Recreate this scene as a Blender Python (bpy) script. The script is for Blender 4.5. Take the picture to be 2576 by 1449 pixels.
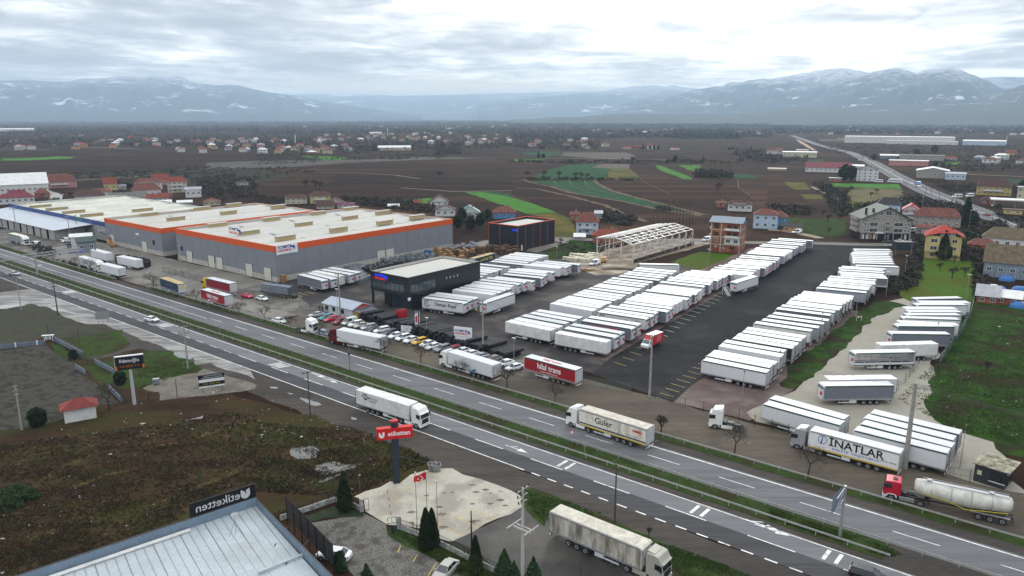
import bpy,bmesh,math,random
from mathutils import Vector,Matrix,noise
from math import sin,cos,radians,pi,hypot,atan2
random.seed(7)
R = random.Random(11)
sc = bpy.context.scene
for o in list(bpy.data.objects): bpy.data.objects.remove(o)
# ---------------------------------------------------------------- camera
F,HOR,CAMH = 1850.0,294.0,54.0          # focal length in units of a 2576 px wide frame
PITCH = math.atan((724.5 - HOR) / F)
cam = bpy.data.cameras.new('camera'); cam.lens = F / 2576 * 36; cam.sensor_width = 36
cam.clip_start = 1.0; cam.clip_end = 90000
camo = bpy.data.objects.new('camera',cam); sc.collection.objects.link(camo)
camo.location = (0,0,CAMH); camo.rotation_euler = (pi / 2 - PITCH,0,0); sc.camera = camo
# ---------------------------------------------------------------- exposure, sky, sun
sc.view_settings.view_transform = 'Standard'; sc.view_settings.look = 'None'
sc.view_settings.exposure = 0.0; sc.view_settings.gamma = 1; sc.view_settings.use_curve_mapping = False
sc.render.engine = 'CYCLES'; cy = sc.cycles
cy.use_denoising = True; cy.max_bounces = 5; cy.diffuse_bounces = 2; cy.glossy_bounces = 2
cy.transparent_max_bounces = 6; cy.transmission_bounces = 3; cy.volume_bounces = 1; cy.caustics_reflective = False; cy.caustics_refractive = False
SUN_AZ,SUN_EL = radians(17),radians(24)   # azimuth measured from +Y towards +X
sunv = Vector((sin(SUN_AZ) * cos(SUN_EL),cos(SUN_AZ) * cos(SUN_EL),sin(SUN_EL)))
sl = bpy.data.lights.new('sun','SUN'); sl.energy = 1.15; sl.angle = radians(18); sl.color = (1,.95,.87)
so = bpy.data.objects.new('sun',sl); sc.collection.objects.link(so)
so.rotation_euler = sunv.to_track_quat('Z','Y').to_euler(); so.location = (0,0,300)
w = bpy.data.worlds.new('World'); sc.world = w; w.use_nodes = True
nt = w.node_tree; nt.nodes.clear()
def N(t,**k):
 n = nt.nodes.new(t)
 for a,b in k.items():
  if a == 'inp':
   for i,v in b.items(): n.inputs[i].default_value = v
  else: setattr(n,a,b)
 return n
def lk(a,b): nt.links.new(a,b)
def mth(op,a,b=None,c=None,clamp=False):
 n = nt.nodes.new('ShaderNodeMath'); n.operation = op; n.use_clamp = clamp
 for i,v in enumerate((a,b,c)):
  if v is None: continue
  if hasattr(v,'links'): nt.links.new(v,n.inputs[i])
  else: n.inputs[i].default_value = v
 return n.outputs[0]
tc = N('ShaderNodeTexCoord'); sep = N('ShaderNodeSeparateXYZ'); lk(tc.outputs['Generated'],sep.inputs[0])
dx,dy,dz = sep.outputs
zz = mth('ADD',mth('MAXIMUM',dz,0.0),0.055)
cmb = N('ShaderNodeCombineXYZ'); lk(mth('DIVIDE',dx,zz),cmb.inputs[0]); lk(mth('DIVIDE',dy,zz),cmb.inputs[1])
def cloudnoise(scale,detail,off,dist=.3):
 mp = N('ShaderNodeMapping'); lk(cmb.outputs[0],mp.inputs[0]); mp.inputs['Location'].default_value = off
 mp.inputs['Scale'].default_value = (scale,scale * .8,1)
 n = N('ShaderNodeTexNoise'); n.inputs['Scale'].default_value = 1; n.inputs['Detail'].default_value = detail
 n.inputs['Roughness'].default_value = .55; n.inputs['Distortion'].default_value = dist; lk(mp.outputs[0],n.inputs['Vector'])
 return n.outputs['Fac']
n1 = cloudnoise(.75,8,(3.1,1.4,0)); n2 = cloudnoise(2.8,8,(7.7,2.2,0),.8); n3 = cloudnoise(.28,3,(1.3,8.2,0))
cl = mth('ADD',mth('MULTIPLY',n1,.5),mth('ADD',mth('MULTIPLY',n2,.2),mth('MULTIPLY',n3,.3)))
# bright break in the cloud around the hidden sun: stronger towards that direction
az = mth('ARCTAN2',dx,dy)
g1 = mth('SUBTRACT',az,radians(18)); g1 = mth('DIVIDE',g1,radians(17)); g1 = mth('POWER',2.718,mth('MULTIPLY',mth('MULTIPLY',g1,g1),-1.0))
g2 = mth('SUBTRACT',dz,.1); g2 = mth('DIVIDE',g2,.13); g2 = mth('POWER',2.718,mth('MULTIPLY',mth('MULTIPLY',g2,g2),-1.0))
glow = mth('MULTIPLY',g1,g2)
v = mth('ADD',mth('MULTIPLY',mth('SUBTRACT',cl,.5),5.2),mth('MULTIPLY',glow,.62)); v = mth('ADD',v,.40,clamp=True)
ramp = N('ShaderNodeValToRGB'); lk(v,ramp.inputs[0]); e = ramp.color_ramp.elements
e[0].position = 0; e[0].color = (.56,.60,.66,1); e[1].position = 1; e[1].color = (2.1,2.05,1.95,1)
for p_,c_ in ((.3,(.72,.76,.82,1)),(.5,(.95,.985,1.02,1)),(.75,(1.4,1.4,1.37,1))):
 q_ = e.new(p_); q_.color = c_
# overcast skies brighten towards the zenith
zen = mth('ADD',1.0,mth('MULTIPLY',mth('MULTIPLY',mth('MAXIMUM',mth('SUBTRACT',dz,.12),0.0),1.6),1.0))
# warm low band above the hills
wb = mth('DIVIDE',mth('SUBTRACT',dz,.036),.014); wb = mth('POWER',2.718,mth('MULTIPLY',mth('MULTIPLY',wb,wb),-1.0))
wa = mth('DIVIDE',mth('ADD',az,.10),.28); wa = mth('POWER',2.718,mth('MULTIPLY',mth('MULTIPLY',wa,wa),-1.0))
wf = mth('MULTIPLY',mth('MULTIPLY',wb,wa),mth('ADD',.5,n2),clamp=True)
mx = N('ShaderNodeMix',data_type='RGBA'); lk(wf,mx.inputs['Factor']); lk(ramp.outputs[0],mx.inputs['A']); mx.inputs['B'].default_value = (1.45,1.3,1.05,1)
bgc = N('ShaderNodeBackground'); lk(mx.outputs['Result'],bgc.inputs[0]); lk(zen,bgc.inputs[1])
sky = N('ShaderNodeTexSky',sky_type='NISHITA'); sky.sun_disc = False; sky.sun_elevation = SUN_EL; sky.sun_rotation = SUN_AZ
bgs = N('ShaderNodeBackground'); lk(sky.outputs[0],bgs.inputs[0]); bgs.inputs[1].default_value = 0.1
mxs = N('ShaderNodeMixShader'); mxs.inputs[0].default_value = .93; lk(bgs.outputs[0],mxs.inputs[1]); lk(bgc.outputs[0],mxs.inputs[2])
wo = N('ShaderNodeOutputWorld'); lk(mxs.outputs[0],wo.inputs[0])
# ---------------------------------------------------------------- helpers
def G(u,v,z=0.0):
 """ground point (height z) seen at photo position u, v (2576 wide)"""
 x = u - 1288; y = v - 724.5
 d = (x,F * cos(PITCH) - y * sin(PITCH),-F * sin(PITCH) - y * cos(PITCH))
 t = (z - CAMH) / d[2]
 return Vector((d[0] * t,d[1] * t))
def HT(u,vb,vt):
 P = G(u,vb); a = (724.5 - vt) / F
 return CAMH + (a * P.y * cos(PITCH) - P.y * sin(PITCH)) / (cos(PITCH) + a * sin(PITCH))
def mpp(u,v): return G(u,v).length / F * 1.02
TH = radians(-38.5); TX = Vector((cos(TH),sin(TH))); NX = Vector((-sin(TH),cos(TH)))
def S(s,n): return TX * s + NX * n
def crop(ox,oy,k): return lambda x,y: (ox / 1.59 + x * k,oy / 1.59 + y * k)
K1,K4 = 720 / 2576 / 1.59,.25
r1 = crop(1640,980,K1); r2 = crop(1980,1030,K1); r3 = crop(2560,930,K1); r4 = crop(2960,970,K1); r5 = crop(2760,1200,K1); r6 = crop(3200,1160,K1)
a1 = crop(0,700,K4); a2 = crop(1024,700,K4); a3 = crop(2048,700,K4); a4 = crop(3072,700,K4)
b1 = crop(0,1200,K4); b2 = crop(1024,1200,K4); b3 = crop(2048,1200,K4); b4 = crop(3072,1200,K4)
d1 = crop(0,1728,K4); d2 = crop(1024,1728,K4); d3 = crop(2048,1728,K4); d4 = crop(3072,1728,K4)
h1 = crop(0,250,K4); h2 = crop(1024,250,K4); h3 = crop(2048,250,K4); h4 = crop(3072,250,K4)
cA = crop(1100,1160,600 / 2576 / 1.59); cB = crop(1650,1250,600 / 2576 / 1.59); cC = crop(1000,1000,640 / 1456 / 1.59)
cD = crop(3000,1560,900 / 2576 / 1.59); cE = crop(280,640,720 / 1456 / 1.59); cF = crop(0,640,500 / 1456 / 1.59); cL = crop(0,880,K1)
cR = crop(3380,700,716 / 2574 / 1.59)
col = sc.collection
def hx(s):
 f = lambda c: c / 12.92 if c <= .04045 else ((c + .055) / 1.055) ** 2.4
 return tuple(f(int(s[i:i + 2],16) / 255) for i in (0,2,4))
MATS = {}
def M(name,c,rough=.75,var=.12,scale=1.5,metal=0.,bump=0.,c2=None,c3=None,det=5,spec=.3,stretch=None,thr=(.35,.65),emit=None,bscale=None,small=None):
 """procedural material: colour mottled by noise laid out in metres"""
 if name in MATS: return MATS[name]
 if isinstance(c,str): c = hx(c)
 c2 = tuple(min(1,x * (1 - var)) for x in c) if c2 is None else (hx(c2) if isinstance(c2,str) else c2)
 cc = tuple(min(1,x * (1 + var)) for x in c) if c3 is None else c
 m = bpy.data.materials.new(name); m.use_nodes = True; t = m.node_tree; n = t.nodes; L = t.links
 b = n['Principled BSDF']; b.inputs['Roughness'].default_value = rough; b.inputs['Metallic'].default_value = metal
 b.inputs['Specular IOR Level'].default_value = spec
 g = n.new('ShaderNodeNewGeometry'); mp = n.new('ShaderNodeMapping'); L.new(g.outputs['Position'],mp.inputs[0])
 if stretch:
  mp.inputs['Rotation'].default_value = (0,0,stretch[0]); mp.inputs['Scale'].default_value = stretch[1]
 nz = n.new('ShaderNodeTexNoise'); nz.inputs['Scale'].default_value = scale; nz.inputs['Detail'].default_value = det
 nz.inputs['Roughness'].default_value = .65; L.new(mp.outputs[0],nz.inputs['Vector'])
 r = n.new('ShaderNodeValToRGB'); L.new(nz.outputs['Fac'],r.inputs[0]); el = r.color_ramp.elements
 el[0].position,el[1].position = thr; el[0].color = (*c2,1); el[1].color = (*cc,1)
 out = r.outputs[0]
 if c3 is not None:
  c3 = hx(c3) if isinstance(c3,str) else c3
  n2_ = n.new('ShaderNodeTexNoise'); n2_.inputs['Scale'].default_value = scale * (small or .17); n2_.inputs['Detail'].default_value = 4
  mp2 = n.new('ShaderNodeMapping'); mp2.inputs['Location'].default_value = (31,17,5); L.new(mp.outputs[0],mp2.inputs[0]); L.new(mp2.outputs[0],n2_.inputs['Vector'])
  r2_ = n.new('ShaderNodeValToRGB'); L.new(n2_.outputs['Fac'],r2_.inputs[0]); r2_.color_ramp.elements[0].position = .48; r2_.color_ramp.elements[1].position = .62
  mi = n.new('ShaderNodeMix'); mi.data_type = 'RGBA'; L.new(r2_.outputs[0],mi.inputs['Factor']); L.new(out,mi.inputs['A']); mi.inputs['B'].default_value = (*c3,1)
  # keep fine grain in the second colour too
  out = mi.outputs['Result']
 nf = n.new('ShaderNodeTexNoise'); nf.inputs['Scale'].default_value = scale * 7.3; nf.inputs['Detail'].default_value = 3; L.new(mp.outputs[0],nf.inputs['Vector'])
 mr = n.new('ShaderNodeMapRange'); L.new(nf.outputs['Fac'],mr.inputs[0]); mr.inputs[1].default_value = .25; mr.inputs[2].default_value = .75
 k = min(.22,max(.02,var * .9))
 mr.inputs[3].default_value = 1 - k; mr.inputs[4].default_value = 1 + k
 mu = n.new('ShaderNodeMix'); mu.data_type = 'RGBA'; mu.blend_type = 'MULTIPLY'; mu.inputs['Factor'].default_value = 1
 L.new(out,mu.inputs['A']); L.new(mr.outputs[0],mu.inputs['B']); L.new(mu.outputs['Result'],b.inputs['Base Color'])
 if bump:
  bp = n.new('ShaderNodeBump'); bp.inputs['Strength'].default_value = .8; bp.inputs['Distance'].default_value = bump
  L.new((nf if bscale is None else nz).outputs['Fac'],bp.inputs['Height']); L.new(bp.outputs[0],b.inputs['Normal'])
 if emit:
  b.inputs['Emission Color'].default_value = (*emit[0],1); b.inputs['Emission Strength'].default_value = emit[1]
 MATS[name] = m; return m
def P(name,c,rough=.45,var=.04,metal=0.,spec=.4): return M(name,c,rough,var,2.0,metal,spec=spec,det=3)
class MB:
 def __init__(s): s.v = []; s.f = []; s.m = []
 def add(s,vs,fs,m=0,T=None):
  o = len(s.v)
  s.v += [tuple(T @ Vector(q)) for q in vs] if T else [tuple(q) for q in vs]
  for f in fs: s.f.append([i + o for i in f]); s.m.append(m)
  return s
 def box(s,x0,x1,y0,y1,z0,z1,m=0,T=None):
  return s.add([(x0,y0,z0),(x1,y0,z0),(x1,y1,z0),(x0,y1,z0),(x0,y0,z1),(x1,y0,z1),(x1,y1,z1),(x0,y1,z1)],
      [(0,3,2,1),(4,5,6,7),(0,1,5,4),(1,2,6,5),(2,3,7,6),(3,0,4,7)],m,T)
 def prism(s,pts,z0,z1,m=0,T=None,top=None):
  k = len(pts); vs = [(p[0],p[1],z0) for p in pts] + [(p[0],p[1],z1) for p in pts]
  if sum(pts[i][0] * pts[(i + 1) % k][1] - pts[(i + 1) % k][0] * pts[i][1] for i in range(k)) < 0:
   vs = [(p[0],p[1],z0) for p in pts[::-1]] + [(p[0],p[1],z1) for p in pts[::-1]]
  s.add(vs,[tuple(range(k))[::-1]] + [(i,(i + 1) % k,k + (i + 1) % k,k + i) for i in range(k)],m,T)
  s.add(vs[k:],[tuple(range(k))],m if top is None else top,T); return s
 def xz(s,pts,y0,y1,m=0,T=None):
  k = len(pts); vs = [(p[0],y0,p[1]) for p in pts] + [(p[0],y1,p[1]) for p in pts]
  if sum(pts[i][0] * pts[(i + 1) % k][1] - pts[(i + 1) % k][0] * pts[i][1] for i in range(k)) < 0: vs = vs[k:] + vs[:k]
  return s.add(vs,[tuple(range(k)),tuple(range(k,2 * k))[::-1]] + [(i,k + i,k + (i + 1) % k,(i + 1) % k) for i in range(k)],m,T)
 def tube(s,p,q,ra,rb=None,n=6,m=0,cap=True):
  rb = ra if rb is None else rb; p,q = Vector(p),Vector(q); d = (q - p)
  if d.length < 1e-6: return s
  d.normalize(); a = d.orthogonal().normalized(); b = d.cross(a)
  vs = [p + (a * cos(2 * pi * i / n) + b * sin(2 * pi * i / n)) * ra for i in range(n)] + [q + (a * cos(2 * pi * i / n) + b * sin(2 * pi * i / n)) * rb for i in range(n)]
  fs = [(i,(i + 1) % n,n + (i + 1) % n,n + i) for i in range(n)]
  if cap: fs += [tuple(range(n))[::-1],tuple(range(n,2 * n))]
  return s.add(vs,fs,m)
 def beam(s,p,q,w,m=0): return s.tube(p,q,w * .7,n=4,m=m)
 def quad(s,a,b,c,d,m=0): return s.add([a,b,c,d],[(0,1,2,3)],m)
 def mesh(s,name,mats,bevel=0,smooth=False):
  me = bpy.data.meshes.new(name); me.from_pydata(s.v,[],s.f)
  for x in (mats if isinstance(mats,(list,tuple)) else [mats]): me.materials.append(x)
  if len(me.materials) > 1: me.polygons.foreach_set('material_index',s.m)
  if bevel:
   bm = bmesh.new(); bm.from_mesh(me); bmesh.ops.remove_doubles(bm,verts=bm.verts,dist=1e-4)
   bmesh.ops.bevel(bm,geom=[e for e in bm.edges if len(e.link_faces) == 2 and e.calc_face_angle(0) > .3],offset=bevel,segments=2,affect='EDGES',profile=.5)
   bm.to_mesh(me); bm.free()
  if smooth: me.polygons.foreach_set('use_smooth',[True] * len(me.polygons))
  me.update(); return me
def ob(name,data,parent=None,loc=(0,0,0),rz=0,label=None,cat=None,group=None,kind=None):
 o = bpy.data.objects.new(name,data); col.objects.link(o); o.location = loc; o.rotation_euler = (0,0,rz)
 if parent is not None: o.parent = parent
 if label: o['label'] = label
 if cat: o['category'] = cat
 if group: o['group'] = group
 if kind: o['kind'] = kind
 return o
def L3(p,z=0.): return (p[0],p[1],z)
def thing(name,label,cat,p=(0,0),rz=0,group=None,z=0.): return ob(name,None,None,L3(p,z),rz,label,cat,group)
def part(name,mb,mats,parent,**k):
 return ob(name,mb.mesh(name,mats,k.pop('bevel',0),k.pop('smooth',False)) if isinstance(mb,MB) else mb,parent,**k)
def struct(name,mb,mats,label=None): return ob(name,mb.mesh(name,mats),None,label=label,kind='structure')
ZN = [0]
def sheet(name,pts,z,mat,jit=0.,step=4.,kind='structure',label=None):
 ZN[0] += 1; z += ZN[0] * .00012
 pts = [Vector(p) for p in pts]; out = []
 if jit:
  for i,a in enumerate(pts):
   b = pts[(i + 1) % len(pts)]; k = max(1,int((b - a).length / step)); nn = (b - a).orthogonal().normalized() if (b - a).length > 0 else Vector((0,0))
   for j in range(k):
    q = a.lerp(b,j / k); f = noise.noise(Vector((q.x / step * .45,q.y / step * .45,z * 9))) + .5 * noise.noise(Vector((q.x / step * 1.3,q.y / step * 1.3,3)))
    out.append(q + nn * f * jit * 1.6)
 else: out = pts
 me = bpy.data.meshes.new(name)
 ar = sum(out[i].x * out[(i + 1) % len(out)].y - out[(i + 1) % len(out)].x * out[i].y for i in range(len(out)))
 if ar < 0: out = out[::-1]
 me.from_pydata([(p.x,p.y,z) for p in out],[],[tuple(range(len(out)))]); me.materials.append(mat)
 return ob(name,me,kind=kind,label=label)
def ribbon(name,pts,wid,z,mat,jit=0.,step=5.,kind='structure',label=None):
 ZN[0] += 1; z += ZN[0] * .00012
 pts = [Vector(p) for p in pts]; l,r = [],[]; q = []
 for i in range(len(pts) - 1):
  k = max(1,int((pts[i + 1] - pts[i]).length / step))
  q += [pts[i].lerp(pts[i + 1],j / k) for j in range(k)]
 q.append(pts[-1])
 for i,p in enumerate(q):
  d = (q[min(i + 1,len(q) - 1)] - q[max(i - 1,0)]).normalized(); nn = Vector((-d.y,d.x))
  w1 = wid / 2 + (noise.noise(Vector((p.x * .11,p.y * .11,1))) * jit if jit else 0); w2 = wid / 2 + (noise.noise(Vector((p.x * .13,p.y * .13,7))) * jit if jit else 0)
  l.append(p + nn * max(w1,.05)); r.append(p - nn * max(w2,.05))
 k = len(q); mb = MB(); mb.add([L3(p,z) for p in l] + [L3(p,z) for p in r],[(i + 1,i,k + i,k + i + 1) for i in range(k - 1)])
 return ob(name,mb.mesh(name,mat),kind=kind,label=label)
def px(f,*pts): return [G(*f(*p)) for p in pts]
ORD = 'first second third fourth fifth sixth seventh eighth ninth tenth eleventh twelfth thirteenth fourteenth fifteenth sixteenth seventeenth eighteenth nineteenth twentieth'.split()
TENS = ['','','twent','thirt','fort','fift','sixt','sevent','eight']
def ordw(i): return ORD[i] if i < 20 else (TENS[(i + 1) // 10] + 'ieth' if (i + 1) % 10 == 0 else TENS[(i + 1) // 10] + 'y-' + ORD[i % 10])
def copytree(o,parent=None):
 c = o.copy(); col.objects.link(c)
 if parent is not None: c.parent = parent
 for ch in KIDS.get(o.name,()): copytree_child(ch,c)
 return c
KIDS = {}
def lettering(parent,txt,size,loc,rot,mat,bold=0.,name='lettering',sx=1.,align='CENTER',shear=0.):
 cu = bpy.data.curves.new(name,'FONT'); cu.body = txt; cu.size = size; cu.align_x = align; cu.align_y = 'CENTER'; cu.extrude = .006; cu.offset = bold; cu.resolution_u = 2; cu.shear = shear
 cu.materials.append(mat); o = bpy.data.objects.new(name,cu); col.objects.link(o); o.parent = parent; o.location = loc; o.rotation_euler = rot; o.scale = (sx,1,1)
 return o
# ---------------------------------------------------------------- ground materials
asph = M('asphalt worn',(.085,.088,.095),.55,.14,.35,stretch=(TH,(.12,1.2,1)),bump=.01,spec=.08)
asph_l = M('asphalt pale lane',(.1505,.1531,.1565),.8,.12,.3,stretch=(-TH,(.06,1.3,1)),bump=.01,spec=.08)
asph_d = M('asphalt dark lane',(.06,.06,.063),.8,.2,.3,stretch=(-TH,(.05,1.3,1)),bump=.01,spec=.08)
asph_m = M('asphalt grey carriageway',(.13,.13,.135),.8,.16,.3,stretch=(-TH,(.05,1.4,1)),bump=.01,spec=.08)
asph_n = M('new asphalt',(.022,.022,.0235),.9,.25,.25,c3=(.031,.031,.0325),small=.4,bump=.01,spec=.06)
asph_y = M('yard asphalt',(.05,.045,.045),.8,.35,.35,c3=(.085,.074,.066),small=.35,bump=.01,spec=.08)
shoulder = M('dirty shoulder',(.0756,.0662,.0576),.85,.3,.5,c3=(.0504,.0446,.0396),stretch=(-TH,(.15,1,1)),bump=.02,spec=.04)
dirt = M('muddy service road',(.1275,.108,.0808),.8,.3,.4,c3=(.0723,.062,.0493),stretch=(-TH,(.12,1,1)),bump=.03,spec=.04)
conc = M('yard concrete',(.215,.2,.175),.8,.2,.25,c3=(.15,.14,.125),small=.4,bump=.01,spec=.04)
gpink = M('reddish gravel',(.1305,.0945,.0855),.95,.3,2.2,c3=(.171,.135,.1215),bump=.03,small=.05,spec=.04)
gpale = M('pale gravel',(.31,.29,.24),.95,.14,.5,c3=(.27,.25,.2),bump=.03,spec=.04)
apron = M('concrete apron',(.4224,.3968,.3264),.85,.15,.5,c3=(.2816,.256,.2112),bump=.01,small=.5,spec=.04)
paver = M('mossy pavers',(.0864,.0792,.0684),.9,.5,4.5,c2=(.0252,.0234,.0198),c3=(.0324,.0306,.0234),small=.12,bump=.03,thr=(.4,.6),spec=.04)
soil = M('ploughed soil',(.023,.012,.0075),.95,.35,.05,c3=(.04,.021,.012),small=.3,bump=.12,det=8,spec=.04)
soil2 = M('ploughed soil furrowed',(.027,.015,.0095),.95,.35,.25,c3=(.045,.027,.016),small=.2,bump=.12,stretch=(.9,(.08,1,1)),spec=.04)
waste = M('weedy waste ground',(.05,.029,.016),.95,.5,.22,c2=(.022,.013,.008),c3=(.038,.032,.011),bump=.12,det=9,small=.45,stretch=(.25,(.45,1,1)),spec=.04)
grass_d = M('verge grass',(0.039,0.064,0.017),.95,.4,.5,c3=(.035,.0319,.015),bump=.06,small=.4,spec=.04)
meadow = M('rough meadow',(.03,.07,.008),.95,.5,.3,c2=(.01,.022,.006),c3=(.026,.02,.01),bump=.1,det=9,small=.5,spec=.04)
lawn = M('bright lawn',(0.058,0.117,0.011),.95,.3,.3,c3=(.06,.078,.009),bump=.05,spec=.04)
f_teal = M('winter wheat',(0.016,0.056,0.022),.95,.22,.08,bump=.05,spec=.04)
f_green = M('bright crop',(0.048,0.144,0.021),.95,.25,.12,bump=.05,spec=.04)
f_olive = M('olive stubble',(0.105,0.091,0.020),.95,.22,.2,c3=(.0455,.0553,.013),bump=.05,spec=.04)
f_straw = M('dry grassland',(0.137,0.114,0.059),.95,.28,.12,c3=(.049,.056,.021),bump=.08,small=.5,spec=.04)
strawline = M('dry weeds strip',(.119,.0875,.0595),.95,.4,.5,bump=.1,spec=.04)
tanroad = M('tan track',(.26,.22,.16),.9,.2,.2,spec=.04)
scrub = M('bare scrub ground',(.036,.0288,.024),.95,.4,.1,c3=(.027,.03,.0144),bump=.15,det=9,spec=.04)
paint_w = M('road paint',(.5,.5,.48),.6,.3,.6,c2=(.26,.26,.26),thr=(.3,.5))
paint_y = M('yellow paint',(.45,.34,.09),.7,.3,.8)
puddle = M('wet puddle',(.13,.13,.125),.06,.2,.3,spec=.7)
mudpale = M('pale wet mud',(.27,.26,.245),.5,.2,.5,c2=(.1,.09,.08),c3=(.09,.082,.072),small=.35,stretch=(.2,(.22,1,1)),bump=.03,thr=(.42,.56))
# ---------------------------------------------------------------- terrain
def bigdisc():
 mb = MB(); rs = [0,30,80,160,320,700,1500,3500,9000,20000,40000,70000]; k = 64
 mb.v.append((0,0,-.02))
 for r in rs[1:]:
  for i in range(k): mb.v.append((r * cos(2 * pi * i / k),r * sin(2 * pi * i / k),-.02))
 for i in range(k): mb.f.append([0,1 + i,1 + (i + 1) % k]); mb.m.append(0)
 for j in range(len(rs) - 2):
  for i in range(k):
   a = 1 + j * k; mb.f.append([a + i,a + k + i,a + k + (i + 1) % k,a + (i + 1) % k]); mb.m.append(0)
 return mb
struct('ground',bigdisc(),soil)
A2 = lambda *p: [Vector(q) for q in p]
# far fields
sheet('green_field',px(h3,(160,1170),(350,1085),(560,1032),(900,1012),(800,1060),(990,1068),(930,1180),(780,1187),(500,1180)),.06,f_teal,1.5,12)
sheet('green_field',px(h3,(930,1182),(990,1070),(1180,1072),(1240,1120),(1300,1182)),.07,f_olive,1,12)
sheet('ploughed_field',px(h3,(800,1058),(900,1020),(1180,1022),(1180,1069),(990,1067)),.05,M('lilac soil',(.07,.052,.038),.95,.2,.2),1,12)
sheet('green_field',px(h3,(200,1192),(830,1190),(870,1230),(1000,1292),(1300,1372),(1560,1442)) + px(a3,(1700,370),(1950,400),(1900,412),(1500,345)) + px(h3,(1150,1402),(850,1350),(560,1303),(400,1240),(250,1210)),.08,f_teal,1,8)
sheet('green_field',px(h3,(1450,1035),(1490,1035),(1620,1085),(1820,1160),(1815,1178),(1720,1172),(1600,1125),(1500,1090),(1455,1060)),.09,f_green,.8,10)
sheet('green_field',px(h3,(1680,1033),(1905,1037),(1880,1095),(1780,1082)),.07,f_green,1,10)
sheet('green_field',px(h3,(2000,1105),(2400,1130),(2500,1165),(2060,1160)),.07,f_teal,1,10)
sheet('green_field',px(a2,(2100,175),(2280,170)) + px(a3,(0,225),(260,305),(450,380),(150,388),(0,332)) + px(a2,(2440,290),(2250,222)),.08,f_green,1,7)
sheet('green_field',px(a2,(2260,165),(2420,170),(2576,205),(2576,222),(2400,195)),.1,f_teal,.8,7)
sheet('green_field',px(a2,(1470,258),(1760,232),(1730,285),(1600,292)),.08,f_green,1,6)
sheet('olive_field',px(a3,(150,392),(450,384),(590,440),(640,560),(670,620),(590,630),(335,625),(330,430)),.06,f_olive,.8,5)
sheet('grass_plot',px(a3,(1600,875),(1760,815),(1900,772),(2000,780),(2270,802),(2230,905),(2060,940),(1980,968),(1760,930)),.03,lawn,.6,3)
sheet('scrub_patch',px(a3,(330,700),(590,650),(720,650),(850,700),(850,800),(540,850),(360,850),(330,780),(140,775)),.03,meadow,.6,3)
sheet('green_field',px(h1,(0,968),(350,958),(600,945),(750,950),(700,970),(300,985),(0,990)),.15,f_green,3,20)
sheet('green_field',px(h2,(430,942),(700,940),(920,960),(850,980),(700,980)),.15,f_green,3,20)
sheet('green_field',px(h3,(20,975),(330,975),(280,995),(20,998)),.12,f_green,2,20)
sheet('green_field',px(h3,(90,905),(510,893),(470,925),(330,950),(150,930)),.14,f_teal,2,20)
sheet('dry_field',px(h3,(520,905),(1150,905),(1240,940),(1180,975),(820,965),(500,940)),.1,M('dull stubble',(.051,.042,.03),.95,.25,.1),2,20)
sheet('dry_field',px(h1,(0,1150),(500,1130),(900,1120),(1500,1085),(2000,1060),(2560,1070),(3000,1110),(2880,1160),(2700,1200),(2500,1250),(2100,1300),(1700,1160),(800,1190),(0,1215)),.05,scrub,3,15)
sheet('dry_field',px(h2,(-500,1010),(0,990),(500,985),(1100,975),(1700,950),(2300,960),(1700,975),(900,1005),(500,1035),(0,1060),(-500,1075)),.09,M('brush strip',(.0455,.0377,.0292),.95,.3,.05),3,20)
sheet('green_field',px(h4,(620,1215),(1330,1225),(1345,1272),(900,1258),(640,1247)),.08,f_green,1,10)
sheet('dry_field',px(h4,(840,1260),(1345,1275),(1450,1340),(1540,1395),(1250,1400),(850,1400),(800,1330)),.07,f_straw,1.5,8)
sheet('olive_field',px(h4,(150,1205),(370,1210),(430,1280),(260,1280)),.09,f_olive,.5,6)
sheet('olive_field',px(h4,(320,1325),(530,1330),(600,1376),(385,1376)),.09,f_olive,.5,6)
sheet('ploughed_field',px(h4,(265,1282),(430,1282),(520,1325),(320,1322)),.09,soil2,.5,6)
sheet('green_field',px(h4,(350,985),(540,975),(560,1005),(380,1015)),.09,f_teal,1.5,12)
sheet('green_field',px(h4,(2290,1170),(2576,1180),(2576,1225),(2400,1200)),.09,f_teal,1,12)
sheet('green_field',px(h4,(1780,1005),(1950,1000),(1900,1030),(1790,1030)),.1,f_green,1,12)
sheet('green_field',px(a4,(170,430),(780,440),(790,600),(640,640),(330,590),(170,500)),.05,meadow,1,6)
sheet('green_field',px(a4,(800,265),(1100,265),(1100,320),(800,330)),.06,lawn,1,6)
sheet('rough_meadow',px(b4,(2120,-60),(2700,-60),(2700,1600),(2300,1520),(1950,1340),(1560,1180),(1180,1110),(1330,820),(1480,640),(1750,640),(1880,330),(2080,-10)),.03,meadow,1.2,4)
sheet('garden_lawn',px(a4,(1480,780),(1560,840),(1880,860),(2060,850),(2110,1100),(2080,1290),(1470,1280),(1320,1230),(1340,1130),(1460,960)),.05,lawn,1,4)
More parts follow.
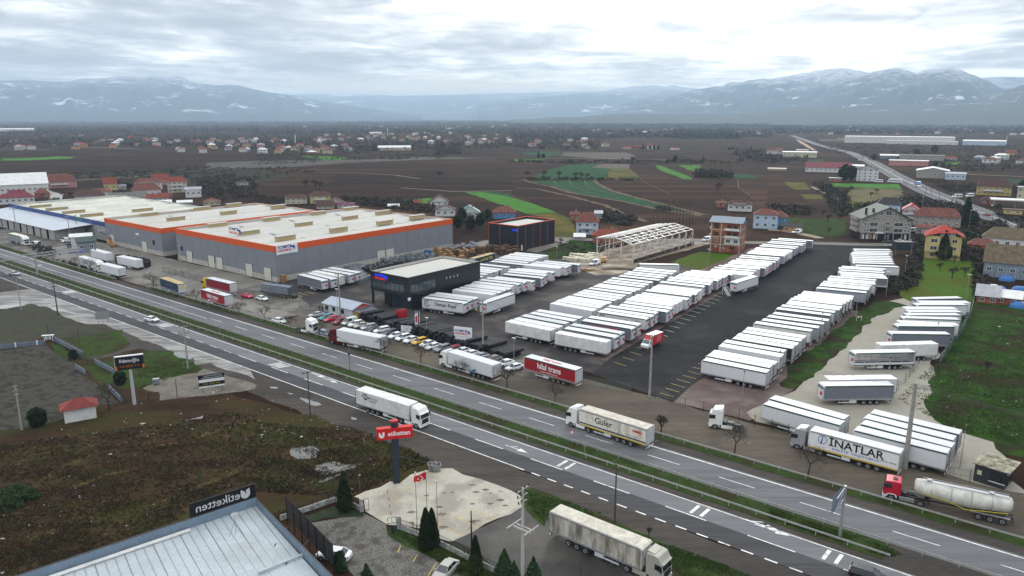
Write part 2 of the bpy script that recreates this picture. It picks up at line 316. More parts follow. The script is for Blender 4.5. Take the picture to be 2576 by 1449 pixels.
# ploughed strips of different tone and furrow direction
for f_,pts_,c_,rot_ in ((h2,((-700,1110),(0,1075),(560,1045),(1300,1000),(2400,975),(2576,1000),(2850,1010),(2750,1060),(1900,1090),(1000,1110),(300,1120),(0,1120),(-500,1130)),(.04,.028,.023),.1),(h2,((900,1120),(1600,1140),(2576,1190),(2800,1200),(2700,1290),(2000,1290),(1300,1270),(700,1230)),(.022,.0155,.013),.3),(h2,((0,1120),(850,1115),(600,1240),(0,1330),(-350,1350),(-200,1200)),(.042,.03,.021),.5),
  (h2,((0,1340),(620,1250),(1300,1280),(2000,1300),(1500,1360),(700,1360),(300,1400),(0,1449),(-150,1400)),(.037,.023,.018),.2),(h3,((0,1000),(340,995),(330,1085),(160,1165),(0,1165)),(.045,.03,.024),0.),(h3,((880,1195),(1300,1190),(1900,1200),(2250,1180),(2450,1449),(1900,1449),(1330,1370),(1010,1280)),(.036,.023,.0175),.9),(h3,((1190,1040),(1440,1035),(1600,1170),(1300,1180)),(.04,.027,.024),.6),(h3,((1500,1035),(1670,1035),(1870,1105),(1820,1158)),(.042,.03,.024),.6),
  (h3,((2230,1170),(2576,1170),(2576,1449),(2470,1449)),(.05,.034,.023),1.),(a3,((0,20),(100,60),(400,150),(960,290),(1150,400),(860,370),(450,370),(120,230),(0,205)),(.03,.019,.0155),.8),(h1,((-100,1000),(740,975),(2000,940),(2576,950),(3000,960),(2700,1030),(1400,1080),(0,1120)),(.036,.027,.024),0.),(a3,((860,480),(1450,370),(1980,420),(1960,640),(1500,640),(1000,600)),(.042,.03,.022),.5),(h4,((0,1130),(140,1200),(300,1330),(460,1449),(0,1449)),(.045,.031,.022),1.1)):
 sheet('ploughed_field',px(f_,*pts_),.04,M('ploughed soil %d' % int(c_[0] * 1e4 + rot_ * 7),(c_[0] * .72,c_[1] * .5,c_[2] * .38),.95,.45,.32,c3=(c_[0] * 1.3,c_[1] * .88,c_[2] * .62),small=.12,bump=.1,stretch=(rot_,(.05,1,1)),spec=.04),1.5,12)
# dry weed strips and field tracks
for pts in (px(h3,(105,1180),(250,1222),(400,1250),(560,1305),(850,1355),(1150,1405)) + px(a3,(1480,350),(1900,410)),
   px(h3,(830,1185),(870,1225),(1000,1292),(1300,1372),(1560,1440)) + px(a3,(1900,395),(2200,420)),
   px(h3,(30,1262),(240,1270),(600,1350),(960,1445)) + px(a3,(1150,405),(1350,470))):
 ribbon('dry_grass_strip',pts,3.4,.11,strawline,2.2,3)
for pts,w_ in ((px(h2,(0,1066),(300,1052),(560,1036),(900,1012),(1300,990),(1800,975),(2400,968)),3),(px(h1,(215,1225),(480,1212),(800,1185),(1500,1140)),4),
   (px(h1,(520,830),(780,846),(1130,860),(1400,872)),7),(px(h1,(0,880),(500,876)),6),(px(h3,(340,965),(800,965),(1400,975),(2000,992)),4),(px(h3,(280,858),(560,865),(860,870)),6),
   (px(h4,(0,768),(280,775)),6),(px(h4,(1980,1125),(2576,1148)),4),(px(a4,(440,120),(520,160),(620,200),(760,300)),3),(px(h2,(650,1110),(1000,1108),(1400,1135),(1650,1170)),2),(px(h2,(1460,1262),(2000,1300),(2576,1290)),2)):
 ribbon('farm_track',pts,w_,.12,tanroad,w_ * .25,12)
for i in range(5): ribbon('furrow_track',px(h3,*(((420 + i * 152,1180),(450 + i * 150,1235),(560 + i * 150,1285),(720 + i * 160,1335)) if i < 3 else ((1180 + (i - 3) * 1090,1075 + 100 * (i - 3)),(1330 + (i - 3) * 950,1205 + 60 * (i - 3)),(1600 + (i - 3) * 800,1330 + 10 * (i - 3))))),.7,.13,strawline,.3,5)
# ---------------------------------------------------------------- second main road, village street, back lane
road2 = [G(*p) for p in ((1992,341),(2060,365),(2145,386),(2195,409),(2250,441),(2330,481),(2420,517),(2500,547),(2590,580))]
ribbon('road',road2,15,.14,M('far road asphalt',(.11,.11,.115),.8,.12,.3,spec=.08),0,10,label='pale grey main road running away to the hills')
for off in (-7.6,0,7.6):
 q = []
 for i,p in enumerate(road2):
  d = (road2[min(i + 1,8)] - road2[max(i - 1,0)]).normalized(); q.append(p + Vector((-d.y,d.x)) * off)
 ribbon('road_line',q,.22 if off else .5,.2,paint_w,0,10)
sheet('road_embankment',px(h4,(270,765),(330,790),(400,830),(480,885),(450,885),(330,815)),.2,M('excavated earth',(.36,.25,.18),.95,.15,.1),1,15)
ribbon('village_street',[G(*cF(x,y)) for x,y in ((640,520),(640,450),(670,400),(560,378),(480,350))],7,.1,M('village street concrete',(.3,.29,.27),.8,.12,.4),1,4)
ribbon('village_street',[G(165,1),G(165,2)] if 0 else [G(*a1(530,290)),G(*a1(560,230)),G(*a1(585,190))],8,.11,MATS['village street concrete'],.5,4)
ribbon('back_lane',px(a3,(330,645),(590,640)) + px(a3,(850,655),(1500,660),(1950,665),(2380,680),(2576,685)) + px(a4,(280,672),(480,688),(1000,702),(1400,700)),7,.07,conc,.3,5)
sheet('hall_forecourt',px(a3,(135,765),(330,640),(590,632),(560,680),(380,740),(250,780)),.08,conc,.3,4)
ribbon('garden_path',px(a4,(0,552),(130,560),(330,592),(530,638)),5,.08,tanroad,.8,4)
# ---------------------------------------------------------------- yards
sheet('factory_yard',[S(-330,112),S(-172,112),S(-166,141),S(-165,182),S(-196,232),S(-184,262),S(-212,262),S(-212,138),S(-292,138),S(-345,138),S(-345,112)],.012,M('factory yard concrete',(.2,.185,.16),.8,.25,.22,c3=(.13,.12,.105),bump=.01,small=.5),.5,4)
sheet('trailer_yard',[S(-212,138),S(-172,126),S(-78,129),S(-84,150),S(-93,235),S(-97,300),S(-125,240),S(-150,232),S(-178,240),S(-196,222),S(-212,200)],.02,asph_y,.4,3)
sheet('gravel_strip',[S(-88,138),S(-81,137.5),S(-95,300),S(-101,330),S(-112,300),S(-108,232)],.028,gpink,.3,3)
sheet('asphalt_lane',[S(-82.5,139.3),S(-80,128.3),S(-59,124.3),S(-60.6,141),S(-68,250),S(-72.5,322),S(-66,345),S(-101,336),S(-96,318)],.032,asph_n,.1,4)
sheet('pale_gravel_yard',[S(-46,128),S(-43,124.8),S(-20,124.5),S(-8,123.5),S(-2,124),S(-4,128),S(-8,142),S(-18,146),S(-21,158),S(-23,176),S(-25,200),S(-26,250),S(-40,250),S(-47,236),S(-44,212),S(-43.5,190),S(-43,172),S(-42.6,160),S(-42.8,148)],.03,gpale,1.,2.5)
sheet('gravel_lot',[S(-59.4,124.8),S(-60.5,141),S(-66,220),S(-44,220),S(-43,148),S(-44,124.9)],.024,gpink,.3,3)
sheet('weed_strip',[S(-49,160),S(-48,235),S(-44,239),S(-40,236),S(-44,212),S(-42.8,190),S(-42.5,172),S(-42,160),S(-43.5,146),S(-45.5,146)],.036,meadow,.8,2)
sheet('concrete_forecourt',[S(-212,118),S(-84,118),S(-83,129),S(-130,129.5),S(-158,129),S(-166,138),S(-212,138)],.016,M('muddy forecourt',(.09,.081,.0675),.75,.4,.3,c3=(.153,.1395,.117),bump=.02,small=.5),.5,4)
sheet('construction_ground',px(a3,(540,850),(850,800),(1000,740),(1450,640),(2000,640),(1980,700),(1700,770),(1270,880),(1240,930),(1100,1000),(830,1010),(700,960)),.034,M('trampled earth',(.22,.165,.115),.95,.25,.3,c3=(.36,.31,.25),bump=.06,small=.6),.8,3)
sheet('pavement_edge',px(a3,(1640,960),(1760,950),(1980,968),(1940,985),(1660,1010)),.036,gpink,.2,3)
# ---------------------------------------------------------------- the highway, in strips along TX
S0,S1 = -760,90
def strip(name,n0,n1,z,mat,s0=S0,s1=S1,jit=0,**k):
 return sheet(name,[S(s0,n0),S(s1,n0),S(s1,n1),S(s0,n1)],z,mat,jit,3.5 if jit else 99,**k)
strip('service_road',108.3,124.6,.004,dirt,-170,70,.8)
strip('service_road',108.3,128,.004,MATS['muddy forecourt'],-420,-170,.5)
strip('road_shoulder',76.5,84.2,.006,shoulder,jit=.7)
strip('carriageway',84,87.9,.012,asph_d,label='dark worn slow lane of the highway')
strip('carriageway',87.9,91.9,.012,asph_l,label='pale grey lane of the highway')
strip('road_shoulder',91.8,93.4,.014,shoulder,jit=.25)
strip('median_strip',93,97.4,.05,grass_d,-760,-14.8)
strip('median_strip',93.2,97.6,.016,shoulder,-14.8,90)
strip('carriageway',97.3,104.9,.012,asph_m,label='far two lane carriageway of the highway')
strip('road_shoulder',104.8,107.6,.01,shoulder,jit=.25)
strip('grass_verge',107.4,109.6,.04,grass_d,-237,70,.35)
strip('grass_verge',105.2,108.6,.04,grass_d,-420,-258,.35)
def dashes(name,n_,w_,L_,gap,s0,s1,mat=paint_w,z=.046):
 mb = MB(); s = s0
 while s < s1:
  a,b = S(s,n_ - w_ / 2),S(min(s + L_,s1),n_ - w_ / 2); c,d = S(min(s + L_,s1),n_ + w_ / 2),S(s,n_ + w_ / 2)
  mb.quad(L3(a,z),L3(b,z),L3(c,z),L3(d,z)); s += L_ + gap
 return struct(name,mb,mat)
dashes('edge_line',104.3,.28,60,0,S0,S1); dashes('edge_line',91.45,.2,60,0,S0,S1)
dashes('lane_line',100.9,.17,5.6,6.6,-186,S1); dashes('lane_line',100.3,.17,60,0,S0,-187); dashes('edge_line',98,.16,60,0,-20,S1)
dashes('lane_line',87.85,.2,6.2,5.8,-150,S1); dashes('lane_line',87.9,.16,3.2,3,-300,-150)
dashes('edge_line',84.1,.22,60,0,S0,-66); dashes('edge_line',84.05,.26,1.6,1.45,-66,S1)
def bars(sx,n_=89.7,k=6,w_=.42,len_=2.6,sk=.9):
 mb = MB()
 for i in range(k):
  a = S(sx + i * .85,n_ - len_ / 2); b = S(sx + i * .85 + w_,n_ - len_ / 2); c = S(sx + i * .85 + w_ + sk,n_ + len_ / 2); d = S(sx + i * .85 + sk,n_ + len_ / 2)
  mb.quad(L3(a,.048),L3(b,.048),L3(c,.048),L3(d,.048))
 struct('crossing_bars',mb,paint_w)
for u_,v_,k_ in ((705,917,5),(412,818,5)): q = G(u_,v_); bars(q.dot(TX) - 2,k=k_)
q = G(160,736); bars(q.dot(TX) - 2,89.9,5,.5,3)
for u_,v_ in ((1412,1164),(1745,1278),(2075,1390)):
 q = G(u_,v_); mb = MB(); s_ = q.dot(TX)
 for i in (0,1):
  a = S(s_ + i * 1.5,88.4); b = S(s_ + i * 1.5 + .5,88.4); c = S(s_ + i * 1.5 + .6,91); d = S(s_ + i * 1.5 + .1,91); mb.quad(*[L3(x,.048) for x in (a,b,c,d)])
 struct('crossing_bars',mb,paint_w)
def arrow(u_,v_):
 q = G(u_,v_); s_,n_ = q.dot(TX),q.dot(NX); mb = MB()
 mb.quad(*[L3(S(s_ + x,n_ + y),.048) for x,y in ((-2.5,-.09),(.4,-.09),(.4,.09),(-2.5,.09))])
 mb.add([L3(S(s_ + x,n_ + y),.048) for x,y in ((.4,-.55),(2.3,0),(.4,.55))],[(0,1,2)])
 mb.quad(*[L3(S(s_ + x,n_ + y),.048) for x,y in ((-1.7,.1),(-1.2,.1),(-.1,.75),(-.6,.75))])
 struct('road_arrow',mb,paint_w)
for p in ((800,945),(832,958),(1300,1130),(1945,1335),(1945 - 25,1322)): arrow(*p)
mb = MB()
for i in range(2):
 a = G(*cL(290,690 + i * 14)); b = G(*cL(600,636 + i * 14)); d = (b - a).normalized(); nn = Vector((-d.y,d.x)) * .2
 mb.quad(L3(a - nn,.05),L3(b - nn,.05),L3(b + nn,.05),L3(a + nn,.05))
struct('stop_line',mb,paint_w)
# ---------------------------------------------------------------- south side of the highway
sheet('waste_ground',[S(-225,78.5),S(-150,71),S(-128,74),S(-105,77.3),S(-84,78.7),S(-75,75),S(-76.5,69),S(-80.5,61),S(-84,52),S(-84,20),S(-90,-10),S(-150,-10),S(-152,20),S(-175,38),S(-240,55)],.008,waste,.9,3)
sheet('muddy_turning',px(b1,(-60,90),(250,60),(420,70),(640,170),(860,245),(1050,240),(1230,320),(1400,380),(1380,430),(1700,500),(1950,590),(1960,660),(2100,640),(2576,800),(2500,640),(1700,330),(1300,200),(1000,80),(700,20),(300,-110),(-60,-70)),.01,mudpale,.5,3)
sheet('dirt_access',px(b1,(960,600),(1200,540),(1450,480),(1700,500),(1500,420),(1350,380),(1300,460),(1120,540),(830,590)),.012,shoulder,.4,2)
sheet('dirt_access',px(b1,(1430,890),(1600,800),(1850,740),(2000,690),(2300,760),(2576,860),(2560,900),(2100,960),(1620,1010),(1600,930)),.013,M('stony ground',(.17,.15,.12),.95,.35,1.2,bump=.05,c3=(.09,.08,.065)),.5,2)
sheet('paved_lot',px(b1,(-200,500),(300,440),(450,430),(520,520),(690,600),(760,680),(870,780),(1000,880),(1220,1040),(980,1060),(970,1130),(640,1200),(400,1260),(200,1300),(-200,1330)),.014,paver,.3,3)
for pts in (((-60,110),(300,40),(460,70),(700,190),(830,250),(1000,260),(1130,290),(1240,350),(1310,460),(1050,560),(850,590),(690,480),(520,360),(300,420),(-60,470)),):
 sheet('rough_grass',px(b1,*pts),.018,M('verge mix',(0.035,0.038,0.015),.95,.4,.3,c3=(.025,.019,.014),bump=.08,small=.7),.7,2.5)
sheet('rough_grass',px(b1,(620,380),(880,360),(1230,300),(1240,350),(1310,460),(1050,560),(850,590),(740,470)),.022,grass_d,.5,2)
sheet('rough_grass',px(b1,(480,420),(640,460),(700,620),(600,570)),.022,grass_d,.3,2)
sheet('rough_grass',px(b1,(1030,620),(1450,520),(1700,510),(1800,560),(1880,600),(2020,690),(1980,730),(1620,790),(1440,880),(1300,900),(1160,880),(850,680)),.023,grass_d,.5,2)
sheet('rough_grass',px(b1,(860,680),(960,650),(1100,720),(1150,880),(1010,850)),.026,grass_d,.3,2)
sheet('concrete_apron',px(d2,(985,650),(1100,600),(1250,560),(1350,500),(1450,520),(1560,430),(1740,385),(1850,380),(1960,370),(2080,430),(2260,470),(2440,540),(2576,590),(2700,660),(2690,740),(2560,820),(2320,930),(1960,1110),(1830,1080),(1640,980),(1340,930),(1090,800),(1080,690)),.02,apron,.3,2)
sheet('car_park',px(d2,(480,930),(700,880),(1090,820),(1290,930),(1330,1040),(1500,1150),(1700,1230),(1860,1310),(2050,1400),(2150,1520),(1000,1600),(980,1449),(780,1200),(600,1080)),.016,M('grey block paving',(.18,.168,.15),.9,.3,5,c2=(.06,.0552,.048),c3=(.066,.06,.048),small=.13,bump=.03,thr=(.42,.56)),.3,2)
sheet('side_road',px(d2,(1990,1100),(2320,935),(2576,820),(2750,740),(2900,810),(3300,1010),(3900,1330),(4200,1600),(2500,1600),(2300,1300),(2180,1180)),.012,M('side road asphalt',(.0372,.0341,.0298),.6,.3,.3,c3=(.062,.0558,.0465),small=.5,bump=.01),.3,3)
sheet('rough_grass',px(d3,(60,590),(200,560),(400,640),(520,700),(900,820),(1100,930),(1400,1050),(1600,1180),(2300,1449),(2600,1600),(1700,1600),(1300,1200),(850,1000),(370,800),(330,950),(150,790)),.024,grass_d,.5,2)
sheet('rough_grass',px(d2,(390,880),(600,810),(800,740),(990,780),(1080,800),(1090,850),(700,880),(470,930)),.026,M('dark lawn',(.015,.025,.0075),.95,.4,.8,bump=.06),.3,2)  # lawn strip in a darker, mottled green
sheet('rough_grass',px(d2,(1310,960),(1400,960),(1640,1060),(2120,1290),(2400,1420),(2500,1600),(2150,1560),(1900,1320),(1700,1230),(1500,1140),(1330,1040)),.026,grass_d,.3,2)
sheet('rough_grass',px(d2,(1990,1110),(2180,1180),(2500,1400),(2600,1600),(2350,1600),(2100,1250),(1850,1130)),.022,MATS['verge mix'],.3,2)
sheet('rough_grass',px(d1,(-100,560),(330,590),(250,720),(-100,830)),.02,MATS['dark lawn'],.5,2)
strw = M('straw streak',(.085,.06,.026),.95,.5,.5,c3=(.035,.025,.013),bump=.1,small=.8,stretch=(.3,(.3,1,1)),spec=.04)
for pts_,w_ in ((((200,640),(600,400),(1000,200),(1350,60),(1700,-40)),1.5),(((700,560),(1100,420),(1500,330)),1.),(((1600,700),(2200,480),(2576,300)),1.4),(((900,900),(1400,800),(1900,760)),1.6),(((300,1100),(700,900),(1100,700)),1.2),(((100,300),(600,250),(1000,100)),.9),(((1500,150),(2000,50),(2500,-100)),1.1)):
 ribbon('dry_grass_streak',px(d1,*pts_),w_,.012,strw,1.6,1.2)
for k_,pts in enumerate((px(d2,(350,170),(560,140),(650,180),(600,260),(420,270),(340,240)),px(d2,(600,340),(760,300),(900,340),(1090,310),(900,390),(700,430),(600,390)),px(d2,(620,500),(900,400),(880,430),(640,520)),
    px(b2,(140,875),(215,880),(210,895),(150,890)),px(b2,(305,925),(385,945),(340,955)),px(b2,(435,985),(540,1005),(665,1060),(600,1068),(500,1030)),px(b2,(950,1178),(1015,1190),(1010,1215),(960,1205)),
    px(b1,(1730,515),(1900,545),(1945,580),(1920,600),(1790,580)),px(b1,(1860,1210),(2050,1165),(2040,1195),(1900,1215)),px(b1,(480,60),(640,100),(830,150),(950,190),(800,150),(560,110)),
    px(b1,(-50,60),(200,40),(260,55),(60,90),(-50,95)))):
 sheet('puddle',pts,.04,puddle if k_ > 2 else M('drying puddle',(.12,.115,.105),.3,.3,1.5,bump=.01),.25,.8)
# litter and oil stains on the apron, marks on the asphalt
R5 = random.Random(5)
mb = MB()
for _ in range(34):
 x,y = R5.uniform(1500,2600),R5.uniform(480,1050); q = G(*d2(x,y));
 if y < 520 + (2080 - x) * .05 or y > 1100 - (x - 1900) * .45 or (x > 2300 and y < 560): continue
 r = R5.uniform(.15,.6); k = 12
 mb.add([(q.x + cos(2 * pi * i / k) * r * R5.uniform(.8,1.5),q.y + sin(2 * pi * i / k) * r * .7 * R5.uniform(.7,1.2),.05) for i in range(k)],[tuple(range(k))])
struct('oil_stains',mb,M('oil stain',(.13,.11,.09),.9,.3,2))
for a_,b_ in (((1450,530),(1600,590)),((1300,590),(1440,665)),((1730,410),(1880,475)),((1650,495),(1750,540)),((1985,835),(2240,975)),((1840,925),(2070,1050)),((2180,780),(2390,885)),((1455,1150),(1425,1215)),((1625,1235),(1580,1310)),((1820,1310),(1730,1449))):
 ribbon('parking_line',px(d2,a_,b_),.13,.03,paint_y,0,4)
for i in range(22):
 f_ = i / 21; a_ = S(-79.6 - 11 * f_ - 0.6,138 + 92 * f_); ribbon('parking_line',[a_ + TX * 0,a_ + TX * 3.4 - NX * .6],.13,.04,paint_y if i < 6 else paint_w,0,4)
for i in range(8):
 a_ = S(-60.2 - i * .25,127 + i * 3.1); ribbon('parking_line',[a_ - TX * 3.2 + NX * .3,a_],.13,.04,paint_y,0,4)
for (x0,y0),(x1,y1) in (((300,420),(375,452)),((320,380),(470,425)),((395,405),(475,425)),((438,393),(528,414)),((503,379),(585,400))):
 ribbon('parking_line',[G(*cC(x0,y0)),G(*cC(x1,y1))],.2,.04,paint_y,0,4)
# ---------------------------------------------------------------- mountains, each range its own terrain
def mtn_mat(name,low,snowh,snowamt,sc_=.0012):
 pass
 m = bpy.data.materials.new(name); m.use_nodes = True; t = m.node_tree; n = t.nodes; L = t.links; b = n['Principled BSDF']
 b.inputs['Roughness'].default_value = .95; b.inputs['Specular IOR Level'].default_value = .1
 g = n.new('ShaderNodeNewGeometry'); s = n.new('ShaderNodeSeparateXYZ'); L.new(g.outputs['Position'],s.inputs[0])
 def nz(scale,det,loc=(0,0,0),rough=.6):
  mp = n.new('ShaderNodeMapping'); mp.inputs['Location'].default_value = loc; mp.inputs['Scale'].default_value = (1,1,2.2); L.new(g.outputs['Position'],mp.inputs[0])
  x = n.new('ShaderNodeTexNoise'); x.inputs['Scale'].default_value = scale; x.inputs['Detail'].default_value = det; x.inputs['Roughness'].default_value = rough; x.inputs['Distortion'].default_value = .8
  L.new(mp.outputs[0],x.inputs['Vector']); return x.outputs['Fac']
 def mt(op,a,b_,c=False):
  x = n.new('ShaderNodeMath'); x.operation = op; x.use_clamp = c
  for i,v in enumerate((a,b_)):
   if hasattr(v,'links'): L.new(v,x.inputs[i])
   else: x.inputs[i].default_value = v
  return x.outputs[0]
 big = nz(sc_,5); fine = nz(sc_ * 6,8,(3,4,5),.7); patch = nz(sc_ * 2.2,4,(300,40,9),.55)
 high = mt('DIVIDE',mt('SUBTRACT',s.outputs[2],snowh),420,)
 a = mt('ADD',mt('MULTIPLY',mt('SUBTRACT',big,.5),1.2),high)
 a = mt('MULTIPLY',mt('ADD',a,mt('MULTIPLY',mt('SUBTRACT',fine,.5),2.0)),snowamt,True)
 c = mt('MULTIPLY',mt('SUBTRACT',mt('ADD',patch,mt('MULTIPLY',fine,.5)),.86),14,True)
 c = mt('MULTIPLY',c,mt('MULTIPLY',mt('SUBTRACT',s.outputs[2],90),.02,True))
 f = mt('MAXIMUM',a,mt('MULTIPLY',c,.75))
 mi = n.new('ShaderNodeMix'); mi.data_type = 'RGBA'; L.new(f,mi.inputs['Factor']); mi.inputs['A'].default_value = (*low,1); mi.inputs['B'].default_value = (.82,.84,.87,1)
 L.new(mi.outputs['Result'],b.inputs['Base Color']); return m
def interp(pr,u):
 if u <= pr[0][0]: return pr[0][1]
 for (a,b),(c,d) in zip(pr,pr[1:]):
  if u <= c:
   t = (u - a) / (c - a); t = t * t * (3 - 2 * t) * .6 + t * .4; return b + (d - b) * t
 return pr[-1][1]
def ridge(pr,D,depth,mat,seed,rough=1.,label=None,du=4):
 us = [pr[0][0] + i * du for i in range(int((pr[-1][0] - pr[0][0]) / du) + 1)]; K = 34; mb = MB(); W = len(us)
 for j in range(K + 3):
  for u in us:
   x = u - 1288; vv = interp(pr,u) + 1.2 * noise.fractal(Vector((u * .045,seed,0)),.9,2.2,4) * min(1,(HOR - interp(pr,u)) / 40)
   fy = F * cos(PITCH) - (vv - 724.5) * sin(PITCH); fz = -F * sin(PITCH) - (vv - 724.5) * cos(PITCH); crest = max(2,CAMH + D * fz / hypot(x,fy)); az_ = atan2(x,fy)
   if j <= K:
    t = j / K; d = D - depth * (1 - t); q = Vector((sin(az_) * d,cos(az_) * d,0))
    sp = noise.hetero_terrain(Vector((q.x * .00075 + seed,q.y * .00045,seed)),1.,2.1,6,.7)
    rg = 1 - abs(noise.noise(Vector((az_ * 24 + seed * 3,t * 1.6 + noise.noise(Vector((az_ * 9,t * 2,seed))) * 1.2,seed)))) * 2
    r2_ = 1 - abs(noise.noise(Vector((az_ * 62 + seed,t * 3.2 + noise.noise(Vector((az_ * 30,t * 3,seed))) * .8,seed + 4)))) * 2
    base = t ** 1.25
    z = crest * base * (1 + (1 - t) * rough * (.55 * (rg - .55) + .28 * (r2_ - .5) + .22 * (sp - .5)))
    z = min(z,CAMH + (crest - CAMH) * (d / D) * .985) if t < .98 else crest
    z -= 8 * (1 - t)
   else:
    d = D + (j - K) * depth * .35; z = crest * (1 - (j - K) * .4)
   mb.v.append((sin(az_) * d,cos(az_) * d,max(z,-8)))
 for j in range(K + 2):
  for i in range(W - 1):
   a = j * W + i; mb.f.append([a,a + 1,a + W + 1,a + W]); mb.m.append(0)
 o = ob('mountain_range',mb.mesh('mountain_range',mat,smooth=True),kind='structure',label=label); return o
m_low = mtn_mat('snowy forest hills',(.045,.065,.085),480,.8,.0011); m_mid = mtn_mat('snow dusted hills',(.035,.055,.075),430,1.15,.0016)
m_far = mtn_mat('far snowy hills',(.06,.08,.1),450,.5,.0009)
m_hill = mtn_mat('bare foothill',(.05,.055,.05),900,.3,.002)
ridge([(-60,204),(0,202),(60,200),(130,205),(170,205),(215,197),(260,196),(300,191),(330,190),(355,192),(380,189),(420,195),(445,190),(452,191),(475,202),(520,212),(545,215),(575,213),(600,214),(640,225),(680,232),(705,236),(740,240),(790,252),(850,262),(920,272),(1000,284),(1060,290)],13500,4200,m_low,2.3,label='pale blue snow flecked range on the near side of the valley')
ridge([(560,250),(700,240),(740,238),(790,236),(815,236),(850,242),(900,240),(960,239),(1000,241),(1100,239),(1150,238),(1200,236),(1300,234),(1400,231),(1500,229),(1620,229),(1750,232),(1860,234)],21000,6500,m_far,5.1,.8,label='faint farthest range closing the valley')
ridge([(1200,262),(1300,250),(1400,240),(1480,232),(1518,230),(1550,223),(1600,216.5),(1645,214.5),(1670,217),(1693,214.5),(1725,220),(1758,223),(1820,232),(1900,240)],16500,5000,m_low,8.7,label='snow topped hills behind the big mountain spur')
ridge([(1500,292),(1530,276),(1543,271),(1570,262),(1600,253),(1650,247),(1690,243),(1713,236),(1763,223),(1813,216),(1838,207),(1863,207.5),(1888,201),(1920,198.5),(1932,200),(1970,192),(2032,182),(2060,176),(2082,173.5),(2110,171),(2132,172),(2160,177),(2182,182),(2230,190),(2330,200)],11500,3600,m_mid,11.9,label='big snow dusted mountain with wind turbines')
ridge([(2000,262),(2060,240),(2110,215),(2160,193),(2182,186),(2207,178),(2232,174),(2257,170.5),(2282,177),(2307,183.5),(2320,177),(2340,172),(2382,168.5),(2407,172),(2445,187),(2482,202),(2525,224),(2570,240),(2640,262)],9800,3200,m_mid,17.4,label='twin peaked mountain with powdered snow')
ridge([(2400,205),(2465,196),(2507,193),(2576,194),(2660,192)],14500,3500,m_low,21.2,.8,label='pale ridge behind the dark shoulder')
ridge([(2360,292),(2440,262),(2500,238),(2540,224),(2576,214),(2660,196)],8300,2200,m_hill,25.8,label='dark shoulder of the nearest mountain')
ridge([(1280,301),(1350,299),(1388,295),(1463,294),(1500,290),(1538,288),(1600,286.5),(1663,286),(1738,285),(1813,288),(1900,283),(2000,272),(2100,268),(2200,262),(2300,265),(2400,262),(2500,258),(2660,250)],7200,1700,m_hill,31.3,.7,label='low wooded foothills above the plain')
# air
hz = MB().box(-30000,30000,-300,30000,-30,780)
hm = bpy.data.materials.new('haze air'); hm.use_nodes = True; t = hm.node_tree; t.nodes.clear()
pv = t.nodes.new('ShaderNodeVolumePrincipled'); pv.inputs['Color'].default_value = (.60,.78,.95,1); pv.inputs['Density'].default_value = HAZE = 8.5e-5; pv.inputs['Anisotropy'].default_value = 0.2
om = t.nodes.new('ShaderNodeOutputMaterial'); t.links.new(pv.outputs[0],om.inputs['Volume'])
ob('haze',hz.mesh('haze',hm),kind='stuff',label='thin blue winter haze over the whole valley')
# ---------------------------------------------------------------- vehicle materials
white = P('white panel',(.6,.61,.62),.4,.03); white2 = M('weathered white panel',(.62,.62,.6),.5,.12,.8); roofw = M('trailer roof sheet',(.56,.57,.58),.45,.05,.5)
greyc = P('grey curtain',(.14,.155,.185),.5,.05); greyl = P('light grey curtain',(.27,.29,.33),.5,.05); green = P('green rail',(.02,.07,.05),.5)
dark = P('dark chassis',(.02,.02,.022),.6); tyre = P('tyre rubber',(.018,.018,.018),.85); steel = P('zinc steel',(.42,.43,.44),.35,metal=.6); rimm = P('wheel rim',(.3,.31,.33),.4,metal=.4)
red = P('red box',(.55,.01,.015),.5); glass = P('vehicle glass',(.012,.018,.022),.08,spec=.8); black = P('black plastic',(.012,.012,.013),.55)
lampr = P('tail lamp',(.4,.02,.01),.3); lampw = P('head lamp',(.6,.62,.65),.15); headb = P('headboard grey',(.55,.57,.6),.45); hband = P('headboard band',(.06,.11,.12),.5)
ribm = P('panel joint',(.42,.43,.43),.6); orange_l = P('marker orange',(.6,.18,.02),.5)
creamb = M('stained cream tarpaulin',(.56,.53,.45),.6,.25,.9,stretch=(0,(1.2,1.2,.25)),thr=(.3,.55)); dirtyb = M('filthy tarpaulin',(.36,.34,.29),.7,.45,.7,c2=(.13,.115,.09),stretch=(0,(1.3,1.3,.22)),thr=(.35,.6)); roofc = M('dusty roof sheet',(.50,.46,.38),.7,.2,.7)
redt = P('red tarpaulin',(.30,.008,.018),.45); bluet = P('navy tarpaulin',(.012,.03,.09),.5); roofo = M('ochre roof sheet',(.42,.32,.16),.8,.25,.8); blackt = P('black tarpaulin',(.015,.015,.02),.5)
def wheel_mb(r=.5,w_=.32):
 mb = MB(); mb.tube((0,-w_ / 2,0),(0,w_ / 2,0),r,n=14,m=0); mb.tube((0,-w_ / 2 - .01,0),(0,w_ / 2 + .01,0),r * .56,n=10,m=1); mb.tube((0,-w_ / 2 - .03,0),(0,w_ / 2 + .03,0),r * .22,n=8,m=0); return mb
WH = wheel_mb().mesh('wheel',[tyre,rimm]); WHC = wheel_mb(.33,.22).mesh('wheel',[tyre,rimm])
TM = {}
